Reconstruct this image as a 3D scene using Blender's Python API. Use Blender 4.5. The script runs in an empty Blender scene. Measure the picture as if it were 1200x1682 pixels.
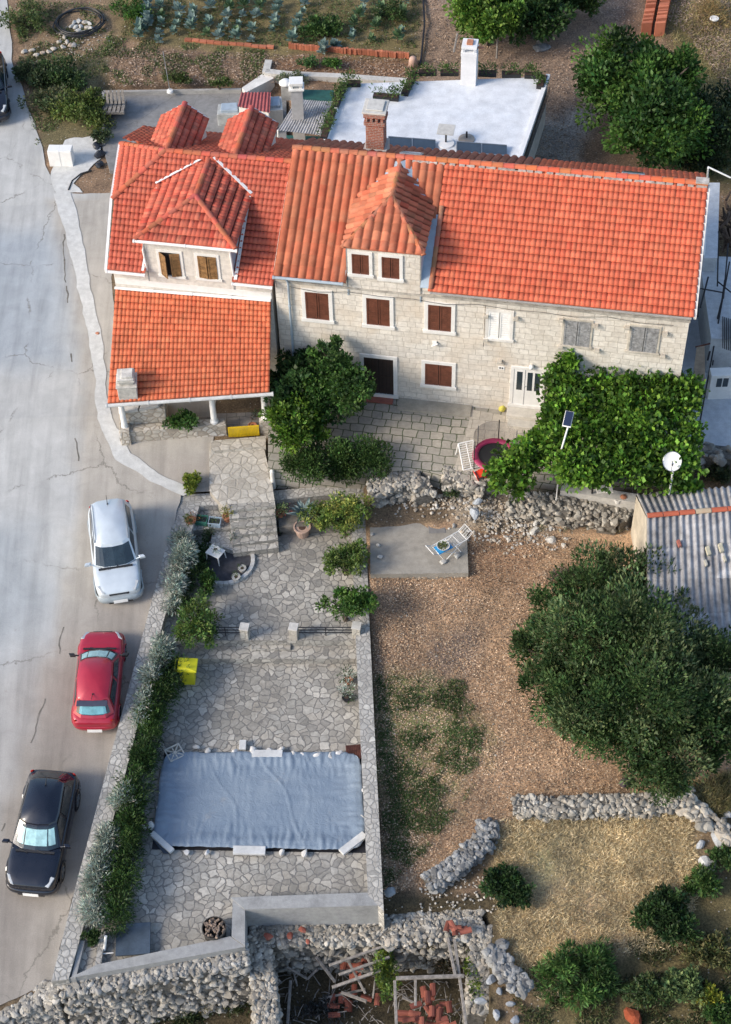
import bpy, bmesh, math, random
import numpy as np
from mathutils import Vector, Matrix, noise
rad = math.radians
SC = bpy.context.scene
COL = SC.collection
# ------------------------------------------------------------------ camera
F = 2800.0; TH = rad(49.5); HC = 48.5; ROLL = -math.atan2(80, 2391)
fw = Vector((0, math.cos(TH), -math.sin(TH)))
_r0 = Vector((1, 0, 0)); _u0 = _r0.cross(fw)
CR = _r0 * math.cos(ROLL) + _u0 * math.sin(ROLL)
CU = -_r0 * math.sin(ROLL) + _u0 * math.cos(ROLL)
CAM = Vector((0, 0, HC))
cd = bpy.data.cameras.new('camera'); cam = bpy.data.objects.new('camera', cd); COL.objects.link(cam)
cam.matrix_world = Matrix(((CR.x, CU.x, -fw.x, 0), (CR.y, CU.y, -fw.y, 0), (CR.z, CU.z, -fw.z, HC), (0, 0, 0, 1)))
cd.sensor_fit = 'VERTICAL'; cd.sensor_height = 24.0; cd.lens = F / 1682 * 24; cd.clip_end = 2000; cd.clip_start = 1
SC.camera = cam
# ------------------------------------------------------------------ light
SUN_EL = rad(31); SUN_AZ = rad(-70)      # azimuth from -Y towards -X: the sun stands in the west, slightly in front
world = bpy.data.worlds.new('World'); SC.world = world; world.use_nodes = True
wn = world.node_tree.nodes; wl = world.node_tree.links
bg = wn['Background']; sky = wn.new('ShaderNodeTexSky'); sky.sky_type = 'NISHITA'; sky.sun_disc = False
sky.sun_elevation = SUN_EL
sdir = Vector((math.sin(SUN_AZ) * math.cos(SUN_EL), -math.cos(SUN_AZ) * math.cos(SUN_EL), math.sin(SUN_EL)))  # towards the sun
sky.sun_rotation = math.atan2(sdir.x, sdir.y)
sky.air_density = 1.0; sky.dust_density = 1.5; sky.ozone_density = 1.0
wl.new(sky.outputs[0], bg.inputs[0]); bg.inputs[1].default_value = 0.15
sl = bpy.data.lights.new('sun', 'SUN'); sl.energy = 2.1; sl.angle = rad(18); sl.color = (1.0, 0.90, 0.77)
so = bpy.data.objects.new('sun', sl); COL.objects.link(so); so.rotation_euler = sdir.to_track_quat('Z', 'Y').to_euler(); so.location = (-60, 0, 60)
SC.view_settings.view_transform = 'Standard'; SC.view_settings.look = 'None'; SC.view_settings.gamma = 1
SC.view_settings.exposure = 0.75
SC.render.engine = 'CYCLES'

# ------------------------------------------------------------------ projection helpers (surveying points on real planes)
def ray(x, y): return fw + CR * ((x - 600) / F) - CU * ((y - 841) / F)
def P(x, y, z=0.0):
    d = ray(x, y); return CAM + d * ((z - HC) / d.z)
YT = [-400, 15, 20, 23, 28, 34, 40, 44, 47, 60, 66, 76, 120, 600]
ZT = [-60, -4.9, -4.1, -3.4, -2.7, -2.0, -1.2, -0.7, -0.15, 0.0, 0.5, 1.3, 5.0, 60]
def zt(y): return float(np.interp(y, YT, ZT))
def G(x, y, dz=0.0):
    z = -1.0
    for _ in range(25): p = P(x, y, z + dz); z = 0.5 * z + 0.5 * zt(p.y)
    p = P(x, y, z + dz); return Vector((p.x, p.y, zt(p.y) + dz))
def scl(p): return F / (Vector(p) - CAM).dot(fw)
OE = P(450, 447, 6.2); _b = P(1143, 515, 6.2); E1 = (_b - OE); E1.z = 0; HL = E1.length; E1.normalize(); N1 = Vector((-E1.y, E1.x, 0))
def hw(u, v, z): q = OE + E1 * u + N1 * v; return Vector((q.x, q.y, z))
def FP(x, y, v=0.15):
    d = ray(x, y); t = (v - (CAM - OE).dot(N1)) / d.dot(N1); p = CAM + d * t
    return (p - OE).dot(E1), p.z
def UV(x, y, z): p = P(x, y, z) - OE; return p.dot(E1), p.dot(N1)
# ------------------------------------------------------------------ object helpers
def tag(o, label=None, cat=None, group=None, kind=None):
    if label: o['label'] = label
    if cat: o['category'] = cat
    if group: o['group'] = group
    if kind: o['kind'] = kind
    return o
def thing(name, label, cat, loc=(0, 0, 0), rz=0.0, group=None):
    o = bpy.data.objects.new(name, None); COL.objects.link(o); o.location = loc; o.rotation_euler = (0, 0, rz); o.empty_display_size = .2
    return tag(o, label, cat, group)
def copy_tree(o, parent=None):
    c = o.copy(); COL.objects.link(c)
    if parent: c.parent = parent
    for ch in list(o.children): copy_tree(ch, c)
    return c
def wbase(o):
    v = Vector(o.location); p = o.parent
    while p: v += Vector(p.location); p = p.parent
    return v
class MB:
    def __init__(s): s.v = []; s.f = []; s.c = []; s.usec = False
    def add(s, vs, fs, col=None):
        n = len(s.v); s.v += [tuple(v) for v in vs]; s.f += [tuple(i + n for i in f) for f in fs]
        if col is not None: s.usec = True
        s.c += [col or (1, 1, 1)] * len(fs)
        return s
    def boxc(s, c, X, Y, Z, col=None):      # centre and three half-axis vectors
        c = Vector(c); X = Vector(X); Y = Vector(Y); Z = Vector(Z)
        vs = [c + X * a + Y * b + Z * d for d in (-1, 1) for b in (-1, 1) for a in (-1, 1)]
        return s.add(vs, [(0, 2, 3, 1), (4, 5, 7, 6), (0, 1, 5, 4), (2, 6, 7, 3), (0, 4, 6, 2), (1, 3, 7, 5)], col)
    def box(s, x0, x1, y0, y1, z0, z1, col=None):
        return s.boxc(((x0 + x1) / 2, (y0 + y1) / 2, (z0 + z1) / 2), ((x1 - x0) / 2, 0, 0), (0, (y1 - y0) / 2, 0), (0, 0, (z1 - z0) / 2), col)
    def bh(s, u0, u1, v0, v1, z0, z1, col=None):   # box in the houses' frame
        return s.boxc(hw((u0 + u1) / 2, (v0 + v1) / 2, (z0 + z1) / 2), E1 * ((u1 - u0) / 2), N1 * ((v1 - v0) / 2), (0, 0, (z1 - z0) / 2), col)
    def prism(s, top, zb, col=None):        # top: list of (x,y,z), counter-clockwise from above or not
        top = [Vector(p) for p in top]; n = len(top)
        ar = sum(top[i].x * top[(i + 1) % n].y - top[(i + 1) % n].x * top[i].y for i in range(n))
        if ar < 0: top.reverse()
        bot = [Vector((p.x, p.y, zb if not callable(zb) else zb(p))) for p in top]
        fs = [tuple(range(n)), tuple(range(2 * n - 1, n - 1, -1))] + [(n + i, n + (i + 1) % n, (i + 1) % n, i) for i in range(n)]
        return s.add(top + bot, fs, col)
    def tube(s, pts, r, n=6, col=None, cap=True):
        pts = [Vector(p) for p in pts]; rs = r if isinstance(r, (list, tuple)) else [r] * len(pts); vs = []; fs = []
        for i, p in enumerate(pts):
            d = (pts[min(i + 1, len(pts) - 1)] - pts[max(i - 1, 0)]).normalized()
            a = d.cross(Vector((0, 0, 1)))
            if a.length < .05: a = d.cross(Vector((1, 0, 0)))
            a.normalize(); b = d.cross(a)
            vs += [p + (a * math.cos(k * math.tau / n) + b * math.sin(k * math.tau / n)) * rs[i] for k in range(n)]
        for i in range(len(pts) - 1):
            for k in range(n):
                fs.append((i * n + k, i * n + (k + 1) % n, (i + 1) * n + (k + 1) % n, (i + 1) * n + k))
        if cap: fs += [tuple(range(n))[::-1], tuple(range((len(pts) - 1) * n, len(pts) * n))]
        return s.add(vs, fs, col)
    def lathe(s, c, prof, n=16, col=None):
        c = Vector(c); vs = []; fs = []; m = len(prof)
        for (r, z) in prof: vs += [c + Vector((r * math.cos(k * math.tau / n), r * math.sin(k * math.tau / n), z)) for k in range(n)]
        for i in range(m - 1):
            for k in range(n): fs.append((i * n + k, i * n + (k + 1) % n, (i + 1) * n + (k + 1) % n, (i + 1) * n + k))
        fs.append(tuple(range(n))[::-1]); fs.append(tuple(range((m - 1) * n, m * n)))
        return s.add(vs, fs, col)
    def rock(s, c, sx, sy, sz, rng, col=None):
        V, Fc = ROCKS[rng.randrange(len(ROCKS))]; a = rng.uniform(0, math.tau); ca, sa = math.cos(a), math.sin(a)
        vs = [(c[0] + v[0] * sx * ca - v[1] * sy * sa, c[1] + v[0] * sx * sa + v[1] * sy * ca, c[2] + v[2] * sz) for v in V]
        return s.add(vs, Fc, col)
    def build(s, name, m, parent=None, smooth=False, bevel=0.0, origin=None):
        off = wbase(parent) if parent else Vector(origin) if origin is not None else (Vector(s.v[0]) * 0)
        me = bpy.data.meshes.new(name)
        A = np.array(s.v, float).reshape(-1, 3) - np.array(off)
        me.from_pydata(A.tolist(), [], s.f)
        auto_uv(me, off)
        if s.usec:
            at = me.color_attributes.new('Col', 'FLOAT_COLOR', 'CORNER'); cc = []
            for f, c in zip(s.f, s.c): cc += [(c[0], c[1], c[2], 1.0)] * len(f)
            at.data.foreach_set('color', np.array(cc, 'f').ravel())
        if smooth: me.polygons.foreach_set('use_smooth', [True] * len(me.polygons))
        me.materials.append(m)
        o = bpy.data.objects.new(name, me); COL.objects.link(o)
        if parent: o.parent = parent
        else: o.location = off
        if bevel > 0:
            b = o.modifiers.new('bevel', 'BEVEL'); b.width = bevel; b.segments = 2; b.limit_method = 'ANGLE'; b.angle_limit = rad(40)
        return o
def auto_uv(me, off=(0, 0, 0)):
    uvl = me.uv_layers.new(name='UVMap'); n = len(me.loops); 
    co = np.empty(len(me.vertices) * 3); me.vertices.foreach_get('co', co); co = co.reshape(-1, 3) + np.array(off)
    vi = np.empty(n, 'i'); me.loops.foreach_get('vertex_index', vi)
    pn = np.empty(len(me.polygons) * 3); me.polygons.foreach_get('normal', pn); pn = pn.reshape(-1, 3)
    lt = np.empty(len(me.polygons), 'i'); me.polygons.foreach_get('loop_total', lt)
    N = np.repeat(pn, lt, axis=0); C = co[vi]
    flat = np.abs(N[:, 2]) > .8
    T = np.stack([-N[:, 1], N[:, 0], np.zeros(n)], 1); L = np.linalg.norm(T, axis=1, keepdims=True); T = np.where(L > 1e-6, T / np.maximum(L, 1e-6), [1, 0, 0])
    B = np.cross(N, T)
    uv = np.stack([(C * T).sum(1), (C * B).sum(1)], 1); uv[flat] = C[flat][:, :2]
    uvl.data.foreach_set('uv', uv.astype('f').ravel())
def np_mesh(name, V, Fq, col, m, parent=None, origin=None, smooth=False):
    """fast mesh of equal-sized polygons, one colour per polygon"""
    off = np.array(wbase(parent)) if parent else (np.array(origin) if origin is not None else np.zeros(3))
    k = Fq.shape[1]; me = bpy.data.meshes.new(name); me.vertices.add(len(V)); me.vertices.foreach_set('co', (V - off).astype('f').ravel())
    me.loops.add(Fq.size); me.loops.foreach_set('vertex_index', Fq.astype('i').ravel())
    me.polygons.add(len(Fq)); me.polygons.foreach_set('loop_start', np.arange(0, Fq.size, k, dtype='i')); me.polygons.foreach_set('loop_total', np.full(len(Fq), k, 'i'))
    me.update(calc_edges=True)
    if col is not None:
        at = me.color_attributes.new('Col', 'FLOAT_COLOR', 'CORNER'); c4 = np.ones((Fq.size, 4), 'f'); c4[:, :3] = np.repeat(col, k, axis=0)
        at.data.foreach_set('color', c4.ravel())
    if smooth: me.polygons.foreach_set('use_smooth', [True] * len(me.polygons))
    auto_uv(me, off); me.materials.append(m); me.validate()
    o = bpy.data.objects.new(name, me); COL.objects.link(o)
    if parent: o.parent = parent
    else: o.location = off
    return o
def mk_rocks():
    out = []
    for k in range(8):
        bm = bmesh.new(); bmesh.ops.create_icosphere(bm, subdivisions=2, radius=1); r = random.Random(k)
        pl = [(Vector((r.gauss(0, 1), r.gauss(0, 1), r.gauss(0, 1))).normalized(), r.uniform(.50, .85)) for _ in range(11)]
        for v in bm.verts:
            for d, h in pl:
                t = v.co.dot(d)
                if t > h: v.co -= d * (t - h) * .95
            v.co *= 1 + .10 * noise.noise(v.co * 2.3 + Vector((k * 7, 0, 0)))
        bm.verts.index_update()
        out.append(([tuple(v.co) for v in bm.verts], [tuple(v.index for v in f.verts) for f in bm.faces])); bm.free()
    return out
ROCKS = mk_rocks()

# ------------------------------------------------------------------ materials
def newmat(name):
    m = bpy.data.materials.new(name); m.use_nodes = True; nt = m.node_tree; b = nt.nodes['Principled BSDF']; return m, nt, b
def nd(nt, t, **k):
    n = nt.nodes.new(t)
    for a, v in k.items():
        if a.startswith('i_'): n.inputs[a[2:].replace('_', ' ')].default_value = v
        else: setattr(n, a, v)
    return n
def ramp(nt, stops, src):
    r = nt.nodes.new('ShaderNodeValToRGB'); el = r.color_ramp.elements
    while len(el) < len(stops): el.new(.5)
    for e, (p, c) in zip(el, stops): e.position = p; e.color = (c[0], c[1], c[2], 1)
    nt.links.new(src, r.inputs[0]); return r.outputs[0]
def mix(nt, a, b, f, mode='MIX'):
    n = nt.nodes.new('ShaderNodeMix'); n.data_type = 'RGBA'; n.blend_type = mode
    for s, v in ((n.inputs[6], a), (n.inputs[7], b), (n.inputs[0], f)):
        if hasattr(v, 'links') or isinstance(v, bpy.types.NodeSocket): nt.links.new(v, s)
        elif isinstance(v, (int, float)): s.default_value = v
        else: s.default_value = (v[0], v[1], v[2], 1)
    return n.outputs[2]
def noi(nt, co, scale, detail=4, rough=.6, dist=0.0):
    n = nd(nt, 'ShaderNodeTexNoise'); n.inputs['Scale'].default_value = scale; n.inputs['Detail'].default_value = detail
    n.inputs['Roughness'].default_value = rough; n.inputs['Distortion'].default_value = dist; nt.links.new(co, n.inputs['Vector']); return n.outputs[0]
def bump(nt, b, h, strength=.4, dist=.03):
    n = nd(nt, 'ShaderNodeBump'); n.inputs['Strength'].default_value = strength; n.inputs['Distance'].default_value = dist
    nt.links.new(h, n.inputs['Height']); nt.links.new(n.outputs[0], b.inputs['Normal'])
def uvc(nt): return nd(nt, 'ShaderNodeTexCoord').outputs['UV']
def obc(nt): return nd(nt, 'ShaderNodeTexCoord').outputs['Object']
def attr(nt, name='Col'): n = nd(nt, 'ShaderNodeVertexColor'); n.layer_name = name; return n.outputs[0]
MATS = {}
def simple(name, col, rough=.6, metal=0.0, var=.12, scale=4.0, bmp=0.0, coat=0.0, spec=.5):
    if name in MATS: return MATS[name]
    m, nt, b = newmat(name); co = obc(nt)
    n1 = noi(nt, co, scale, 5); n2 = noi(nt, co, scale * 9, 3)
    d = tuple(c * (1 - var * 1.6) for c in col); l = tuple(min(1, c * (1 + var)) for c in col)
    c1 = ramp(nt, [(.3, d), (.7, l)], n1); c2 = mix(nt, c1, ramp(nt, [(.25, (1 - var,) * 3), (.75, (1.0,) * 3)], n2), 1.0, 'MULTIPLY')
    nt.links.new(c2, b.inputs['Base Color']); b.inputs['Roughness'].default_value = rough; b.inputs['Metallic'].default_value = metal
    b.inputs['Coat Weight'].default_value = coat; b.inputs['Specular IOR Level'].default_value = spec
    if bmp: bump(nt, b, n2, bmp, .02)
    MATS[name] = m; return m
def vcol(name, rough=.7, noisy=.25, scale=6, bmp=.2, trans=0.0, spec=.3, stain=None):
    if name in MATS: return MATS[name]
    m, nt, b = newmat(name); co = obc(nt); c = attr(nt)
    n = noi(nt, co, scale, 5)
    c = mix(nt, c, ramp(nt, [(.3, (1 - noisy,) * 3), (.7, (1 + noisy * .4,) * 3)], n), 1.0, 'MULTIPLY')
    if stain:
        f = ramp(nt, [(.52, (0, 0, 0)), (.72, (1, 1, 1))], noi(nt, co, stain[1], 6, .65)); c = mix(nt, c, stain[0], mix(nt, (0, 0, 0), f, stain[2]))
    nt.links.new(c, b.inputs['Base Color']); b.inputs['Roughness'].default_value = rough; b.inputs['Specular IOR Level'].default_value = spec
    if bmp: bump(nt, b, noi(nt, co, scale * 5, 4), bmp, .02)
    if trans:
        t = nd(nt, 'ShaderNodeBsdfTranslucent'); nt.links.new(c, t.inputs[0]); ms = nd(nt, 'ShaderNodeMixShader'); ms.inputs[0].default_value = trans
        nt.links.new(b.outputs[0], ms.inputs[1]); nt.links.new(t.outputs[0], ms.inputs[2]); nt.links.new(ms.outputs[0], nt.nodes['Material Output'].inputs[0])
    MATS[name] = m; return m
def paving(name, stones, joint, scale, edge=.06, rot=0.0, dirt=(.12, .11, .09), dirtf=.35, distort=.12, sxy=(1, 1), bmp=.5):
    if name in MATS: return MATS[name]
    m, nt, b = newmat(name); mp = nd(nt, 'ShaderNodeMapping'); mp.inputs['Rotation'].default_value = (0, 0, rot); mp.inputs['Scale'].default_value = (sxy[0], sxy[1], 1)
    u0 = uvc(nt); nt.links.new(u0, mp.inputs[0])
    ns = nd(nt, 'ShaderNodeTexNoise'); ns.inputs['Scale'].default_value = 2.2; ns.inputs['Detail'].default_value = 3; nt.links.new(mp.outputs[0], ns.inputs['Vector'])
    ad = nd(nt, 'ShaderNodeMixRGB'); ad.blend_type = 'ADD'; ad.inputs[0].default_value = distort; nt.links.new(mp.outputs[0], ad.inputs[1]); nt.links.new(ns.outputs['Color'], ad.inputs[2])
    v1 = nd(nt, 'ShaderNodeTexVoronoi'); v1.voronoi_dimensions = '2D'; v1.inputs['Scale'].default_value = scale; nt.links.new(ad.outputs[0], v1.inputs['Vector'])
    v2 = nd(nt, 'ShaderNodeTexVoronoi'); v2.voronoi_dimensions = '2D'; v2.feature = 'DISTANCE_TO_EDGE'; v2.inputs['Scale'].default_value = scale; nt.links.new(ad.outputs[0], v2.inputs['Vector'])
    sp = nd(nt, 'ShaderNodeSeparateColor'); nt.links.new(v1.outputs['Color'], sp.inputs[0])
    k = len(stones); cs = ramp(nt, [(i / (k - 1), c) for i, c in enumerate(stones)], sp.outputs[0])
    cs = mix(nt, cs, ramp(nt, [(.3, (.72,) * 3), (.7, (1.1,) * 3)], noi(nt, u0, 7, 5)), 1.0, 'MULTIPLY')
    n2 = noi(nt, u0, .45, 5, .6); cs = mix(nt, cs, dirt, mix(nt, (0, 0, 0), ramp(nt, [(.42, (0, 0, 0)), (.72, (1, 1, 1))], n2), dirtf))
    # uneven joint width
    jn = noi(nt, u0, 3.0, 3)
    ma = nd(nt, 'ShaderNodeMath'); ma.operation = 'MULTIPLY_ADD'; nt.links.new(jn, ma.inputs[0]); ma.inputs[1].default_value = -edge * 1.2; nt.links.new(v2.outputs['Distance'], ma.inputs[2])
    e = ramp(nt, [(max(0, edge * .15), (0, 0, 0)), (edge * .9, (1, 1, 1))], ma.outputs[0])
    c = mix(nt, joint, cs, e); nt.links.new(c, b.inputs['Base Color']); b.inputs['Roughness'].default_value = .85; b.inputs['Specular IOR Level'].default_value = .25
    bump(nt, b, mix(nt, e, noi(nt, u0, 14, 4), .25), bmp, .03)
    MATS[name] = m; return m
def blocks(name, c1, c2, mortar, bw=.42, rh=.26, ms=.012, rot=0.0, distort=.05, dirt=(.2, .19, .17), dirtf=.3, bmp=.5, off=.5, warm=None):
    if name in MATS: return MATS[name]
    m, nt, b = newmat(name); mp = nd(nt, 'ShaderNodeMapping'); mp.inputs['Rotation'].default_value = (0, 0, rot); u0 = uvc(nt); nt.links.new(u0, mp.inputs[0])
    ns = nd(nt, 'ShaderNodeTexNoise'); ns.inputs['Scale'].default_value = 1.7; ns.inputs['Detail'].default_value = 2; nt.links.new(mp.outputs[0], ns.inputs['Vector'])
    ad = nd(nt, 'ShaderNodeMixRGB'); ad.blend_type = 'ADD'; ad.inputs[0].default_value = distort * 2; nt.links.new(mp.outputs[0], ad.inputs[1]); nt.links.new(ns.outputs['Color'], ad.inputs[2])
    br = nd(nt, 'ShaderNodeTexBrick'); br.offset = off; br.squash = .75; br.squash_frequency = 3; br.offset_frequency = 2
    nt.links.new(ad.outputs[0], br.inputs['Vector']); br.inputs['Scale'].default_value = 1; br.inputs['Brick Width'].default_value = bw; br.inputs['Row Height'].default_value = rh
    br.inputs['Mortar Size'].default_value = ms; br.inputs['Mortar Smooth'].default_value = .3; br.inputs['Bias'].default_value = 0
    for i, c in (('Color1', c1), ('Color2', c2), ('Mortar', mortar)): br.inputs[i].default_value = (*c, 1)
    c = mix(nt, br.outputs[0], ramp(nt, [(.3, (.78,) * 3), (.7, (1.08,) * 3)], noi(nt, u0, 6, 5)), 1.0, 'MULTIPLY')
    c = mix(nt, c, dirt, mix(nt, (0, 0, 0), ramp(nt, [(.45, (0, 0, 0)), (.75, (1, 1, 1))], noi(nt, u0, .6, 6, .65)), dirtf))
    if warm: c = mix(nt, c, warm, mix(nt, (0, 0, 0), ramp(nt, [(.5, (0, 0, 0)), (.7, (1, 1, 1))], noi(nt, u0, .35, 4, .6, 1.0)), .5))
    nt.links.new(c, b.inputs['Base Color']); b.inputs['Roughness'].default_value = .85; b.inputs['Specular IOR Level'].default_value = .25
    inv = nd(nt, 'ShaderNodeMath'); inv.operation = 'SUBTRACT'; inv.inputs[0].default_value = 1; nt.links.new(br.outputs['Fac'], inv.inputs[1])
    bump(nt, b, mix(nt, inv.outputs[0], noi(nt, u0, 11, 5), .45), bmp, .03)
    MATS[name] = m; return m
def mottled(name, cols, s1=.4, s2=6, s3=40, rough=.9, bmp=.3, cracks=None, spec=.2, streak=None):
    """weathered flat surface: three scales of noise over a colour ramp"""
    if name in MATS: return MATS[name]
    m, nt, b = newmat(name); u0 = uvc(nt); a = noi(nt, u0, s1, 6, .6, .4); k = len(cols)
    c = ramp(nt, [(.3 + .4 * i / (k - 1), q) for i, q in enumerate(cols)], a)
    c = mix(nt, c, ramp(nt, [(.3, (.82,) * 3), (.7, (1.08,) * 3)], noi(nt, u0, s2, 5)), 1.0, 'MULTIPLY')
    c = mix(nt, c, ramp(nt, [(.25, (.80,) * 3), (.7, (1.08,) * 3)], noi(nt, u0, s3, 3, .8)), 1.0, 'MULTIPLY')
    if streak:
        mp = nd(nt, 'ShaderNodeMapping'); mp.inputs['Rotation'].default_value = (0, 0, streak[0]); mp.inputs['Scale'].default_value = (1.6, .16, 1); nt.links.new(u0, mp.inputs[0])
        c = mix(nt, c, ramp(nt, [(.35, (streak[1],) * 3), (.5, (1, 1, 1)), (.68, (1.12,) * 3)], noi(nt, mp.outputs[0], 1.3, 6, .6)), 1.0, 'MULTIPLY')
        f = ramp(nt, [(.60, (0, 0, 0)), (.64, (1, 1, 1))], noi(nt, u0, .9, 7, .7, .6)); c = mix(nt, c, (.30, .28, .25), mix(nt, (0, 0, 0), f, .45))
    if cracks:
        v = nd(nt, 'ShaderNodeTexVoronoi'); v.feature = 'DISTANCE_TO_EDGE'; v.voronoi_dimensions = '2D'; v.inputs['Scale'].default_value = cracks
        ns = nd(nt, 'ShaderNodeTexNoise'); ns.inputs['Scale'].default_value = 1.3; ns.inputs['Detail'].default_value = 5; nt.links.new(u0, ns.inputs['Vector'])
        ad = nd(nt, 'ShaderNodeMixRGB'); ad.blend_type = 'ADD'; ad.inputs[0].default_value = .9; nt.links.new(u0, ad.inputs[1]); nt.links.new(ns.outputs['Color'], ad.inputs[2]); nt.links.new(ad.outputs[0], v.inputs['Vector'])
        c = mix(nt, tuple(q * .5 for q in cols[0]), c, ramp(nt, [(.0, (.35,) * 3), (.008, (1,) * 3)], v.outputs['Distance']))
    nt.links.new(c, b.inputs['Base Color']); b.inputs['Roughness'].default_value = rough; b.inputs['Specular IOR Level'].default_value = spec
    bump(nt, b, noi(nt, u0, s3 * .6, 4, .7), bmp, .02)
    MATS[name] = m; return m
M_TILE = vcol('roof_tile', .75, .16, 1.6, .15, spec=.25, stain=((.42, .12, .07), 1.1, .35))
M_TILE_OLD = vcol('old_roof_tile', .8, .25, 2.2, .2, spec=.25, stain=((.40, .23, .16), 1.6, .35))
M_LEAF = vcol('leaf', .55, .2, 2.0, 0, trans=.28, spec=.35)
M_BARK = simple('bark', (.13, .10, .075), .9, var=.3, bmp=.5)
M_ROCK = vcol('rock', .9, .3, 5, .5, stain=((.17, .15, .12), 2.5, .55))
M_FACADE = blocks('facade_stone', (.78, .73, .65), (.67, .62, .545), (.50, .455, .39), .46, .27, .012, distort=.09, dirt=(.40, .34, .27), dirtf=.45, warm=(.60, .49, .37))
M_STONE_W = blocks('white_dressed_stone', (.70, .655, .59), (.655, .61, .545), (.60, .555, .49), .55, .24, .006, dirt=(.55, .5, .44), dirtf=.25, bmp=.25)
M_RUBBLE = paving('rubble_masonry', [(.38, .33, .27), (.62, .57, .50), (.50, .45, .37), (.68, .64, .58)], (.32, .28, .23), 3.6, .09, sxy=(1, 1.3))
M_CRAZY = paving('crazy_paving', [(.29, .275, .245), (.44, .41, .36), (.33, .315, .28), (.58, .545, .48), (.37, .355, .32), (.50, .46, .395), (.26, .25, .23)], (.19, .18, .165), 3.7, .06, distort=.45, dirtf=.5)
M_CRAZY_TOP = paving('wall_top_stones', [(.33, .32, .30), (.52, .50, .46), (.42, .40, .37), (.60, .58, .53)], (.27, .26, .24), 5.0, .085, distort=.3)
M_CRAZY_W = paving('path_stones', [(.46, .42, .36), (.62, .58, .51), (.52, .48, .41)], (.36, .33, .28), 2.8, .06, distort=.3)
M_FLAG = blocks('flagstones', (.46, .41, .34), (.35, .325, .28), (.085, .10, .05), .52, .40, .022, rot=rad(11), distort=.10, dirt=(.24, .23, .19), dirtf=.5)
M_CONC = mottled('concrete', [(.30, .29, .27), (.42, .405, .38), (.36, .35, .33)], .8, 6, 40)
M_CONC_D = mottled('dark_concrete', [(.19, .19, .185), (.27, .265, .26), (.23, .225, .215)], .7, 5, 40, cracks=.35)
M_CONC_L = mottled('pale_concrete', [(.50, .48, .44), (.62, .60, .56)], .8, 6, 35)
M_WHITE = simple('white_render', (.78, .78, .78), .7, var=.06, scale=1.2, bmp=.1)
M_WHITE_ROOF = mottled('white_membrane', [(.62, .65, .69), (.74, .76, .79), (.68, .71, .75)], .5, 2, 20, .7, .05)
M_WPAINT = simple('white_paint', (.80, .79, .76), .45, var=.05)
M_WROUGH = simple('white_plaster', (.74, .71, .66), .8, var=.12, scale=2, bmp=.2)
M_BROWN = simple('brown_shutter_paint', (.15, .052, .03), .5, var=.2)
M_WOOD = simple('golden_wood', (.30, .165, .065), .5, var=.3, scale=7)
M_OLDWOOD = simple('weathered_wood', (.30, .27, .24), .9, var=.3, scale=9, bmp=.4)
M_GREYWOOD = simple('grey_shutter_wood', (.33, .33, .33), .8, var=.3, scale=8)
M_METAL = simple('galvanised_metal', (.40, .42, .44), .4, .8, var=.12)
M_ZINC = simple('painted_flashing', (.42, .50, .56), .55, .2, var=.12, scale=2)
M_DKMETAL = simple('dark_metal', (.035, .035, .04), .5, .5)
M_BLACK = simple('black_plastic', (.018, .018, .02), .45)
M_TERRA = simple('terracotta', (.48, .20, .11), .8, var=.2)
M_BRICK = blocks('chimney_brick', (.36, .10, .06), (.27, .08, .05), (.36, .30, .26), .22, .075, .012, distort=.01, dirtf=.25)
M_DARK = simple('dark_interior', (.02, .018, .016), .8)
M_GLASS = simple('window_glass', (.03, .045, .055), .08, 0, spec=.8)
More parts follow.
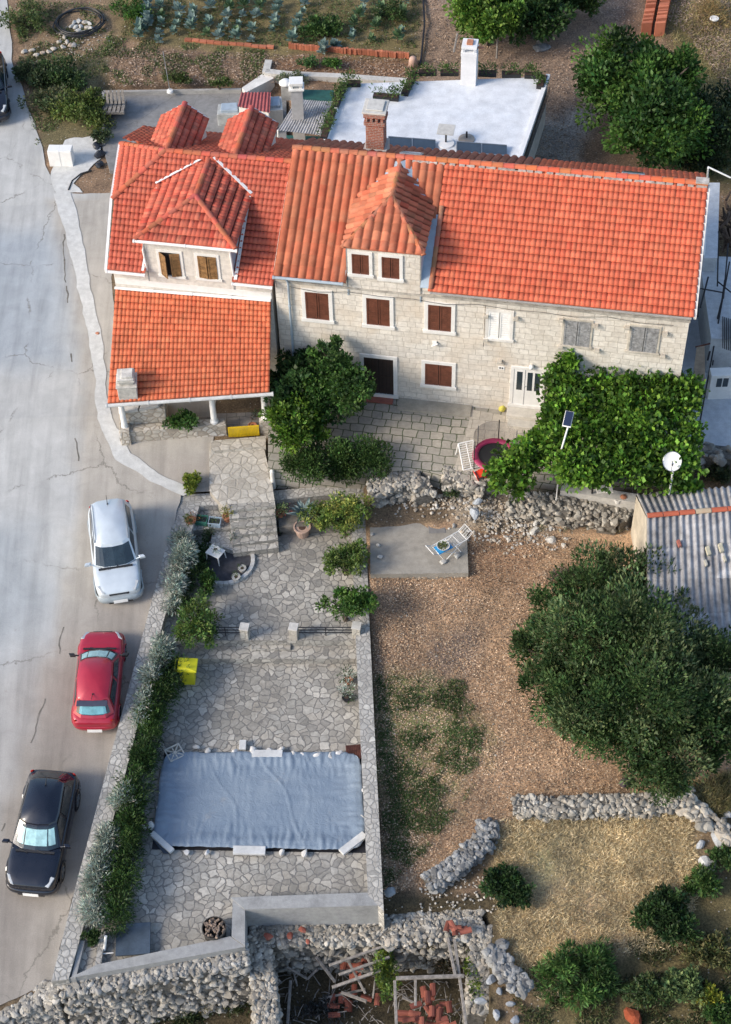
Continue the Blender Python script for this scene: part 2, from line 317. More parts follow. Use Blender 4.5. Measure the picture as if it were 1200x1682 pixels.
# ------------------------------------------------------------------ tiled surfaces
def tiles(name, bl, br, tr, tl, cols, rows, m, parent, kind='s', amp=.035, clips=(), hole=None, base=(.60, .115, .05), var=.16, seed=1, step=.045, skirt=.07):
    bl, br, tr, tl = map(Vector, (bl, br, tr, tl)); nrm = (br - bl).cross(tl - bl).normalized()
    if nrm.z < 0: nrm = -nrm
    spc = 10 if kind == 'b' else 6; rng = np.random.default_rng(seed); nu = int(cols * spc) + 1
    s = np.linspace(0, 1, nu); ph = (s * cols) % 1.0; ph[-1] = 0
    if kind == 'b': prof = np.sqrt(np.clip(1 - ((ph - .5) / .42) ** 2, 0, 1)) * 1.2
    else: prof = np.clip(np.sin(np.pi * ph), 0, 1) ** .6
    ts = []; hs = []; rid = []
    ts.append(0); hs.append(-skirt); rid.append(0)
    for r in range(rows):
        if kind == 'b': ts += [r / rows, (r + 1) / rows]; hs += [step * .7, 0]; rid += [r, r]; continue
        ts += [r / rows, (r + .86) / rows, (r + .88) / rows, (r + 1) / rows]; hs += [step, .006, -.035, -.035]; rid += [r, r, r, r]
    T = np.array(ts); Hs = np.array(hs); nv = len(T)
    BL, BR, TR, TL = map(np.array, (bl, br, tr, tl))
    S2, T2 = np.meshgrid(s, T); base_p = (BL * (1 - S2[..., None]) * (1 - T2[..., None]) + BR * S2[..., None] * (1 - T2[..., None]) + TR * (S2 * T2)[..., None] + TL * ((1 - S2) * T2)[..., None])
    jit = rng.normal(0, .006, (rows, int(math.ceil(cols)) + 1))
    H = Hs[:, None] + prof[None, :] * amp
    ci = np.minimum((s * cols).astype(int), int(math.ceil(cols)))
    for k in range(1, nv): H[k] += jit[rid[k], ci]
    H[0] = -skirt
    V = base_p + H[..., None] * np.array(nrm)
    V = V.reshape(-1, 3); idx = np.arange(nv * nu).reshape(nv, nu)
    Q = np.stack([idx[:-1, :-1], idx[:-1, 1:], idx[1:, 1:], idx[1:, :-1]], -1).reshape(-1, 4)
    cb = np.array(base); K = rng.normal(0, 1, (rows + 1, int(math.ceil(cols)) + 2, 1)); K2 = rng.normal(0, 1, (rows + 1, int(math.ceil(cols)) + 2, 1))
    tilec = cb * np.clip(1 + var * K, .5, 1.6); tilec[..., 1:] *= np.clip(1 + var * .8 * K2, .6, 1.7)
    rr = np.array([rid[k + 1] for k in range(nv - 1)]); cc = ci[:-1]
    colr = tilec[rr][:, cc]; vly = (kind == 'b') & (prof[:-1] < .5) & (np.roll(prof, -1)[:-1] < .75); colr[:, vly] *= np.array([.62, .6, .6]); gro = np.array([hs[k] < 0 and hs[k + 1] < 0 for k in range(nv - 1)]); colr[gro] *= np.array([.42, .5, .55]); colr = colr.reshape(-1, 3)  # row-joint grooves darkened: grime plus overlap shadow, put into the tile colour
    if hole is not None:
        C = V[Q].mean(1); keep = np.array([not hole(c) for c in C]); Q = Q[keep]; colr = colr[keep]
    off = np.array(wbase(parent)); me = bpy.data.meshes.new(name)
    me.vertices.add(len(V)); me.vertices.foreach_set('co', (V - off).astype('f').ravel()); me.loops.add(Q.size); me.loops.foreach_set('vertex_index', Q.astype('i').ravel())
    me.polygons.add(len(Q)); me.polygons.foreach_set('loop_start', np.arange(0, Q.size, 4, dtype='i')); me.polygons.foreach_set('loop_total', np.full(len(Q), 4, 'i')); me.update(calc_edges=True)
    at = me.color_attributes.new('Col', 'FLOAT_COLOR', 'CORNER'); c4 = np.ones((Q.size, 4), 'f'); c4[:, :3] = np.repeat(colr, 4, axis=0); at.data.foreach_set('color', c4.ravel())
    if clips:
        bm = bmesh.new(); bm.from_mesh(me)
        for (a, b, keep) in clips:      # vertical-ish plane through a-b along the surface normal, keep side of point
            a = Vector(a) - Vector(off); b = Vector(b) - Vector(off); kp = Vector(keep) - Vector(off)
            pn = (b - a).cross(nrm).normalized()
            if (kp - a).dot(pn) < 0: pn = -pn
            bmesh.ops.bisect_plane(bm, geom=bm.verts[:] + bm.edges[:] + bm.faces[:], plane_co=a, plane_no=-pn, clear_outer=True)
        bm.to_mesh(me); bm.free()
    auto_uv(me, off); me.materials.append(m); o = bpy.data.objects.new(name, me); COL.objects.link(o); o.parent = parent
    return o
def tile_tri(name, a, b, top, cols, rows, m, parent, **k):
    """triangle facet: eave a-b, apex top"""
    a, b, top = map(Vector, (a, b, top)); e = (b - a); f = top - a; w = f - e * (f.dot(e) / e.dot(e))
    cen = (a + b + top) / 3
    return tiles(name, a, b, b + w, a + w, cols, rows, m, parent, clips=[(a, top, cen), (b, top, cen)], **k)
def ridge_tiles(name, p, q, r, m, parent, base=(.60, .13, .06), seg=.38, seed=3, lift=.0):
    p, q = Vector(p), Vector(q); L = (q - p).length; n = max(2, round(L / seg)); d = (q - p) / L; side = d.cross(Vector((0, 0, 1))).normalized(); up = side.cross(d)
    mb = MB(); rg = random.Random(seed)
    for i in range(n):
        a = p + d * (L * i / n - .03); b = p + d * (L * (i + 1) / n); c = tuple(x * rg.uniform(.8, 1.2) for x in base); vs = []
        for o, rr in ((a, r * .88), (b, r * 1.06)):
            for k in range(7):
                t = math.pi * k / 6; vs.append(o + side * (math.cos(t) * rr) + up * (math.sin(t) * rr * .8 + lift))
        fs = [(k, k + 1, k + 8, k + 7) for k in range(6)] + [(7, 8, 9, 10, 11, 12, 13), (6, 5, 4, 3, 2, 1, 0)]
        mb.add(vs, fs, c)
    return mb.build(name, m, parent)
def gutter(name, p, q, m, parent, r=.07):
    mb = MB(); mb.tube([p, q], r, 8); n = max(1, int((Vector(q) - Vector(p)).length / 1.4))
    for i in range(n + 1):
        c = Vector(p).lerp(Vector(q), i / n); mb.tube([c - (Vector(q) - Vector(p)).normalized() * .03, c + (Vector(q) - Vector(p)).normalized() * .03], r * 1.25, 8)
    return mb.build(name, m, parent)
# ------------------------------------------------------------------ foliage
def leaves(name, blobs, n, size, cols, parent, seed=0, aspect=.5, clumps=14, spread=.28, up=.35, m=None, origin=None, fillv=.35, cvar=.22):
    """many leaf faces gathered in clumps spread over the blobs' shells"""
    rg = np.random.default_rng(seed); B = np.array(blobs, float); vol = (B[:, 3] * B[:, 4] * B[:, 5]) ** .67; pb = vol / vol.sum()
    nc = clumps * len(B); bi = rg.choice(len(B), nc, p=pb); d = rg.normal(size=(nc, 3)); d /= np.linalg.norm(d, axis=1, keepdims=True)
    rr = np.where(rg.random(nc) < fillv, rg.uniform(.2, .75, nc), rg.uniform(.7, 1.02, nc))
    C = B[bi, :3] + d * rr[:, None] * B[bi, 3:6]; C[:, 2] = np.maximum(C[:, 2], B[bi, 2] - B[bi, 5] * .9)
    cs = spread * (B[bi, 3:6].mean(1))[:, None] * rg.uniform(.6, 1.3, (nc, 1)); ccol = np.array(cols)[rg.integers(0, len(cols), nc)] * np.clip(rg.normal(1, cvar, (nc, 1)), .45, 1.7)
    li = rg.integers(0, nc, n); o = rg.normal(size=(n, 3)); ln = np.linalg.norm(o, axis=1, keepdims=True); o = o / ln * np.minimum(ln, 1.7)
    c = C[li] + o * cs[li]; out = o / np.linalg.norm(o, axis=1, keepdims=True) + d[li] * .6
    ax = out + rg.normal(0, .7, (n, 3)) + [0, 0, up]; ax /= np.linalg.norm(ax, axis=1, keepdims=True)
    tn = np.cross(ax, rg.normal(size=(n, 3))); tn /= np.linalg.norm(tn, axis=1, keepdims=True)
    nn = np.cross(ax, tn); sz = size * rg.uniform(.6, 1.35, (n, 1))
    w = tn * sz * aspect * .5; V = np.stack([c, c + ax * sz * .5 + w - nn * sz * .06, c + ax * sz, c + ax * sz * .5 - w - nn * sz * .06], 1).reshape(-1, 3)
    col = ccol[li] * np.clip(rg.normal(1, .16, (n, 1)), .5, 1.6); col[:, 0:1] *= np.clip(rg.normal(1, .12, (n, 1)), .6, 1.6)
    return np_mesh(name, V, np.arange(n * 4).reshape(n, 4), col, m or M_LEAF, parent, origin)
def branches(name, base, blobs, r, parent, seed=0, m=None):
    mb = MB(); rg = random.Random(seed); base = Vector(base); top = sum((Vector(b[:3]) for b in blobs), Vector()) / len(blobs); fork = base.lerp(top, .45)
    mb.tube([base - Vector((0, 0, .1)), base.lerp(fork, .5) + Vector((rg.uniform(-.1, .1), rg.uniform(-.1, .1), 0)), fork], [r * 1.15, r * .9, r * .75], 7)
    tg = []
    for b in blobs:
        for k in range(3 if len(blobs) < 6 else 2):
            tg.append(Vector(b[:3]) + Vector((rg.uniform(-.7, .7) * b[3], rg.uniform(-.7, .7) * b[4], rg.uniform(-.2, .7) * b[5])))
    for t in tg:
        md = fork.lerp(t, .5) + Vector((rg.uniform(-.1, .1), rg.uniform(-.1, .1), .1)) * (t - fork).length * .5
        mb.tube([fork, md, t], [r * .5, r * .3, r * .1], 5)
    return mb.build(name, m or M_BARK, parent)
def tree(name, label, cat, px, py, zc, rx, ry, zb, cols, n, size, nb=7, seed=0, aspect=.5, group=None, trunk=True, clumps=14, spread=.26, r=.12, zf=.8, up=.35, irr=.5, part='crown', cvar=.22):
    c = P(px, py, zc); s = scl(c); RX = rx / s * 1.12; RY = ry / s * 1.12; rg = random.Random(seed); t = thing(name, label, cat, (c.x, c.y, zb), 0, group)
    bl = []
    for i in range(nb):
        a = i * 2.4 + rg.uniform(-.4, .4); d = math.sqrt((i + .5) / nb) * (1 - irr * .75); k = rg.uniform(irr * .62, irr * .95)
        bl.append((c.x + math.cos(a) * RX * d, c.y + math.sin(a) * RY * d, c.z + rg.uniform(-.35, .35) * RY * zf * (1 - d * .5), RX * k, RY * k, RY * k * zf))
    leaves(part, bl, n, size, cols, t, seed, aspect, clumps, spread, up, cvar=cvar)
    if trunk: branches('trunk', (c.x, c.y, zb), bl, r, t, seed)
    return t
GREEN_D = [(.035, .070, .020), (.045, .088, .026), (.06, .105, .032)]
GREEN_M = [(.055, .11, .025), (.075, .14, .03), (.10, .17, .04)]
GREEN_L = [(.12, .20, .04), (.16, .25, .05), (.09, .16, .035)]
OLIVE = [(.050, .078, .036), (.075, .108, .05), (.10, .135, .065)]
SILVER = [(.36, .42, .36), (.46, .51, .45), (.28, .34, .28)]
#@@SETTING
# ------------------------------------------------------------------ SETTING: ground, road, terraces
def inpoly(X, Y, poly):
    ins = np.zeros(X.shape, bool); n = len(poly); j = n - 1
    for i in range(n):
        xi, yi = poly[i]; xj, yj = poly[j]
        c = ((yi > Y) != (yj > Y)) & (X < (xj - xi) * (Y - yi) / ((yj - yi) or 1e-9) + xi); ins ^= c; j = i
    return ins
def dpoly(X, Y, poly):
    d = np.full(X.shape, 1e9); n = len(poly)
    for i in range(n):
        ax, ay = poly[i]; bx, by = poly[(i + 1) % n]; L = (bx - ax) ** 2 + (by - ay) ** 2 or 1e-9
        t = np.clip(((X - ax) * (bx - ax) + (Y - ay) * (by - ay)) / L, 0, 1); d = np.minimum(d, np.hypot(X - ax - t * (bx - ax), Y - ay - t * (by - ay)))
    return np.where(inpoly(X, Y, poly), d, -d)
def gp(pts, z=None): return [tuple((G(*p) if z is None else P(p[0], p[1], z)).xy) for p in pts]
xs = np.unique(np.concatenate([np.linspace(-300, -24, 12), np.arange(-24, 27, .27), np.linspace(27, 300, 12)]))
ys = np.unique(np.concatenate([np.linspace(-200, 8, 8), np.arange(8, 84, .27), np.linspace(84, 500, 12), [15, 20, 23, 28, 34, 40, 44, 47, 60, 66, 76]]))
GX, GY = np.meshgrid(xs, ys); GZ = np.interp(GY, YT, ZT)
low = gp([(-900, 1690), (0, 1662), (90, 1628), (402, 1578), (404, 1512), (800, 1508), (812, 1720), (860, 2600), (-900, 2600)], -3.4)
dl = dpoly(GX, GY, low); GZ -= 2.1 * np.clip(dl / .35, 0, 1)
gar = gp([(300, 822), (450, 815), (596, 800), (624, 1490), (396, 1498), (396, 1555), (95, 1600)], -2.0)
dg = dpoly(GX, GY, gar); GZ -= 1.2 * np.clip(dg / .3, 0, 1)
crt = gp([(435, 640), (1140, 640), (1120, 770), (640, 775), (440, 740)], 0)
dc = dpoly(GX, GY, crt); GZ -= .35 * np.clip(dc / .3, 0, 1)
cy = gp([(160, 135), (480, 135), (480, 275), (200, 275), (160, 240)], .35)
dy = dpoly(GX, GY, cy); GZ -= .55 * np.clip(dy / .3, 0, 1)
ep = gp([(380, 720), (445, 700), (458, 832), (380, 832)], -.4); de = dpoly(GX, GY, ep); GZ -= .5 * np.clip(de / .3, 0, 1)
def vnoise(X, Y, s, seed=0):
    out = np.zeros(X.shape)
    f = X.ravel(); g = Y.ravel(); o = np.fromiter((noise.noise((a * s + seed * 9.1, b * s, seed * 3.3)) for a, b in zip(f, g)), float, len(f)); return o.reshape(X.shape)
N1_ = vnoise(GX, GY, .35, 1); N2_ = vnoise(GX, GY, 1.1, 2); N3_ = vnoise(GX, GY, 2.6, 3)
natural = np.clip(-np.maximum(dpoly(GX, GY, gp([(-400, -200), (90, -200), (60, 120), (170, 180), (170, 500), (370, 500), (470, 815), (300, 815), (85, 1620), (-400, 1700)])), dc) / .5, 0, 1)
GZ += (N2_ * .07 + N1_ * .08) * natural
base = np.array([.20, .15, .10])
CG = np.ones(GX.shape + (3,)) * base
def paint(px, col, soft=.5, wob=1.0, amt=1.0, z=None):
    d = dpoly(GX, GY, gp(px, z)) + (N1_ * .9 + N2_ * .7 + N3_ * .35) * wob; a = (np.clip(d / soft + .5, 0, 1) * amt)[..., None]
    global CG; CG = CG * (1 - a) + np.array(col) * a
paint([(-300, -400), (1500, -400), (1500, 330), (-300, 330)], (.25, .175, .12))
paint([(180, -100), (700, -100), (695, 110), (440, 100), (180, 60)], (.20, .165, .085), .6, .5)
paint([(440, 95), (690, 95), (690, 135), (440, 130)], (.26, .16, .10), .5, .3)
paint([(700, -100), (1080, -100), (1000, 110), (930, 260), (700, 130)], (.30, .22, .165), .8)
paint([(880, 200), (960, 190), (950, 270), (870, 270)], (.40, .39, .37), .8, .6, .7)
paint([(1090, -100), (1400, -100), (1400, 330), (1120, 300)], (.21, .18, .085), .8)
paint([(600, 880), (1180, 840), (1200, 1330), (820, 1400), (690, 1480), (625, 1500)], (.50, .345, .225), .6, .6)
paint([(600, 940), (690, 940), (700, 1130), (640, 1500), (620, 1500)], (.27, .19, .135), .8, .7, .8)  # shade strip right of the garden wall, painted into the ground colour
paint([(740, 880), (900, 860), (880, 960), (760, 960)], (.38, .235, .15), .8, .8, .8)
paint([(760, 790), (930, 800), (900, 880), (760, 870)], (.40, .335, .255), .6, .6, .9)
paint([(700, 1040), (790, 1030), (780, 1100), (720, 1120)], (.17, .15, .15), .8, .7, .75)
for q in ([(620, 1120), (720, 1130), (740, 1210), (690, 1290), (630, 1230)], [(740, 1170), (790, 1180), (780, 1250), (745, 1260)], [(620, 1260), (740, 1270), (750, 1370), (640, 1420), (620, 1380)]):
    paint(q, (.17, .21, .08), 1.0, 1.3, .75)
paint([(820, 1340), (1140, 1330), (1140, 1500), (1020, 1560), (960, 1560), (880, 1600), (800, 1560), (800, 1400)], (.56, .43, .25), .8, .5)
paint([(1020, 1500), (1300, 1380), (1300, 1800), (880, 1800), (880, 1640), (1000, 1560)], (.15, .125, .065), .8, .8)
for q, c_ in (([(900, 1360), (1000, 1350), (980, 1450), (900, 1440)], (.36, .33, .22)), ([(1040, 1350), (1120, 1360), (1100, 1440), (1030, 1430)], (.62, .45, .24)), ([(850, 1500), (940, 1490), (930, 1570), (860, 1580)], (.34, .26, .15)), ([(950, 1480), (1030, 1470), (1020, 1540), (960, 1540)], (.58, .42, .26)), ([(830, 1360), (900, 1350), (880, 1400), (820, 1400)], (.33, .32, .17))): paint(q, c_, 1.2, 1.2, .7)
paint([(690, 1470), (800, 1420), (820, 1490), (680, 1500)], (.27, .19, .14), .6, .6, .9)
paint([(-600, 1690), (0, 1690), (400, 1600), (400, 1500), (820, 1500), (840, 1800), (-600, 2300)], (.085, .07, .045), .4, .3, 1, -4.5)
paint([(40, 80), (175, 90), (175, 240), (60, 240)], (.17, .15, .085), .6, .6)
paint([(30, 0), (190, 0), (190, 90), (30, 90)], (.27, .20, .13), .6, .6, .8)
m, nt, b = newmat('earth'); co = uvc(nt); c = attr(nt)
c = mix(nt, c, ramp(nt, [(.3, (.62, .62, .64)), (.7, (1.22, 1.18, 1.12))], noi(nt, co, 1.7, 7, .65, .5)), 1.0, 'MULTIPLY')
c = mix(nt, c, ramp(nt, [(.32, (.45, .45, .47)), (.5, (.95, .95, .95)), (.68, (1.65, 1.6, 1.5))], noi(nt, co, 13, 4, .75)), 1.0, 'MULTIPLY')
vv = nd(nt, 'ShaderNodeTexVoronoi'); vv.voronoi_dimensions = '2D'; vv.inputs['Scale'].default_value = 5; nt.links.new(co, vv.inputs['Vector'])
sp = nd(nt, 'ShaderNodeSeparateColor'); nt.links.new(vv.outputs['Color'], sp.inputs[0])
mm = nd(nt, 'ShaderNodeMath'); mm.operation = 'MULTIPLY'; nt.links.new(ramp(nt, [(.09, (1, 1, 1)), (.13, (0, 0, 0))], vv.outputs['Distance']), mm.inputs[0]); nt.links.new(ramp(nt, [(.80, (0, 0, 0)), (.82, (1, 1, 1))], sp.outputs[0]), mm.inputs[1])
c = mix(nt, c, (.42, .39, .34), mm.outputs[0])
nt.links.new(c, b.inputs['Base Color']); b.inputs['Roughness'].default_value = .95; b.inputs['Specular IOR Level'].default_value = .1
bump(nt, b, noi(nt, co, 14, 5, .75), .7, .06); MATS['earth'] = m
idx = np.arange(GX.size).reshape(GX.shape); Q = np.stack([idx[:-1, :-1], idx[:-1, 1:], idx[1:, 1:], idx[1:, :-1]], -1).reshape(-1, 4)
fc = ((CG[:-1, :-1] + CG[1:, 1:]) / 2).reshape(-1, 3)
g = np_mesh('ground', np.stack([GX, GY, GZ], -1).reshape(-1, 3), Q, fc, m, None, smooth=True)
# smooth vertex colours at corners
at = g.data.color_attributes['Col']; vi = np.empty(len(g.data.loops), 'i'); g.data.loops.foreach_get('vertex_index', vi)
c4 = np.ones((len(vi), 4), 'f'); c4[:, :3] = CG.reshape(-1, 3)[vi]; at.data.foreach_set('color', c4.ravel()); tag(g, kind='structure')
def drape(name, px, dz, m, z=None, world_pts=None):
    pts = world_pts or gp(px, z); bm = bmesh.new(); bm.faces.new([bm.verts.new((x, y, 0)) for x, y in pts])
    for y in YT[1:-1]: bmesh.ops.bisect_plane(bm, geom=bm.verts[:] + bm.edges[:] + bm.faces[:], plane_co=(0, y, 0), plane_no=(0, 1, 0))
    for v in bm.verts: v.co.z = zt(v.co.y) + dz
    bmesh.ops.recalc_face_normals(bm, faces=bm.faces[:])
    for f in bm.faces:
        if f.normal.z < 0: f.normal_flip()
    me = bpy.data.meshes.new(name); bm.to_mesh(me); bm.free(); auto_uv(me); me.materials.append(m); o = bpy.data.objects.new(name, me); COL.objects.link(o); return tag(o, kind='structure')
M_ROAD = mottled('road_concrete', [(.36, .37, .37), (.46, .465, .46), (.40, .405, .405), (.49, .485, .47)], .35, 3, 30, streak=(rad(-4), .82))
M_LANE = mottled('tan_asphalt', [(.27, .245, .215), (.36, .32, .27), (.31, .285, .25), (.38, .345, .30)], .3, 2.5, 45, streak=(rad(6), .84))
M_RIB = mottled('pale_cement', [(.54, .54, .52), (.62, .62, .60)], .9, 4, 30)
rl = [(-700, -300), (-40, -300), (10, 0), (20, 100), (60, 215), (85, 300), (110, 420), (140, 560), (132, 700), (125, 820), (95, 1000), (60, 1160), (20, 1310), (-60, 1500), (-700, 1700)]
def ragged(pts, amp, seed, step=14, op=False):
    out = []; n = len(pts)
    for i in range(n - 1 if op else n):
        a, b = pts[i], pts[(i + 1) % n]; L = math.hypot(b[0] - a[0], b[1] - a[1]); k = max(1, int(min(L, 900) / step))
        for j in range(k):
            t = j / k; x, y = a[0] + (b[0] - a[0]) * t, a[1] + (b[1] - a[1]) * t; out.append((x + amp * noise.noise((x * .03, y * .03, seed)) + amp * .5 * noise.noise((x * .15, y * .15, seed)), y + amp * noise.noise((x * .03, y * .03, seed + 5))))
    return out
def road_mesh():
    out = [(-700, -300), (-40, -300), (10, 0), (20, 100), (60, 215), (85, 300), (92, 318), (180, 318), (182, 430), (188, 500), (185, 640), (352, 640), (352, 740), (350, 806), (298, 812), (84, 1614), (0, 1652), (-300, 1720), (-700, 1800)]
    pts = gp(ragged(out, 4, 3)); bm = bmesh.new(); bm.faces.new([bm.verts.new((x, y, 0)) for x, y in pts])
    for y in list(np.arange(16, 96, .45)) + YT[1:-1]: bmesh.ops.bisect_plane(bm, geom=bm.verts[:] + bm.edges[:] + bm.faces[:], plane_co=(0, y, 0), plane_no=(0, 1, 0))
    for x in np.arange(-19.8, -4, .45): bmesh.ops.bisect_plane(bm, geom=bm.verts[:] + bm.edges[:] + bm.faces[:], plane_co=(x, 0, 0), plane_no=(1, 0, 0))
    for v in bm.verts: v.co.z = zt(v.co.y) + .03
    bmesh.ops.recalc_face_normals(bm, faces=bm.faces[:])
    if sum(f.normal.z for f in bm.faces) < 0: bmesh.ops.reverse_faces(bm, faces=bm.faces[:])
    me = bpy.data.meshes.new('road'); bm.to_mesh(me); bm.free(); auto_uv(me)
    co = np.empty(len(me.vertices) * 3); me.vertices.foreach_get('co', co); co = co.reshape(-1, 3); X, Y = co[:, 0], co[:, 1]
    w = np.array([noise.noise((a * .5, b * .5, 4)) * .5 + noise.noise((a * 1.7, b * 1.7, 9)) * .28 for a, b in zip(X, Y)]); C = np.ones((len(X), 3)) * (.47, .47, .455)
    def pt(px, c, soft, amt=1.0, wob=1.0):
        nonlocal C
        a = (np.clip((dpoly(X, Y, gp(px)) + w * wob) / soft + .5, 0, 1) * amt)[:, None]; C = C * (1 - a) + np.array(c) * a
    pt([(20, 1310), (60, 1160), (95, 1000), (125, 820), (132, 700), (128, 560), (98, 420), (80, 330), (200, 318), (400, 640), (360, 812), (60, 1700), (-300, 1800), (-90, 1500)], (.425, .395, .35), .35, 1, .6)
    pt([(60, 1100), (240, 960), (60, 1700), (-300, 1800), (-90, 1500)], (.285, .255, .225), 3.5, .95, 1.5)  # lower lane darkens softly: hillside shade put into the road colour
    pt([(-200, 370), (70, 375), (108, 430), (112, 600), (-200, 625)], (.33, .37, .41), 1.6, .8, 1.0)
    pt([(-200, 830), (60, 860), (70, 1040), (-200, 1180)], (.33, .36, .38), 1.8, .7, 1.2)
    pt([(230, 760), (350, 742), (350, 806), (300, 812)], (.34, .30, .26), .8, .7)
    pt([(150, 920), (250, 900), (225, 1030), (140, 1060)], (.34, .31, .28), 1.2, .5)
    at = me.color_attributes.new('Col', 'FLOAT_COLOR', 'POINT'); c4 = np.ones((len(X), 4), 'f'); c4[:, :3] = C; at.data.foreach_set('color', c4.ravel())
    m, nt, b = newmat('worn_road'); u0 = uvc(nt); c = attr(nt)
    c = mix(nt, c, ramp(nt, [(.3, (.86,) * 3), (.7, (1.08,) * 3)], noi(nt, u0, 1.1, 7, .65, .5)), 1.0, 'MULTIPLY'); c = mix(nt, c, ramp(nt, [(.3, (.82,) * 3), (.7, (1.1,) * 3)], noi(nt, u0, 28, 3, .8)), 1.0, 'MULTIPLY')
    mp = nd(nt, 'ShaderNodeMapping'); mp.inputs['Rotation'].default_value = (0, 0, rad(4)); mp.inputs['Scale'].default_value = (1.5, .13, 1); nt.links.new(u0, mp.inputs[0])
    c = mix(nt, c, ramp(nt, [(.36, (.86,) * 3), (.5, (1, 1, 1)), (.68, (1.10,) * 3)], noi(nt, mp.outputs[0], 1.3, 6, .6)), 1.0, 'MULTIPLY')
    f = ramp(nt, [(.63, (0, 0, 0)), (.67, (1, 1, 1))], noi(nt, u0, 1.3, 8, .75, .6)); c = mix(nt, c, (.26, .24, .21), mix(nt, (0, 0, 0), f, .4))
    ns = nd(nt, 'ShaderNodeTexNoise'); ns.inputs['Scale'].default_value = 1.1; ns.inputs['Detail'].default_value = 7; ns.inputs['Roughness'].default_value = .7; nt.links.new(u0, ns.inputs['Vector'])
    ad = nd(nt, 'ShaderNodeMixRGB'); ad.blend_type = 'ADD'; ad.inputs[0].default_value = 1.2; nt.links.new(u0, ad.inputs[1]); nt.links.new(ns.outputs['Color'], ad.inputs[2])
    v = nd(nt, 'ShaderNodeTexVoronoi'); v.feature = 'DISTANCE_TO_EDGE'; v.voronoi_dimensions = '2D'; v.inputs['Scale'].default_value = .2; nt.links.new(ad.outputs[0], v.inputs['Vector'])
    mk_ = nd(nt, 'ShaderNodeMath'); mk_.operation = 'MULTIPLY'; nt.links.new(ramp(nt, [(.002, (1, 1, 1)), (.006, (0, 0, 0))], v.outputs['Distance']), mk_.inputs[0]); nt.links.new(ramp(nt, [(.45, (0, 0, 0)), (.55, (.8, .8, .8))], noi(nt, u0, .5, 3)), mk_.inputs[1]); c = mix(nt, c, (.15, .14, .12), mk_.outputs[0])
    nt.links.new(c, b.inputs['Base Color']); b.inputs['Roughness'].default_value = .9; b.inputs['Specular IOR Level'].default_value = .2; bump(nt, b, noi(nt, u0, 25, 4, .7), .3, .02)
    me.materials.append(m); o = bpy.data.objects.new('road', me); COL.objects.link(o); tag(o, kind='structure')
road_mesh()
# cracks along the edge of the old road slab
mb = MB(); pp = ragged([(98, 330), (106, 420), (112, 560), (122, 700), (130, 780), (132, 860), (118, 960), (95, 1080), (62, 1180), (30, 1290), (-10, 1400)], 5, 8, 7, True)
_q = [G(x, y, .034) for x, y in pp if y < 1400]
for a, b2 in zip(_q[:-1], _q[1:]):
    if (b2 - a).length < 1.2 and noise.noise((a.x * .6, a.y * .6, 3)) > .12:
        d = (b2 - a).normalized(); sd = Vector((-d.y, d.x, 0)) * (.018 + .03 * abs(noise.noise((a.x * 2, a.y * 2, 1)))); mb.add([a - sd, b2 - sd, b2 + sd, a + sd], [(0, 1, 2, 3)])
tag(mb.build('road_crack', simple('crack_dirt', (.20, .185, .16), .95, var=.3), origin=G(130, 800)), kind='structure')
drape('cement_strip', ragged([(90, 322), (118, 318), (140, 420), (168, 560), (182, 690), (215, 745), (262, 778), (318, 806), (300, 815), (245, 790), (190, 757), (160, 690), (148, 560), (115, 420)], 5, 2, 9), .05, M_RIB)
drape('cement_path', ragged([(104, 232), (160, 226), (166, 262), (122, 300), (130, 318), (92, 322), (80, 290), (88, 262)], 9, 6, 8), .045, M_RIB)
# back yard behind the left house
mb = MB(); mb.prism([P(*q, .35) for q in ((170, 158), (395, 145), (470, 165), (470, 262), (180, 280), (166, 235))], -.6)
tag(mb.build('concrete_yard', M_CONC_D, origin=P(300, 200, .35)), kind='structure')
# courtyard in front of the long house
M_FLAGW = M_FLAG
ct = [P(*q, 0) for q in ((440, 640), (1135, 640), (1125, 772), (930, 790), (770, 788), (690, 772), (600, 775), (440, 772))]
mb = MB(); mb.prism(ct, -1.1); tag(mb.build('courtyard_paving', M_FLAG, origin=P(700, 700, 0)), kind='structure')
mb = MB(); mb.prism([P(*q, .03) for q in ((835, 684), (945, 692), (935, 745), (815, 720), (790, 775), (745, 772), (768, 700), (775, 672))], -.1)
tag(mb.build('pale_paving', blocks('pale_flags', (.56, .50, .41), (.49, .44, .37), (.30, .27, .22), .5, .5, .012, rot=rad(11), distort=.03), origin=P(850, 720, 0)), kind='structure')
mb = MB(); mb.prism([P(*q, .09) for q in ((655, 650), (775, 662), (772, 684), (652, 672))], -.1)
tag(mb.build('raised_kerb', mottled('worn_stone_kerb', [(.34, .31, .25), (.44, .40, .33)], .9, 5, 30), origin=P(700, 665, 0)), kind='structure')
# white concrete yard at the right
mb = MB(); mb.prism([P(*q, .05) for q in ((1135, 640), (1260, 640), (1260, 740), (1128, 726))], -1)
tag(mb.build('white_yard', mottled('white_cement', [(.50, .53, .57), (.60, .62, .64)], .9, 4, 20), origin=P(1180, 690, 0)), kind='structure')
mb = MB(); mb.prism([P(*q, .04) for q in ((1110, 430), (1175, 430), (1180, 655), (1105, 655))], -1); tag(mb.build('white_passage', MATS['white_cement'], origin=P(1150, 560, .04)), kind='structure')
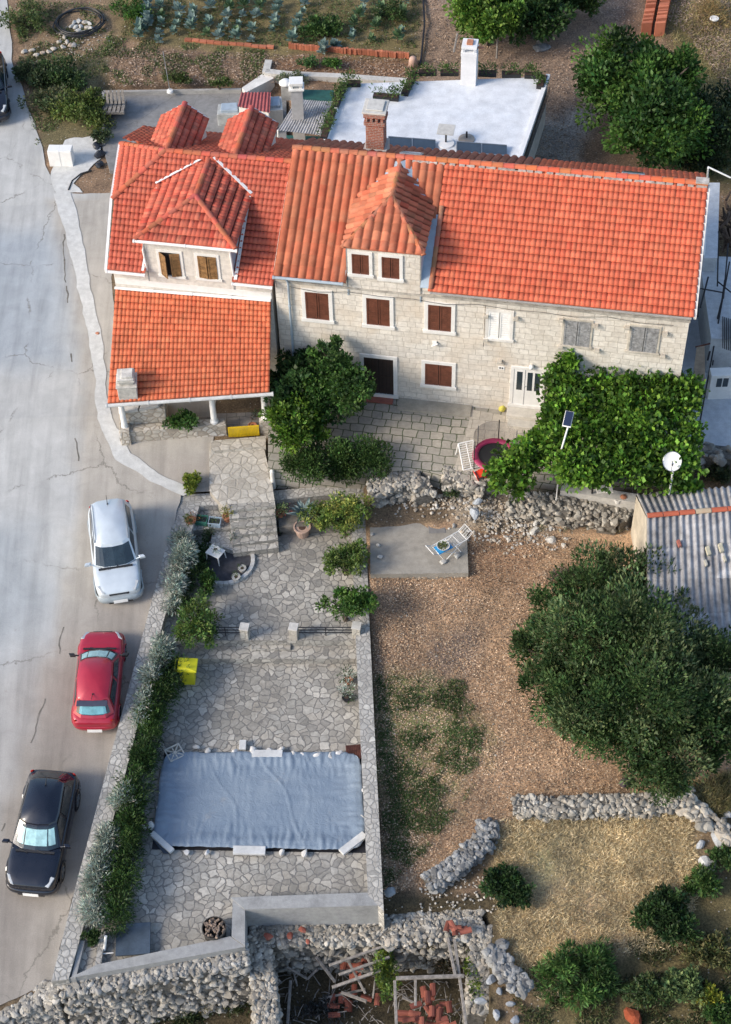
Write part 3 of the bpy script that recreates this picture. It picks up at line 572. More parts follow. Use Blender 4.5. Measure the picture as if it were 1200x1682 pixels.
# garden terraces
ZU, ZL = -1.6, -2.3
up = [(305, 815), (450, 812), (592, 800), (604, 1052), (240, 1052)]
mb = MB(); mb.prism([P(*q, ZU) for q in up], -4.2); tag(mb.build('upper_terrace', M_CRAZY, origin=P(500, 950, ZU)), kind='structure')
mb = MB(); mb.prism([P(*q, ZU - .35) for q in ((225, 1050), (604, 1050), (604, 1082), (480, 1082), (410, 1082), (215, 1082))], -4.2); tag(mb.build('middle_ledge', M_CRAZY, origin=P(500, 1065, ZU)), kind='structure')
lo = [(225, 1070), (604, 1070), (612, 1482), (392, 1490), (392, 1560), (110, 1600)]
mb = MB(); mb.prism([P(*q, ZL) for q in lo], -4.2); tag(mb.build('lower_terrace', M_CRAZY, origin=P(450, 1300, ZL)), kind='structure')
# step flights
def flight(px, z0, z1, n, name, m):
    """px: top-left, top-right, bottom-right, bottom-left of the flight in plan; treads from z0 down to z1"""
    a, b = P(*px[0], z0), P(*px[1], z0); d, c = P(*px[3], z1), P(*px[2], z1); mb = MB()
    for i in range(n):
        z = z0 + (z1 - z0) * (i + .0) / n; t0, t1 = i / n, (i + 1) / n
        q = [a.lerp(d, t0), b.lerp(c, t0), b.lerp(c, t1 + .01), a.lerp(d, t1 + .01)]
        mb.prism([(p.x, p.y, z) for p in q], -3.5 - i * .003)
    return tag(mb.build(name, m, origin=a, bevel=.015), kind='structure')
mb = MB(); a = [P(*q) for q in ((343, 736, -.40), (433, 735, -.40), (446, 790, -.5), (452, 832, -.56), (366, 832, -.56), (344, 806, -.54))]; mb.prism(a, -2); mb.prism([P(*q, -.26) for q in ((346, 724), (436, 716), (436, 733), (346, 741))], -2); tag(mb.build('entrance_path', M_CRAZY_W, origin=P(400, 780, -.4)), kind='structure')
flight([(374, 828), (450, 822), (458, 903), (383, 912)], -.55, ZU + .14, 6, 'garden_steps', M_CRAZY)
flight([(411, 1050), (477, 1050), (478, 1088), (411, 1088)], ZU - .15, ZL + .1, 4, 'lower_steps', M_CRAZY)
# concrete slab in the yard
sl_ = thing('concrete_slab', 'cracked grey concrete slab with a square hatch beside the garden wall', 'slab', P(690, 890, -1.0))
mb = MB(); mb.prism([P(*q, -1.0) for q in ((607, 838), (765, 838), (769, 941), (608, 943))], -1.8); mb.build('deck', mottled('patio_concrete', [(.23, .21, .18), (.38, .35, .30), (.29, .27, .235)], .5, 4, 30), sl_)
mb = MB(); mb.prism([P(*q, -.985) for q in ((702, 850), (730, 849), (732, 875), (704, 876))], -1.2); mb.build('hatch', simple('hatch_concrete', (.22, .21, .2), .9), sl_, bevel=.01)
#@@HOUSES
# ------------------------------------------------------------------ HOUSES
WHITE_FR = simple('white_stone_surround', (.76, .74, .70), .7, var=.07, scale=3, bmp=.1)
def window(par, px, kind='shutter', vw=.15, fw_=.13, name='window', m=None, open_=None, label=None, depth=.05, frame_m=None, frame=True, n=2):
    """px = x0,y0,x1,y1 of the shutters in the photograph, taken on the wall plane v=vw"""
    x0, y0, x1, y1 = px; ym = (y0 + y1) / 2; xm = (x0 + x1) / 2
    u0 = FP(x0, ym, vw)[0]; u1 = FP(x1, ym, vw)[0]; z1 = FP(xm, y0, vw)[1]; z0 = FP(xm, y1, vw)[1]
    v = vw; w = MB(); w.bh(u0 - .02, u1 + .02, v - .012, v + .05, z0 - .02, z1 + .02); w = w.build(name, M_GLASS if kind == 'glass' else M_DARK, par)
    if label: w['label'] = label
    if frame:
        f = MB(); a = fw_
        f.bh(u0 - a, u1 + a, v - depth, v + .03, z1, z1 + a); f.bh(u0 - a - .04, u1 + a + .04, v - depth - .04, v + .03, z0 - a, z0)
        f.bh(u0 - a, u0, v - depth, v + .03, z0, z1); f.bh(u1, u1 + a, v - depth, v + .03, z0, z1); f.build('frame', frame_m or WHITE_FR, w, bevel=.008)
    wd = (u1 - u0) / n
    for k in range(n if kind in ('shutter', 'open') else 0):
        s = MB(); a = 0.0
        if kind == 'open': a = rad(open_[k])
        ux, uy = math.cos(a), math.sin(a)
        hinge = u0 if k == 0 else u1; dr = 1 if k == 0 else -1; yo = v - .018 if kind == 'open' else v - .014
        def B(a0, a1, d0, d1, q0, q1):
            ca = (a0 + a1) / 2; X = E1 * (ux * dr) - N1 * uy; Y = N1 * ux + E1 * (uy * dr); c = hw(hinge, yo, 0) + X * ca + Y * ((d0 + d1) / 2); c.z = (q0 + q1) / 2
            s.boxc(c, X * ((a1 - a0) / 2), Y * ((d1 - d0) / 2), (0, 0, (q1 - q0) / 2))
        W = wd - .012; st = .055
        B(0, st, -.03, 0, z0, z1); B(W - st, W, -.03, 0, z0, z1); B(st, W - st, -.029, -.001, z0, z0 + st); B(st, W - st, -.029, -.001, z1 - st, z1)
        B(st, W - st, -.012, -.004, z0 + st, z1 - st); nn = 11
        for i in range(nn):
            zz = z0 + st + (z1 - z0 - 2 * st) * (i + .5) / nn; B(st, W - st, -.024, -.012, zz - .018, zz + .012)
        s.build('shutter', m or M_BROWN, w)
    return w, (u0, u1, z0, z1)
GV = .15
# ============ long stone house (right)
UR = 15.35; ZR = 8.62; VR = 4.32; ZE = 6.2; VB = 7.0
H2 = thing('stone_house', 'long pale stone house with orange tiled roof, one dormer and a vine before it', 'house', hw(7.6, 4, 0))
mb = MB()
a, b_, c_, d_ = hw(-.05, GV, -.8), hw(UR, GV, -.8), hw(UR, VB, -.8), hw(-.05, VB, -.8)
zz = ZE + .02
vs = [hw(-.05, GV, -.8), hw(UR, GV, -.8), hw(UR, GV, zz), hw(-.05, GV, zz), hw(-.05, VB, -.8), hw(UR, VB, -.8), hw(UR, VB, 6.75), hw(-.05, VB, 6.75), hw(-.05, VR, ZR - .15), hw(UR, VR, ZR - .15)]
mb.add(vs, [(0, 1, 2, 3), (5, 4, 7, 6), (1, 5, 6, 9, 2), (4, 0, 3, 8, 7), (2, 9, 8, 3), (9, 6, 7, 8)])
mb.build('wall', M_FACADE, H2)
mb = MB(); mb.bh(-.05, UR + .03, GV - .05, GV + .02, 5.62, 5.72); mb.bh(-.05, 2.7, GV - .07, GV + .02, 6.02, 6.14); mb.bh(5.8, UR + .04, GV - .07, GV + .02, 6.02, 6.14); mb.build('cornice', simple('cornice_stone', (.50, .46, .40), .85, var=.25, bmp=.3), H2)
ze = lambda v: ZE + (ZR - ZE) * (v - 0.0) / VR
ov = -.12
D2 = (2.72, 5.50)     # dormer extent in u
def hole2(c):
    p = Vector(c) - OE; u = p.dot(E1); v = p.dot(N1); return D2[0] - .0 < u < D2[1] + .28 and v < 2.6 - abs(u - 4.1) * .3
old = (.50, .155, .085)
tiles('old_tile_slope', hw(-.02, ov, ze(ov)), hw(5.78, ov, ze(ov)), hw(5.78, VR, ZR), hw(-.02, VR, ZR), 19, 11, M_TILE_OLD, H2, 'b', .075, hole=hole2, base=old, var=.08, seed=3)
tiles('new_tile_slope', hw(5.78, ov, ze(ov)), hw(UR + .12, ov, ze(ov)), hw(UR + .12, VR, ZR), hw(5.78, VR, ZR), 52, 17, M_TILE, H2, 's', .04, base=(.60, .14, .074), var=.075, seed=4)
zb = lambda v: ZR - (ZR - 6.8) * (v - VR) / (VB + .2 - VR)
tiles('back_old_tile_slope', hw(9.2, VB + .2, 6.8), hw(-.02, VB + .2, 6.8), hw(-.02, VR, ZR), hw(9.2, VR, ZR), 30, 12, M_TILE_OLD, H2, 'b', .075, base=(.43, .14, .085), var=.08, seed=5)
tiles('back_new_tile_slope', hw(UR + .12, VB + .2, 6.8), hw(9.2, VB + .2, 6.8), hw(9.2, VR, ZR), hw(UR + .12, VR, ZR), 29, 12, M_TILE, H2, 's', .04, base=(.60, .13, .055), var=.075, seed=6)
ridge_tiles('ridge', hw(0, VR, ZR + .02), hw(4.6, VR, ZR + .02), .13, M_TILE_OLD, H2, old, .36)
ridge_tiles('new_ridge', hw(4.6, VR, ZR + .03), hw(UR + .1, VR, ZR + .03), .13, M_TILE, H2, (.62, .15, .07), .42)
mb = MB()
for s in (-1, 1):
    rg = random.Random(8 + s); u = 4.7
    while u < UR:
        mb.boxc(hw(u, VR + s * .15, ZR - .01), E1 * rg.uniform(.1, .22), N1 * .035, (0, 0, .035)); u += rg.uniform(.3, .45)
mb.boxc(hw(UR - .1, VR + .02, ZR + .13), E1 * .24, N1 * .17, (0, 0, .025))
mb.build('ridge_mortar', simple('mortar', (.55, .50, .45), .9, var=.3), H2)
# verge at right
mb = MB(); mb.add([hw(UR + .1, ov, ze(ov) + .0), hw(UR + .2, ov, ze(ov)), hw(UR + .2, VR, ZR), hw(UR + .1, VR, ZR), hw(UR + .1, ov, ze(ov) - .12), hw(UR + .2, ov, ze(ov) - .12), hw(UR + .2, VR, ZR - .12), hw(UR + .1, VR, ZR - .12)], [(0, 1, 2, 3), (0, 4, 5, 1), (1, 5, 6, 2), (7, 6, 5, 4), (0, 3, 7, 4)])
mb.build('verge_board', M_WROUGH, H2)
# dormer
def dormer(H, u0, u1, ue, zee, zrr, vf, vh, va, fe, frm, wall_m, tile_m, base, kind, amp, flash_m, cols, name='dormer', ovh=.1):
    uc = (u0 + u1) / 2; d = MB(); vb = va
    d.add([hw(u0, vf, fe), hw(u1, vf, fe), hw(u1, vf, zee), hw(u0, vf, zee)], [(0, 1, 2, 3)])
    d.add([hw(u0, vf + .002, zee), hw(u1, vf + .002, zee), hw(uc, vh, zrr - .1)], [(0, 1, 2)]) if 0 else None
    dm = d.build(name, wall_m, H)
    for uu, sg in ((u0, -1), (u1, 1)):
        k = MB()
        k.add([hw(uu, vf, fe - .3), hw(uu, vf + 3.2, fe - .3), hw(uu, vf + 3.2, zee - .0), hw(uu, vf, zee - .0), hw(uu - sg * .05, vf, fe - .3), hw(uu - sg * .05, vf + 3.2, fe - .3), hw(uu - sg * .05, vf + 3.2, zee), hw(uu - sg * .05, vf, zee)], [(0, 1, 2, 3), (4, 7, 6, 5), (3, 2, 6, 7), (0, 3, 7, 4)])
        k.build('dormer_cheek', flash_m, dm)
    a0, a1 = u0 - ue, u1 + ue; vo = vf - ovh; R0 = hw(uc, vh, zrr); R1 = hw(uc, va + .15, zrr)
    A, Bb = hw(a0, vo, zee), hw(a1, vo, zee); vend = va + .1
    C, D = hw(a0, vend, zee), hw(a1, vend, zee)
    n1 = max(4, round((vh - vo) / .33)); 
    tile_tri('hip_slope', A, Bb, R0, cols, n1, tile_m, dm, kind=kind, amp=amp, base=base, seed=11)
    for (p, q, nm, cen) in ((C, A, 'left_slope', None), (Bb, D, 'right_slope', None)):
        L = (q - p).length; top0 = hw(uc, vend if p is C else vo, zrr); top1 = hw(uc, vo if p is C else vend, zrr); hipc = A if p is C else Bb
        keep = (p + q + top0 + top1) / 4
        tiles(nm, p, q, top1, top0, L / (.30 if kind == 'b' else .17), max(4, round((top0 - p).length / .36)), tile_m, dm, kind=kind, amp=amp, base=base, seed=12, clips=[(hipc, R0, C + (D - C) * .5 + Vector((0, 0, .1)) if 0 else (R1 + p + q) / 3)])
    rm = base
    ridge_tiles('hip_ridge', A, R0, .11, tile_m, dm, rm, .33); ridge_tiles('hip_ridge', Bb, R0, .11, tile_m, dm, rm, .33); ridge_tiles('dormer_ridge', R0, hw(uc, va, zrr), .11, tile_m, dm, rm, .33)
    return dm, A, Bb, R0
dm2, A_, B_, R_ = dormer(H2, D2[0], D2[1] - .0, .10, 7.72, 8.5, GV - .03, 2.15, 4.15, 5.6, None, M_FACADE, M_TILE_OLD, (.50, .16, .09), 'b', .08, M_ZINC, 9)
mb = MB()
f0, f1 = ze(0) + .08, 0
def strip(mb, p, q, w, h=.02):
    p, q = Vector(p), Vector(q); d = (q - p).normalized(); s = d.cross(Vector((0, 0, 1))).normalized() * w; mb.add([p - s, p + s, q + s, q - s, p - s - Vector((0, 0, h)), p + s - Vector((0, 0, h)), q + s - Vector((0, 0, h)), q - s - Vector((0, 0, h))], [(0, 1, 2, 3), (0, 4, 5, 1), (1, 5, 6, 2), (2, 6, 7, 3), (3, 7, 4, 0)])
strip(mb, hw(2.62, 2.3, ze(2.3) + .12), hw(4.05, 4.05, ze(4.05) + .10), .14); strip(mb, hw(5.62, 2.35, ze(2.35) + .11), hw(4.25, 4.15, ze(4.1) + .12), .15)
strip(mb, hw(5.66, -.1, ze(-.1) + .10), hw(5.66, 2.4, ze(2.4) + .10), .17); strip(mb, hw(2.60, -.08, ze(-.1) + .08), hw(2.60, 2.35, ze(2.35) + .10), .08)
mb.build('flashing', M_ZINC, H2)
ridge_tiles('tile_kerb', hw(5.88, -.1, ze(-.1) + .10), hw(5.88, 2.7, ze(2.7) + .10), .09, M_TILE_OLD, H2, (.45, .16, .10), .4)
window(dm2, (578, 417, 606, 449), vw=GV - .03, fw_=.13); window(dm2, (627, 422, 656, 456), vw=GV - .03, fw_=.13)
for q in ((502, 480, 540, 523), (602, 490, 640, 533), (703, 501, 741, 542)): window(H2, q, fw_=.15)
window(H2, (698, 598, 742, 632), fw_=.15, label='lower brown shuttered window in a white surround')
w4, _ = window(H2, (802, 512, 838, 555), m=M_WPAINT, fw_=.12, frame_m=M_WROUGH); w4['label'] = 'window with closed white shutters'
FRM_OLD = simple('worn_surround', (.56, .51, .43), .85, var=.2, bmp=.3)
for q in ((926, 527, 969, 567), (1035, 537, 1080, 577)):
    w, _ = window(H2, q, m=M_GREYWOOD, fw_=.09, frame_m=FRM_OLD, depth=.035); w['label'] = 'window with weathered grey shutters'
# dark double door
w, (u0, u1, z0, z1) = window(H2, (598, 588, 646, 645), kind='none', fw_=.16, name='double_door', label='dark double door in white surround with red step')
mb = MB(); mid = (u0 + u1) / 2; st = simple('dark_door_wood', (.035, .022, .018), .5)
for (p0, p1) in ((u0, mid - .01), (mid + .01, u1)):
    for k in range(4): mb.bh(p0 + (p1 - p0) * k / 4 + .01, p0 + (p1 - p0) * (k + 1) / 4 - .01, GV - .03, GV - .012, max(z0, 0), z1)
    mb.bh(p0, p1, GV - .04, GV - .012, (z0 + z1) / 2 - .05, (z0 + z1) / 2 + .05)
mb.build('door_leaf', st, w)
mb = MB(); mb.bh(u0, u1, GV - .35, GV - .055, -.05, .09); mb.build('step', simple('red_step', (.33, .11, .08), .7), w, bevel=.01)
# white door with three glass strips
w, (u0, u1, z0, z1) = window(H2, (843, 607, 889, 664), kind='none', fw_=.14, name='front_door', label='white front door with three dark glass panes', frame_m=WHITE_FR)
zd = z0; mb = MB(); mb.bh(u0, u1, GV - .035, GV - .012, z0, z1); mb.build('door_leaf', M_WPAINT, w)
mb = MB(); W = u1 - u0
for (a, c) in ((.10, .30), (.48, .66), (.74, .93)): mb.bh(u0 + W * a, u0 + W * c, GV - .042, GV - .036, z0 + (z1 - z0) * .42, z1 - .12)
mb.build('pane', M_GLASS, w)
mb = MB(); mb.bh(u0 + W * .385, u0 + W * .40, GV - .045, GV - .035, z0, z1); mb.bh(u0 + W * .42, u0 + W * .435, GV - .09, GV - .035, z0 + 1.0, z0 + 1.03); mb.build('handle', M_METAL, w)
mb = MB(); mb.bh(u0 - .18, u1 + .18, GV - .55, GV - .06, -.3, z0 - .15); mb.bh(u0 - .1, u1 + .1, GV - .95, GV - .55, -.3, (z0 - .15) / 2); mb.build('stoop', simple('pale_step_stone', (.60, .56, .49), .8, bmp=.2), w, bevel=.015)
mb = MB(); mb.lathe(hw((u0 + u1) / 2 + .1, GV - .1, z1 + .25), [(.02, -.1), (.09, -.07), (.1, 0), (.07, .08), (.02, .1)], 12); mb.build('door_lamp', simple('lamp_glass', (.8, .8, .78), .3), H2, smooth=True)
mb = MB(); U, Z = FP(823, 604); mb.bh(U - .12, U + .12, GV - .02, GV + .01, Z - .08, Z + .08); npl = mb.build('house_number_plate', M_WPAINT, H2)
mb = MB(); mb.bh(U - .07, U - .01, GV - .026, GV - .02, Z - .04, Z + .04); mb.bh(U + .02, U + .07, GV - .026, GV - .02, Z - .04, Z + .04); mb.build('plate_digits', M_DKMETAL, npl)
# white lintel over the vine
mb = MB(); U0, Z0 = FP(932, 610); U1_, Z1_ = FP(1012, 632); mb.bh(U0, U1_, GV - .06, GV + .02, 1.6, Z0 - .05); mb.build('shop_shutter', M_WPAINT, H2)
mb = MB()
for i in range(8): mb.bh(U0 - .06, U1_ + .06, GV - .075, GV - .06, 1.6 + i * .1, 1.62 + i * .1)
mb.bh(U0 - .1, U1_ + .1, GV - .11, GV - .0, Z0 - .05, Z0 + .06); mb.build('shutter_rail', M_WPAINT, H2)
# stone brackets
for (x, y) in ((798, 517), (847, 521), (797, 556), (921, 524), (978, 533), (920, 568), (980, 574), (1030, 536), (1092, 546), (1088, 583), (820, 592)):
    U, Z = FP(x, y); mb = MB(); mb.bh(U - .08, U + .1, GV - .16, GV + .02, Z - .06, Z + .06); mb.build('stone_bracket', FRM_OLD, H2, bevel=.01)
mb = MB(); U, Z = FP(714, 562); mb.bh(U - .08, U + .08, GV - .12, GV, Z - .07, Z + .07); mb.tube([hw(U - .1, GV - .14, Z - .1), hw(U + .14, GV - .2, Z + .12)], .03); mb.build('security_lamp', M_WPAINT, H2, bevel=.01)
# drainpipe + gutter
mb = MB(); U, _z = FP(474, 470); mb.tube([hw(U - .5, GV - .1, 5.95), hw(U - .1, GV - .1, 5.9), hw(U, GV - .09, 5.7), hw(U, GV - .09, 0)], .05, 8)
for z in (1.5, 3, 4.5): mb.tube([hw(U, GV - .09, z), hw(U, GV - .09, z + .05)], .065, 8)
mb.build('drainpipe', M_ZINC, H2)
gutter('gutter', hw(0, ov - .06, ze(ov) - .03), hw(2.6, ov - .06, ze(ov) - .03), M_ZINC, H2, .06); gutter('gutter', hw(5.9, ov - .05, ze(ov) - .05), hw(UR, ov - .05, ze(ov) - .05), simple('grey_gutter', (.33, .32, .30), .6), H2, .04)
mb = MB(); pts = [hw(.4 + k * 1.2, GV - .08, 5.50 - .05 * math.sin(k * 1.7) - (.1 if k % 2 else 0)) for k in range(13)]; mb.tube(pts, .012, 4); mb.tube([hw(7.9, GV - .06, 5.5), hw(7.9, GV - .06, 3.4)], .01, 4); mb.build('cable', M_DKMETAL, H2)
# skylights
for (x, y, wd, zz_) in ((676, 256, .42, 1), (1039, 293, .42, 1)):
    u, v = UV(x, y, 8.4); v = max(v, VR + .35); z = zb(v) + .12; s_ = (ZR - 6.8) / (VB + .2 - VR); Y = (N1 - Vector((0, 0, s_))).normalized(); nn_ = (Vector((0, 0, 1)) + N1 * s_).normalized()
    mb = MB(); mb.boxc(hw(u, v, z), E1 * wd, Y * .3, nn_ * .06); fr = mb.build('skylight', M_METAL, H2, bevel=.01)
    mb = MB(); mb.boxc(hw(u, v, z) + nn_ * .065, E1 * (wd - .07), Y * .23, nn_ * .008); mb.build('pane', simple('skylight_pane', (.12, .15, .17), .1), fr)
# brick chimney
cc = P(621, 236, 8.0); uu, vv_ = UV(621, 236, 7.9); vv_ = 5.4; uu = UV(621, 236, 8.0)[0]
ch = MB(); ch.bh(uu - .34, uu + .34, vv_ - .34, vv_ + .34, 7.3, 9.40); ch.bh(uu - .40, uu + .40, vv_ - .40, vv_ + .40, 9.40, 9.55); cho = ch.build('brick_chimney', M_BRICK, H2, bevel=.01)
k = MB()
for i in range(4):
    for s in (-1, 1): k.bh(uu - .36 + i * .2, uu - .26 + i * .2, vv_ + s * .32 - .06, vv_ + s * .32 + .06, 9.55, 9.75)
for s in (-1, 1): k.bh(uu + s * .32 - .06, uu + s * .32 + .06, vv_ - .1, vv_ + .1, 9.551, 9.749)
k.bh(uu - .41, uu + .41, vv_ - .41, vv_ + .41, 9.75, 9.95); k.build('chimney_courses', M_BRICK, cho, bevel=.01)
k = MB(); k.bh(uu - .45, uu + .45, vv_ - .45, vv_ + .45, 9.95, 10.03); k.bh(uu - .32, uu + .32, vv_ - .32, vv_ + .32, 10.03, 10.09); k.build('chimney_cap', M_CONC_L, cho, bevel=.015)
k = MB(); k.bh(uu - .44, uu + .44, vv_ - .42, vv_ + .42, 7.3, 8.3); k.build('chimney_base', mottled('chimney_plaster', [(.42, .39, .36), (.55, .5, .46)]), cho)

# ============ left house with porch
H1 = thing('porch_house', 'white stone house by the road with orange hipped roof, three dormers and a tiled porch', 'house', hw(-3.3, 3, -.5))
zE1, zR1 = 5.7, 7.95; UL = -6.35; SL = (zR1 - zE1) / (VR)
zl = lambda v: zE1 + SL * v
A = Vector(hw(UL - .4, 2.4, zl(2.4) + .02)); Bk = Vector(hw(-7.3, 5.7, 7.0)); Rl = hw(-5.05, VR, zR1)
mb = MB()
ul = UL
vs = [hw(ul, GV, -1.2), hw(-.2, GV, -1.2), hw(-.2, GV, zE1 - .0), hw(ul, GV, zE1 - .0), hw(ul - .5, 8.1, -1.2), hw(-.2, 8.1, -1.2), hw(-.2, 8.1, 5.9), hw(ul - .5, 8.1, 5.9), hw(-.2, VR, 7.8), hw(ul - .35, 2.4, 6.85), hw(ul - .45, 6.0, 6.85), hw(-5.1, VR, 7.8)]
mb.add(vs, [(0, 1, 2, 3), (5, 4, 7, 6), (1, 5, 6, 8, 2), (4, 0, 3, 9, 10, 7), (3, 2, 8, 11, 9), (9, 11, 10), (11, 8, 6, 7, 10)])
mb.build('wall', M_STONE_W, H1)
mb = MB(); mb.bh(UL + .02, -.22, GV - .03, GV + .01, 4.72, 5.0); mb.build('plaster_band', M_WPAINT, H1)
DU = (-4.98, -1.62)
def hole1(c):
    p = Vector(c) - OE; u = p.dot(E1); v = p.dot(N1); return DU[0] < u < DU[1] and v < 2.2
mb_ = (.50, .118, .072)
cen = hw(-3.3, 2, 6.5)
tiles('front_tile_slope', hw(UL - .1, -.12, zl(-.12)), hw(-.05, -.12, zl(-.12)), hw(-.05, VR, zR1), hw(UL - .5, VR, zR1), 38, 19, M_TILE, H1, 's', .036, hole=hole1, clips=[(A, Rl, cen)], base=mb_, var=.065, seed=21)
# jerkinhead facet (eave A-Bk, apex Rl)
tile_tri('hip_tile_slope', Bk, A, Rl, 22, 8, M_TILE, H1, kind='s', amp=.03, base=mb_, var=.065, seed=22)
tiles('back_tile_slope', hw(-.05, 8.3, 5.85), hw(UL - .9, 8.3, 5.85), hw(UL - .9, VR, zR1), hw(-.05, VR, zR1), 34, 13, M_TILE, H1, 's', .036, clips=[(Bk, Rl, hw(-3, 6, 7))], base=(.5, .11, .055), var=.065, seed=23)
ridge_tiles('ridge', Rl, hw(-.05, VR, zR1 + .02), .12, M_TILE, H1, mb_, .36); ridge_tiles('hip_ridge', A, Rl, .12, M_TILE, H1, mb_, .33); ridge_tiles('hip_ridge', Bk, Rl, .12, M_TILE, H1, mb_, .33)
mb = MB(); strip(mb, hw(UL - .17, -.15, zl(-.15) + .02), A + Vector((-.06, 0, 0)), .05, .14); strip(mb, A + Vector((-.05, 0, .0)), Bk + Vector((-.05, 0, 0)), .06, .14); mb.build('verge_board', M_WPAINT, H1)
gutter('gutter', hw(UL - .12, -.2, zE1 - .12), hw(DU[0] - .02, -.2, zE1 - .12), M_WPAINT, H1, .06); gutter('gutter', hw(DU[1] + .02, -.2, zE1 - .12), hw(-.1, -.2, zE1 - .12), M_WPAINT, H1, .06)
dm1, A_, B_, R_ = dormer(H1, DU[0], DU[1], .22, 7.2, 7.86, GV - .02, 1.95, 4.1, 5.0, None, M_STONE_W, M_TILE, mb_, 's', .028, M_ZINC, 22, ovh=.15)
gutter('gutter', hw(DU[0] - .27, GV - .22, 7.12), hw(DU[1] + .27, GV - .22, 7.12), M_WPAINT, dm1, .06)
mb = MB(); strip(mb, hw(-5.18, 3.05, zl(3.05) + .09), hw(-3.5, 4.15, zl(4.1) + .09), .05); strip(mb, hw(-1.42, 3.0, zl(3.0) + .09), hw(-3.1, 4.2, zl(4.15) + .09), .06); strip(mb, hw(-1.5, -.1, zl(-.1) + .08), hw(-1.5, 2.9, zl(2.9) + .08), .06); strip(mb, hw(-5.08, -.1, zl(-.1) + .08), hw(-5.08, 2.9, zl(2.9) + .08), .05); mb.build('flashing', M_WPAINT, H1)
mb = MB(); mb.tube([hw(DU[0] + .06, GV - .09, 7.1), hw(DU[0] - .02, GV - .09, 6.6), hw(DU[0] + .03, GV - .09, 5.6)], .04, 8); mb.build('downpipe', M_WPAINT, H1); mb = MB(); mb.tube([hw(DU[1] - .03, GV - .09, 7.1), hw(DU[1] + .03, GV - .09, 5.55)], .04, 8); mb.build('downpipe', M_WPAINT, H1)
FR1 = simple('smooth_surround', (.74, .72, .68), .7, var=.05)
window(dm1, (264, 415, 296, 451), 'open', GV - .02, .12, m=M_WOOD, open_=(38, 14), frame_m=FR1, depth=.03, label='window with brown wooden shutters ajar')
window(dm1, (326, 421, 356, 456), 'open', GV - .02, .12, m=M_WOOD, open_=(7, 7), frame_m=FR1, depth=.03)
# rear dormers
for (ur, a0, a1, ve) in ((-5.0, -6.0, -4.1, 7.35), (-2.32, -3.3, -1.3, 7.45)):
    zr_, zw = 7.95, 7.28; b = MB(); b.bh(a0 + .12, a1 - .12, 5.2, ve - .15, 5.5, zw - .03); b.add([hw(a0 + .12, ve - .15, zw - .03), hw(a1 - .12, ve - .15, zw - .03), hw(ur, ve - .15, zr_ - .05)], [(0, 1, 2)])
    bd = b.build('rear_dormer', M_ZINC if 0 else M_WROUGH, H1)
    q0 = hw(a0, 4.4, zw), hw(a0, ve, zw), hw(ur, ve, zr_), hw(ur, 4.4, zr_)
    s_ = lambda v: zR1 - (zR1 - 5.85) * (v - VR) / (8.3 - VR)
    def hole3(c, a0=a0):
        p = Vector(c) - OE; v = p.dot(N1); return c[2] < s_(v) - .0 and v < 5.9
    tiles('left_slope', hw(a0, ve, zw), hw(a0, 4.3, zw), hw(ur, 4.3, zr_), hw(ur, ve, zr_), 14, 4, M_TILE, bd, 's', .03, base=mb_, hole=hole3, seed=31)
    tiles('right_slope', hw(a1, 4.3, zw), hw(a1, ve, zw), hw(ur, ve, zr_), hw(ur, 4.3, zr_), 14, 4, M_TILE, bd, 's', .03, base=mb_, hole=hole3, seed=32)
    ridge_tiles('dormer_ridge', hw(ur, 4.35, zr_ + .02), hw(ur, ve, zr_ + .02), .11, M_TILE, bd, mb_, .33)
    k = MB(); strip(k, hw(a0 + .05, ve + .02, zw + .02), hw(ur, ve + .02, zr_ + .0), .05, .1); strip(k, hw(ur, ve + .02, zr_ + .0), hw(a1 - .05, ve + .02, zw + .02), .05, .1); k.build('verge_board', M_WPAINT, bd)
# porch
PL, PR_ = hw(-5.95, -3.75, 2.15), hw(.02, -2.25, 2.15); TL_, TR_ = hw(-6.35, .12, 4.50), hw(-.25, .12, 4.66)
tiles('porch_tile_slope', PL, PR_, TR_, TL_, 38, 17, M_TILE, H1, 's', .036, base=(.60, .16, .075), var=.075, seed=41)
mb = MB(); ng = 6
for i in range(ng):
    for j in range(ng):
        q = [PL.lerp(PR_, a / ng).lerp(TL_.lerp(TR_, a / ng), b / ng) for a, b in ((i, j), (i + 1, j), (i + 1, j + 1), (i, j + 1))]; mb.add([p - Vector((0, 0, .07)) for p in q] + [p - Vector((0, 0, .14)) for p in q], [(0, 1, 2, 3), (7, 6, 5, 4), (0, 4, 5, 1), (1, 5, 6, 2), (2, 6, 7, 3), (3, 7, 4, 0)])
mb.build('porch_roof_boards', M_WOOD, H1)
gutter('porch_gutter', PL + Vector((-.05, -.09, -.05)), PR_ + Vector((.12, -.09, -.05)), simple('pale_gutter', (.62, .62, .60), .6), H1, .075)
ridge_tiles('porch_flashing', TL_ + Vector((0, -.05, .03)), TR_ + Vector((0, -.05, .03)), .08, M_WPAINT, H1, seg=1.5)
ef = (PR_ - PL).normalized(); nf = Vector((-ef.y, ef.x, 0))
def pf(s, d, z): q = PL + ef * s + nf * d; return Vector((q.x, q.y, z))
PLn = (PR_ - PL).length
def pbox(mb, s0, s1, d0, d1, z0, z1): mb.boxc(pf((s0 + s1) / 2, (d0 + d1) / 2, (z0 + z1) / 2), ef * ((s1 - s0) / 2), nf * ((d1 - d0) / 2), (0, 0, (z1 - z0) / 2))
mb = MB(); mb.prism([pf(.15, .3, -.16), pf(PLn - .1, .3, -.16), hw(-.25, .1, -.16), hw(-6.2, .1, -.16)], -2); mb.build('porch_floor', blocks('porch_slate', (.34, .31, .28), (.27, .25, .23), (.18, .17, .15), .5, .4, .015, distort=.1), H1)
gx0 = 4.35
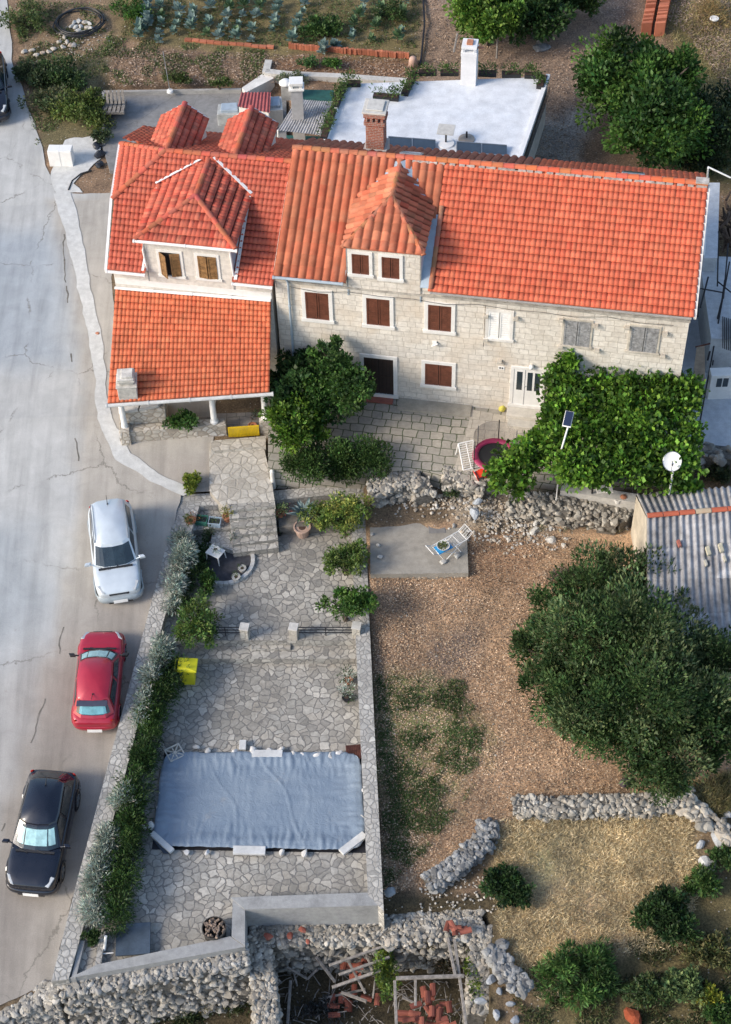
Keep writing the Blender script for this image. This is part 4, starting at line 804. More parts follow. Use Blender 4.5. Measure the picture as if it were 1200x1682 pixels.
mb = MB(); pbox(mb, .25, 3.35 if 0 else gx0, .22, .60, -1.3, .28); pbox(mb, 5.65, PLn - .05, .22, .60, -1.3, .28); pbox(mb, .24, 2.05, .62, 1.9, -1.3, .95); pbox(mb, .2, .6, .1, .7, -1.3, .4)
mb.build('porch_parapet', M_RUBBLE, H1, bevel=.03)
mb = MB(); mb.prism([pf(.25, .55, 1.06), pf(1.0, .6, 1.06), pf(1.15, 1.2, 1.06), pf(.3, 1.3, 1.06)], .94); mb.prism([pf(1.05, .6, 1.05), pf(1.8, .75, 1.05), pf(2.1, 1.2, 1.05), pf(1.7, 1.7, 1.05), pf(1.2, 1.3, 1.05)], .935); mb.build('stone_counter', M_CONC_L, H1, bevel=.02)
for s in (.42, 3.9, 5.9):
    mb = MB(); mb.lathe(pf(s, .42, .28), [(.17, 0), (.17, .08), (.125, .14), (.105, 1.5), (.16, 1.6), (.18, 1.72)], 14); mb.build('porch_column', M_WPAINT, H1, smooth=False)
mb = MB(); pbox(mb, .2, PLn - .1, .3, .5, 1.98, 2.12); mb.build('porch_beam', M_WPAINT, H1)
gt = MB(); pbox(gt, 4.40, 5.62, .16, .20, -.40, -.36); pbox(gt, 4.40, 5.62, .16, .20, .10, .15)
for i in range(22): s = 4.40 + 1.16 * i / 21; pbox(gt, s, s + .045, .155 + (i % 2) * .004, .195, -.40, .12)
gt.build('yellow_gate', simple('yellow_gate_paint', (.75, .50, .02), .5, var=.1), H1)
# square stone chimney on the porch roof
cx = P(209, 634, 2.6); bb = zt(0)
ck = MB(); ez, nz = ef, nf
def cbox(mb, h, z0, z1, h2=None): mb.boxc((cx.x, cx.y, (z0 + z1) / 2), ef * h, nf * (h2 or h), (0, 0, (z1 - z0) / 2))
cbox(ck, .36, 2.1, 2.85); cbox(ck, .40, 2.85, 2.91); cbox(ck, .28, 2.91, 3.08, .26); cbox(ck, .34, 3.08, 3.14); ck = ck.build('stone_chimney', M_RUBBLE if 0 else simple('chimney_stone', (.60, .57, .51), .85, var=.22, scale=5, bmp=.4), H1, bevel=.02)
k = MB(); k.boxc((cx.x, cx.y, 3.19), ef * .32, nf * .32, Vector((0, 0, .045))); k.boxc((cx.x + .06, cx.y, 3.27), ef * .22, nf * .24, Vector((0, 0, .035))); k.build('chimney_cap', simple('cap_slab', (.66, .63, .57), .85, var=.2, bmp=.4), ck, bevel=.02)
#@@THINGS
# ------------------------------------------------------------------ CARS
def car(name, label, pxroof, zroof, dirpx, S, paint, trim=None):
    """pxroof: pixel of roof centre; dirpx: pixel step towards the nose"""
    g0 = G(*pxroof); z0 = zt(P(pxroof[0], pxroof[1], g0.z + zroof).y); c = P(pxroof[0], pxroof[1], z0 + zroof); f2 = P(pxroof[0] + dirpx[0], pxroof[1] + dirpx[1], z0 + zroof)
    d = (f2 - c); d.z = 0; d.normalize(); xc = (S['rf'] + S['rr']) / 2; base = c - d * xc; base.z = zt(base.y) + .03
    sl = (zt(base.y + .5) - zt(base.y - .5)); t = thing(name, label, 'car', base, math.atan2(d.y, d.x)); t.rotation_euler = (Matrix.Rotation(math.atan(sl), 4, 'X') @ Matrix.Rotation(math.atan2(d.y, d.x), 4, 'Z')).to_euler()
    def mk(mb, nm, m, par=None, **k):
        par = par or t; b0 = wbase; o = mb.build(nm, m, None, origin=(0, 0, 0), **k); o.parent = par; return o
    W = S['w'] / 2; L0, L1 = -S['l'] / 2, S['l'] / 2; bz = S['belt']; hz = S['hood']; A0 = S['wheels']; R = S['r']
    # body loft
    st = [(L0, .70, .42, .80 * bz, .30), (L0 + .05, .88, .30, .95 * bz, .28), (L0 + .3, .97, .22, bz, .26), (A0[1] - .1, 1.0, .2, bz, .25), (-.3, 1.0, .2, bz * .99, .22), (S['wb'] - .1, 1.0, .2, bz * .985, .22),
          (S['wb'] + .25, .995, .2, hz + .03, .22), (A0[0] + .1, .985, .2, hz, .24), (L1 - .38, .955, .22, hz - .03, .25), (L1 - .13, .88, .28, hz - .11, .27), (L1 - .01, .72, .36, hz - .24, .32)]
    B = MB(); rows = []
    for (x, w, zb, ztop, z1) in st:
        w *= W; zm = (zb + ztop) * .52
        half = [(w * .90, zb), (w * .985, zb + .12), (w, zm), (w * .985, ztop - .12), (w * .90, ztop - .015), (w * .55, ztop + .01), (0, ztop + .018)]
        rows.append([Vector((x, y, z)) for y, z in half] + [Vector((x, -y, z)) for y, z in half[-2::-1]])
    n = len(rows[0]); B.add([v for r in rows for v in r], [(i * n + k, (i + 1) * n + k, (i + 1) * n + k + 1, i * n + k + 1) for i in range(len(rows) - 1) for k in range(n - 1)] + [tuple(range(n)), tuple(range((len(rows) - 1) * n, len(rows) * n))[::-1]] + [(i * n, i * n + n - 1, (i + 1) * n + n - 1, (i + 1) * n) for i in range(len(rows) - 1)])
    body = mk(B, 'body', paint, smooth=True); sd = body.modifiers.new('sub', 'SUBSURF'); sd.levels = sd.render_levels = 2
    # cabin
    H = S['h']; wf, wr, rf, rr = S['wb'], S['rb'], S['rf'], S['rr']; bw = W * .90; tw = W * S.get('tw', .70)
    bot = [(wf, 0, .12), (wf - .03, .55, .04), (wf - .22, 1, -.02), (-.3, 1.015, -.02), (wr + .22, .98, -.02), (wr, .6, 0), (wr - .03, 0, .0)]
    top = [(rf + .04, 0), (rf + .0, .62), (rf - .14, .98), (-.3 if rf > -.2 else (rf + rr) / 2, 1.02), (rr + .1, .93), (rr + .0, .6), (rr - .02, 0)]
    def ring(pts, w, z): 
        h = [Vector((p[0], p[1] * w, z + (p[2] if len(p) > 2 else 0) * .3)) for p in pts]; return h + [Vector((v.x, -v.y, v.z)) for v in h[-2:0:-1]]
    rb = ring(bot, bw, bz + .02); rt = ring(top, tw, H - .06); rtt = [Vector((v.x * .97 + .03 * (rf + rr) / 2, v.y * .93, H - .015)) for v in rt]; n = len(rb)
    C = MB(); C.add(rb + rt + rtt + [Vector(((rf + rr) / 2, 0, H + .015))], [(i, (i + 1) % n, n + (i + 1) % n, n + i) for i in range(n)] + [(n + i, n + (i + 1) % n, 2 * n + (i + 1) % n, 2 * n + i) for i in range(n)] + [(2 * n + i, 2 * n + (i + 1) % n, 3 * n) for i in range(n)])
    cab = mk(C, 'roof', paint, bevel=0)
    for p_ in cab.data.polygons: p_.use_smooth = len(p_.vertices) == 3
    cen = Vector(((rf + rr) / 2, 0, (H + bz) / 2))
    def pane(nm, i0, i1, s0, s1, t0, t1, m, lift=.008):
        seg = MB(); a = [rb[i % n] for i in range(i0, i1 + 1)]; b = [rt[i % n] for i in range(i0, i1 + 1)]; K = 8; vs = []
        def along(L, s):
            q = s * (len(L) - 1); i = min(int(q), len(L) - 2); return L[i].lerp(L[i + 1], q - i)
        for k in range(K + 1):
            s = s0 + (s1 - s0) * k / K; p, q = along(a, s), along(b, s); nn = (p.lerp(q, .5) - cen); nn.z = abs(nn.z) * .2 + .12; nn.normalize()
            vs += [p.lerp(q, t0) + nn * lift, p.lerp(q, t1) + nn * lift]
        seg.add(vs, [(2 * k, 2 * k + 2, 2 * k + 3, 2 * k + 1) for k in range(K)]); return mk(seg, nm, m)
    wsn = pane('windscreen', -2, 2, .05, .95, .04, .95, M_CARGLASS, .016)
    ps = pane('windscreen_shade', -2, 2, .10, .90, .2, .86, M_SHADE, .02) if S.get('shade') else None
    rw = pane('rear_window', 4, 8, .10, .90, .2, .9, M_CARGLASS, .012)
    if S.get('rshade'): pane('rear_window_shade', 4, 8, .2, .80, .26, .74, M_SHADE2, .02)
    for (i0, i1) in ((2, 4), (8, 10)):
        rev = i0 == 8
        for (s0, s1) in (((.04, .47), (.53, .93)) if not rev else ((.07, .47), (.53, .96))): pane('side_window', i0, i1, s0, s1, .14, .88, M_CARGLASS, .015)
    # mirrors
    for s in (1, -1):
        m_ = MB(); m_.tube([(wf - .22, s * bw * .98, bz), (wf - .24, s * (W + .08), bz + .06)], .03, 6); m_.boxc((wf - .24, s * (W + .13), bz + .07), (.055, s * .03, 0), (0, .10, 0), (0, 0, .065)); mk(m_, 'wing_mirror', S.get('mirror', paint), bevel=.04)
    # wheels
    for x in A0:
        for s in (1, -1):
            w_ = MB(); y = s * (W - .10); prof = [(.0, -.1), (R * .62, -.1), (R * .95, -.09), (R, -.06), (R, .06), (R * .95, .10), (R * .64, .105)]
            vs = []; fs = []; K = 20
            for (r, dy) in prof: vs += [Vector((x + r * math.cos(k * math.tau / K), y + s * dy, R + r * math.sin(k * math.tau / K))) for k in range(K)]
            for i in range(len(prof) - 1): fs += [(i * K + k, i * K + (k + 1) % K, (i + 1) * K + (k + 1) % K, (i + 1) * K + k) for k in range(K)]
            w_.add(vs, fs); wo = mk(w_, 'wheel', M_TYRE)
            r_ = MB(); yy = y + s * .09
            for k in range(5):
                a = k * math.tau / 5; r_.boxc((x + math.cos(a) * R * .33, yy, R + math.sin(a) * R * .33), Vector((math.cos(a), 0, math.sin(a))) * R * .32, (0, .015, 0), Vector((-math.sin(a), 0, math.cos(a))) * .04)
            vs = []; 
            for rr_ in (R * .56, R * .66): vs += [Vector((x + rr_ * math.cos(k * math.tau / K), yy + s * .012, R + rr_ * math.sin(k * math.tau / K))) for k in range(K)]
            r_.add(vs, [(k, (k + 1) % K, K + (k + 1) % K, K + k) for k in range(K)]); mk(r_, 'rim', M_METAL, wo)
            ar = MB(); pts = [Vector((x + (R + .05) * math.cos(a), s * (W + .004), R + (R + .05) * math.sin(a))) for a in [math.pi * q / 10 for q in range(11)]]; ar.tube(pts, .025, 5); mk(ar, 'wheel_arch', trim or paint)
    # lights, grille, plates
    for s in (1, -1):
        h_ = MB(); h_.boxc((L1 - .25, s * W * .73, hz - .135), (.16, s * -.085, -.055), (.02, .065, 0), (.01, 0, .045)); mk(h_, 'headlight', M_LAMP, bevel=.02)
        b_ = MB(); b_.boxc((L0 + .13, s * W * .80, bz * .88), (.03, s * .03, 0), (0, .04, 0), (0, 0, .10)); mk(b_, 'tail_light', M_TAIL, bevel=.02)
    gr = MB(); gr.box(L1 - .12, L1 - .03, -W * .42, W * .42, hz - .30, hz - .20); 
    for k in range(3): gr.box(L1 - .03, L1 - .02, -W * .40, W * .40, hz - .29 + k * .035, hz - .28 + k * .035)
    mk(gr, 'grille', M_BLACK, bevel=.01)
    def bumper(nm, xe, sg, zlo, zhi, m, fl=0.0):
        bb = MB(); vs = []; K = 22
        for k in range(K + 1):
            a = -math.pi / 2 + math.pi * k / K; y = math.copysign(abs(math.sin(a)) ** .55, a) * W * .995; x = xe - sg * .62 + sg * (abs(math.cos(a)) ** .45) * (.62 + fl)
            for (dx, z) in ((-.06, zlo), (.0, zlo + .04), (.015, (zlo + zhi) / 2), (.0, zhi - .03), (-.07, zhi)): vs.append(Vector((x + sg * dx, y, z)))
        bb.add(vs, [(5 * k + q, 5 * k + 5 + q, 5 * k + 6 + q, 5 * k + 1 + q) for k in range(K) for q in range(4)]); mk(bb, nm, m, smooth=True)
    bumper('front_bumper', L1, 1, .24, .56, trim or paint, .04); bumper('rear_bumper', L0, -1, .30, .60, paint, .03)
    ai = MB(); ai.box(L1 + .035, L1 + .05, -W * .5, W * .5, .27, .35); mk(ai, 'air_intake', M_BLACK)
    for x, nm in ((L1 + .07, 'front_plate'), (L0 - .06, 'rear_plate')):
        p_ = MB(); p_.boxc((x, 0, .40), (.01 , 0, .004), (0, .26, 0), (-.02 if x > 0 else .02, 0, .06)); po = mk(p_, nm, M_WPAINT)
    if S.get('rails'):
        for s in (1, -1): r2 = MB(); r2.tube([(rf - .15, s * tw * .93, H - .01), (rf - .3, s * tw * .95, H + .035), (rr + .3, s * tw * .95, H + .035), (rr + .15, s * tw * .93, H - .01)], .018, 6); mk(r2, 'roof_rail', M_METAL)
    an = MB(); ax = rr + .25; an.tube([(ax, 0, H), (ax - .05, 0, H + .03), (ax - .32, 0, H + .16)], [.03, .015, .006], 6); mk(an, 'antenna', M_BLACK)
    wp = MB()
    for s in (.35, -.25): wp.tube([(wf + .09, s, hz + .075), (wf - .02, s - .3, bz + .06)], .012, 5)
    mk(wp, 'wipers', M_BLACK)
    cw = MB(); cw.boxc((wf + .03, 0, bz + .035), (.035, 0, -.006), (0, W * .72, 0), (0, 0, .015)); mk(cw, 'scuttle', M_BLACK)
    if S.get('spoiler'): sp_ = MB(); sp_.boxc((rr - .10, 0, H - .03), (.12, 0, -.02), (0, tw * .88, 0), (0, 0, .02)); mk(sp_, 'spoiler', M_SPOIL, bevel=.01)
    return t
def paintm(name, col, metal=.0, rough=.28):
    m, nt, b = newmat(name); n = noi(nt, obc(nt), 2.5, 5); c = ramp(nt, [(.3, tuple(q * .88 for q in col)), (.7, col)], n); nt.links.new(c, b.inputs['Base Color'])
    b.inputs['Metallic'].default_value = metal; b.inputs['Coat Weight'].default_value = .8; b.inputs['Coat Roughness'].default_value = .06; nt.links.new(ramp(nt, [(.3, (rough,) * 3), (.7, (rough + .2,) * 3)], n), b.inputs['Roughness']); MATS[name] = m; return m
M_CARGLASS = simple('tinted_car_glass', (.02, .035, .045), .06, 0, var=.3, scale=2, spec=.9)
M_SHADE = simple('foil_sunshade', (.42, .68, .70), .3, .15, var=.22, scale=3); M_SHADE2 = simple('dim_foil_sunshade', (.18, .42, .48), .25, .1, var=.2, scale=3)
M_TYRE = simple('tyre_rubber', (.025, .025, .025), .85); M_LAMP = simple('lamp_cover', (.42, .45, .48), .12, 0, var=.1); M_TAIL = simple('red_lamp', (.45, .015, .01), .2)
M_SPOIL = simple('dark_glass_spoiler', (.07, .07, .10), .3)
SILV = simple('grey_bumper', (.33, .38, .41), .5)
car('parked_suv', 'silver white compact SUV with grey bumpers, parked nose towards the viewer on the lane', (180, 850), 1.62, (6, 61), dict(w=1.74, l=4.05, h=1.62, belt=1.0, hood=.98, wheels=(1.30, -1.22), r=.34, wb=.98, rb=-1.88, rf=.34, rr=-1.66, tw=.76, rails=1), paintm('silver_white_paint', (.62, .68, .72), .25, .3), SILV)
car('parked_hatchback', 'small red hatchback with turquoise sunshades behind its windscreen and rear window', (155, 1109), 1.42, (8, -62), dict(w=1.64, l=3.80, h=1.42, belt=.90, hood=.86, wheels=(1.18, -1.25), r=.29, wb=.98, rb=-1.72, rf=.38, rr=-1.28, tw=.74, shade=1, rshade=1, spoiler=1, mirror=M_BLACK), paintm('red_paint', (.40, .012, .035), .15, .3))
car('parked_crossover', 'black crossover with pale blue foil sunshade, nearest the lower end of the lane', (70, 1308), 1.55, (-21, 81), dict(w=1.82, l=4.25, h=1.55, belt=1.0, hood=.98, wheels=(1.30, -1.30), r=.35, wb=.90, rb=-1.98, rf=.16, rr=-1.50, tw=.70, shade=1), paintm('midnight_blue_paint', (.008, .011, .022), .3, .2))
mb = MB(); 
car('parked_dark_car', 'dark car cut by the left edge at the top of the road', (-26, 104), 1.45, (3, 60), dict(w=1.8, l=4.3, h=1.45, belt=.95, hood=.92, wheels=(1.30, -1.30), r=.33, wb=.90, rb=-1.98, rf=.2, rr=-1.4, tw=.70), MATS['midnight_blue_paint'])
#@@GARDEN
# ------------------------------------------------------------------ GARDEN WALLS
def lerpq(a, b, t): return tuple(x + (y - x) * t for x, y in zip(a, b))
def wallstrip(name, label, segs, zb, m=None, cat='wall', group=None):
    """segs: list of ((x,y,z) outer, (x,y,z) inner) stations in pixels + height"""
    mb = MB()
    pts = [(P(*a), P(*b)) for a, b in segs]
    for (a, b), (c, d) in zip(pts[:-1], pts[1:]): mb.prism([a, c, d, b], zb)
    o = mb.build(name, m or M_CRAZY_TOP, origin=pts[0][0]); return tag(o, label, cat, group)
wallstrip('garden_wall', 'long pale rubble wall between the parked cars and the walled garden', [((295, 813, -.85), (327, 832, -.85)), ((240, 1020, -1.2), (268, 1020, -1.2)), ((180, 1246, -1.5), (212, 1246, -1.5)), ((128, 1440, -1.8), (160, 1440, -1.8)), ((84, 1612, -2.0), (112, 1608, -2.0))], -4.0)
wallstrip('garden_wall', 'straight stone-capped wall between the walled garden and the brown yard', [((598, 793, -1.0), (575, 815, -1.0)), ((606, 1010, -1.3), (582, 1010, -1.3)), ((616, 1220, -1.6), (592, 1220, -1.6)), ((630, 1497, -1.9), (604, 1470, -1.9))], -4.4)
wallstrip('garden_wall', 'short stone wall at the top left corner of the garden, above the crates', [((295, 813, -.84), (310, 832, -.84)), ((361, 809, -.84), (361, 829, -.84))], -2.4)
wallstrip('garden_wall', 'narrow stone wall behind the agave bed along the hedge', [((447, 806, -.9), (449, 822, -.9)), ((598, 793, -.99), (590, 808, -.99))], -2.4)
M_GREYW = mottled('grey_wall_top', [(.27, .27, .265), (.37, .37, .36), (.31, .31, .31)], .9, 6, 30)
wallstrip('garden_wall', 'weathered grey wall closing the garden above the ruined shed', [((630, 1487, -1.9), (604, 1466, -1.9)), ((402, 1494, -1.92), (378, 1474, -1.92))], -4.7, M_GREYW)
wallstrip('garden_wall', 'short grey wall piece beside the round log pile', [((402, 1493, -1.95), (382, 1476, -1.95)), ((402, 1554, -1.95), (380, 1538, -1.95))], -4.7, M_GREYW)
wallstrip('garden_wall', 'grey wall along the bottom edge of the garden beside the dark mat', [((402, 1555, -1.98), (378, 1538, -1.98)), ((112, 1607, -2.02), (160, 1584, -2.02))], -4.7, M_GREYW)
wallstrip('planter_wall', 'narrow grey inner wall holding the hedge at the bottom left corner', [((116, 1608, -2.05), (124, 1607, -2.05)), ((131, 1545, -2.05), (139, 1545, -2.05))], -3.2, M_GREYW)
wallstrip('planter_wall', 'low stone edge beside the white post at the foot of the hedge', [((155, 1590, -2.1), (165, 1588, -2.1)), ((163, 1530, -2.1), (173, 1530, -2.1))], -3.2, M_CRAZY_TOP)
mb = MB(); mb.prism([P(*q, -2.22) for q in ((124, 1605), (160, 1586), (170, 1525), (140, 1530))], -3.2); tag(mb.build('planter_bed', M_CRAZY, origin=P(140, 1560, -2.2)), kind='structure')
# retaining wall at the bottom of the road
def rubble(name, label, line, width, ztops, zb, n, size, seed, cols=((.42, .395, .345), (.54, .505, .44), (.30, .28, .245), (.46, .41, .34)), faces=True, core=True, cat='wall', lowside=None):
    rg = random.Random(seed); pts = [Vector((*p.xy, z)) for p, z in zip(line, ztops)]; mb = MB(); ls = [(b - a).length for a, b in zip(pts[:-1], pts[1:])]; Lt = sum(ls)
    def at_(s):
        for a, b, l in zip(pts[:-1], pts[1:], ls):
            if s <= l: return a.lerp(b, s / l), (b - a).normalized()
            s -= l
        return pts[-1], (pts[-1] - pts[-2]).normalized()
    for i in range(n):
        s = rg.uniform(0, Lt); p, d = at_(s); sd = Vector((-d.y, d.x, 0)).normalized(); w = width / 2; k = rg.random(); sz = size * rg.choice((.55, .7, .8, 1, 1, 1.25, 1.6)) * rg.uniform(.8, 1.2)
        zb_ = zb if not callable(zb) else zb(p)
        if k < .5 or not faces: c = p + sd * rg.uniform(-w, w) * .95; c.z = p.z - sz * .35 + rg.uniform(-.04, .04)
        else: c = p + sd * w * (rg.choice((-1, 1)) if lowside is None else lowside) * rg.uniform(.86, 1.0); c.z = rg.uniform(zb_, p.z - sz * .3)
        g = rg.uniform(.6, 1.05); cc = rg.choice(cols); mb.rock(c, sz, sz * rg.uniform(.6, 1), sz * rg.uniform(.45, .75), rg, (cc[0] * g, cc[1] * g, cc[2] * g))
    root = thing(name, label, cat, (line[0].x, line[0].y, zb if not callable(zb) else zb(line[0])))
    mb.build('stones', M_ROCK, root)
    if core:
        c = MB()
        for a, b in zip(pts[:-1], pts[1:]):
            d = (b - a).normalized(); sd = Vector((-d.y, d.x, 0)).normalized() * width * .43; q = [a - sd, b - sd, b + sd, a + sd]; c.prism([(v.x, v.y, v.z - size * .35) for v in q], (zb - .3) if not callable(zb) else (lambda p: zb(p) - .3))
        c.build('core', simple('rubble_fill', (.20, .185, .16), .95, var=.4, scale=8, bmp=.6), root)
    return root
rubble('retaining_wall', 'pale dry stone retaining wall under the end of the road', [P(-150, 1700, -3.4), P(0, 1655, -3.45), P(78, 1626, -3.0), P(100, 1622, -2.5), P(250, 1596, -2.4), P(405, 1568, -2.35)], .75, [-3.5, -3.5, -3.1, -2.35, -2.3, -2.3], -5.8, 3000, .125, 5, lowside=-1, cols=((.46, .44, .40), (.38, .36, .33), (.50, .48, .44), (.32, .31, .29), (.43, .40, .35)))
# ruined walls
zrt = -3.0
rubble('ruined_wall', 'thick broken ruin wall with red tile pieces lying on it, below the garden', [P(408, 1528, zrt), P(520, 1522, zrt), P(620, 1520, zrt), P(700, 1520, zrt), P(792, 1512, zrt)], 1.15, [-3.05, -3.15, -3.2, -3.1, -3.05], -5.4, 2400, .12, 6)
rubble('ruined_wall', 'narrow ruin wall running down from the garden corner, left of the rubble pit', [P(424, 1545, zrt), P(432, 1620, zrt), P(440, 1720, zrt)], .75, [-3.1, -3.3, -3.4], -5.4, 950, .12, 7)
rubble('ruined_wall', 'broken ruin wall on the right of the beams, greened with ivy', [P(788, 1520, zrt), P(792, 1570, zrt), P(786, 1640, zrt)], .75, [-3.05, -3.3, -4.0], -5.4, 750, .12, 8)
gz = lambda p: zt(p.y) - .05
rubble('dry_stone_wall', 'low straight dry stone wall above the dry yellow grass', [G(842, 1330), G(900, 1333), G(1000, 1330), G(1060, 1328), G(1135, 1315)], .62, [zt(G(842, 1330).y) + .45] * 2 + [zt(G(1000, 1330).y) + .5] * 3, gz, 900, .115, 9)
rubble('dry_stone_wall', 'curved dry stone wall climbing from the ruin towards the yellow grass', [G(700, 1456), G(740, 1436), G(775, 1405), G(800, 1385), G(800, 1352)], .6, [zt(G(700, 1456).y) + .35, zt(G(740, 1436).y) + .45, zt(G(775, 1405).y) + .5, zt(G(800, 1385).y) + .4, zt(G(800, 1352).y) + .25], gz, 520, .115, 10, cols=((.30, .30, .29), (.38, .38, .37), (.22, .22, .22)))
rubble('dry_stone_wall', 'collapsed bluish stone heap curving down right of the ruin', [G(808, 1560), G(830, 1600), G(860, 1640)], .7, [zt(G(808, 1560).y) + .3] * 3, gz, 130, .17, 12, core=False, faces=False, cols=((.30, .30, .29), (.38, .38, .37), (.22, .22, .22)))
rubble('dry_stone_wall', 'tumbled stone wall along the lower right edge of the picture', [G(1120, 1322), G(1150, 1345), G(1180, 1370), G(1210, 1390)], .7, [zt(G(1150, 1350).y) + .35] * 4, gz, 80, .19, 13, core=False, faces=False)
rubble('dry_stone_wall', 'rough stone bank below the vine, above the brown yard', [P(835, 815, -.2), P(880, 822, -.2), P(940, 828, -.2), P(1030, 832, -.3)], .9, [-.1, -.15, -.2, -.4], -1.2, 430, .12, 14, lowside=-1)
rubble('dry_stone_wall', 'crumbling wall edge between the flagstones and the concrete slab', [P(606, 800, -.1), P(650, 790, -.1), P(690, 785, -.1), P(697, 812, -.3)], .75, [-.05, .0, -.05, -.3], -1.1, 420, .125, 15, lowside=-1)
rubble('dry_stone_wall', 'short worn wall end beside the white folded rack', [P(728, 780, -.1), P(760, 782, -.1), P(798, 792, -.1)], .8, [-.0, -.02, -.1], -1.1, 270, .125, 16, lowside=-1)
rubble('dry_stone_wall', 'low curved stone edging left of the corrugated shed', [G(980, 866), G(1010, 870), G(1035, 855), G(1045, 830)], .5, [-.45, -.45, -.4, -.3], -1.1, 60, .17, 17)
# loose rubble, individually countable stones of the yard
rg = random.Random(77)
WHT = ((.60, .58, .53), (.66, .64, .60), (.54, .52, .48))
def stone(px, py, size, label, group, z=None, cols=WHT, flat=.55, name='loose_stone', cat='stone'):
    p = G(px, py) if z is None else P(px, py, z); mb = MB(); c = rg.choice(cols); mb.rock((p.x, p.y, p.z + size * flat * .4), size, size * rg.uniform(.6, .95), size * flat, rg, c)
    return tag(mb.build(name, M_ROCK, origin=p), label, cat, group)
for (x, y, s) in ((880, 860, .2), (878, 873, .27), (905, 889, .26), (925, 897, .16), (848, 866, .12), (770, 873, .1), (893, 858, .1), (905, 868, .14)): stone(x, y, s, 'pale stone lying in the brown yard below the vine bank', 'pale stones at the yard edge')
for (x, y, s, z) in ((745, 865, .14, -.98), (621, 896, .13, -.98), (624, 915, .12, -.98), (611, 878, .1, -.98), (750, 913, .19, -.98), (727, 924, .16, -.98), (740, 834, .15, -.98)): stone(x, y, s, 'pale stone lying on the grey concrete slab', 'stones on the slab', z)
for (x, y, s) in ((779, 845, .34), (785, 825, .26), (690, 800, .22), (717, 776, .2)): stone(x, y, s, 'large bluish stone at the broken edge of the courtyard', 'large stones at courtyard edge', -.6, ((.42, .45, .48),))
rr_ = random.Random(5)
mb = MB()
for i in range(900):
    k = i % 5
    x, y = ((rr_.gauss(800, 26), rr_.gauss(862, 20)), (rr_.gauss(870, 34), rr_.gauss(878, 14)), (rr_.gauss(690, 50), rr_.gauss(826, 9)), (rr_.gauss(760, 30), rr_.gauss(822, 14)), (rr_.gauss(840, 30), rr_.gauss(845, 12)))[k]
    p = G(x, y); s = rr_.uniform(.03, .09) * (1.4 if rr_.random() < .15 else 1); g = rr_.uniform(.7, 1.15); c = rr_.choice(((.52, .46, .38), (.60, .57, .52), (.44, .36, .27))); mb.rock((p.x, p.y, p.z + s * .2 + .04), s, s * .8, s * .6, rr_, tuple(q * g for q in c))
tag(mb.build('stone_rubble', M_ROCK, origin=G(800, 850)), kind='stuff')
mb = MB()
for i in range(420):
    x, y = rr_.uniform(690, 830), rr_.uniform(1440, 1500)
    if i % 3 == 0: x, y = rr_.gauss(130, 30), rr_.gauss(70, 14)
    if i % 3 == 1: x, y = rr_.uniform(620, 1150), rr_.uniform(950, 1320)
    p = G(x, y); s = rr_.uniform(.025, .06); g = rr_.uniform(.7, 1.2); mb.rock((p.x, p.y, p.z + s * .2 + .03), s, s * .8, s * .6, rr_, (.50 * g, .46 * g, .40 * g))
tag(mb.build('gravel', M_ROCK, origin=G(800, 1450)), kind='stuff')
for (x, y, s) in ((1160, 1355, .34), (1180, 1378, .38), (1150, 1388, .26), (1162, 1420, .36), (1188, 1408, .32), (1172, 1456, .24), (1195, 1340, .25)): stone(x, y, s, 'big pale boulder beside the yellow grass at the right edge', 'boulders at the right edge', cols=((.44, .46, .48), (.55, .55, .54)))
for (x, y, s) in ((806, 1610, .22), (820, 1628, .18), (790, 1645, .24), (815, 1668, .22), (838, 1650, .18), (845, 1676, .2)): stone(x, y, s, 'bluish boulder tumbled below the ivy-covered ruin wall', 'boulders by the ruin', cols=((.30, .32, .35), (.37, .39, .41)))
stone(1028, 1288, .34, 'dark brown boulder on bare soil under the olive tree', None, cols=((.07, .055, .06),), flat=.8, name='dark_boulder')
stone(1040, 1676, .5, 'rusty red boulder at the bottom edge among shrubs', None, cols=((.30, .07, .03),), flat=.6, name='red_boulder')
stone(242, 1655, .2, 'small pale stone in the weeds below the retaining wall', None, z=-5.4, cols=((.55, .56, .56),)); stone(325, 1635, .3, 'grey boulder among weeds near the ruin wall', None, z=-5.3, cols=((.45, .46, .45),))
stone(640, 1466, .28, 'flat grey boulder outside the garden wall corner', None, cols=((.38, .40, .41),)); stone(160, 549, .15, 'small brick-coloured stone on the cement strip', None, cols=((.42, .19, .12),))
# ------------------------------------------------------------------ GARDEN THINGS
def pillar(px, py, label):
    p = P(px, py, ZU); t = thing('stone_pillar', label, 'pillar', p, 0, 'pillars of the garden railing'); m = MB(); m.boxc(p + Vector((0, 0, .28)), E1 * .15, N1 * .15, (0, 0, .30)); m.build('shaft', M_CRAZY_W, t, bevel=.015); m = MB(); m.boxc(p + Vector((0, 0, .61)), E1 * .17, N1 * .17, (0, 0, .03)); m.build('cap', M_CONC_L, t, bevel=.01)
pillar(403, 1046, 'squat stone pillar left of the lower steps'); pillar(483, 1046, 'squat stone pillar right of the lower steps'); pillar(586, 1044, 'squat stone pillar against the right garden wall')
def railing(x0, x1, y, label):
    a, b = P(x0, y, ZU), P(x1, y, ZU); t = thing('railing', label, 'railing', a, 0, 'black garden railings')
    for z in (.18, .34, .50): m = MB(); m.tube([a + Vector((0, 0, z)), b + Vector((0, 0, z))], .022, 6); m.build('rail', M_DKMETAL, t)
    m = MB(); c = a.lerp(b, .5); m.tube([c, c + Vector((0, 0, .52))], .02, 6); m.build('post', M_DKMETAL, t)
railing(345, 396, 1044, 'black three-bar railing behind the leafy shrub'); railing(491, 579, 1044, 'black three-bar railing between the right two pillars')
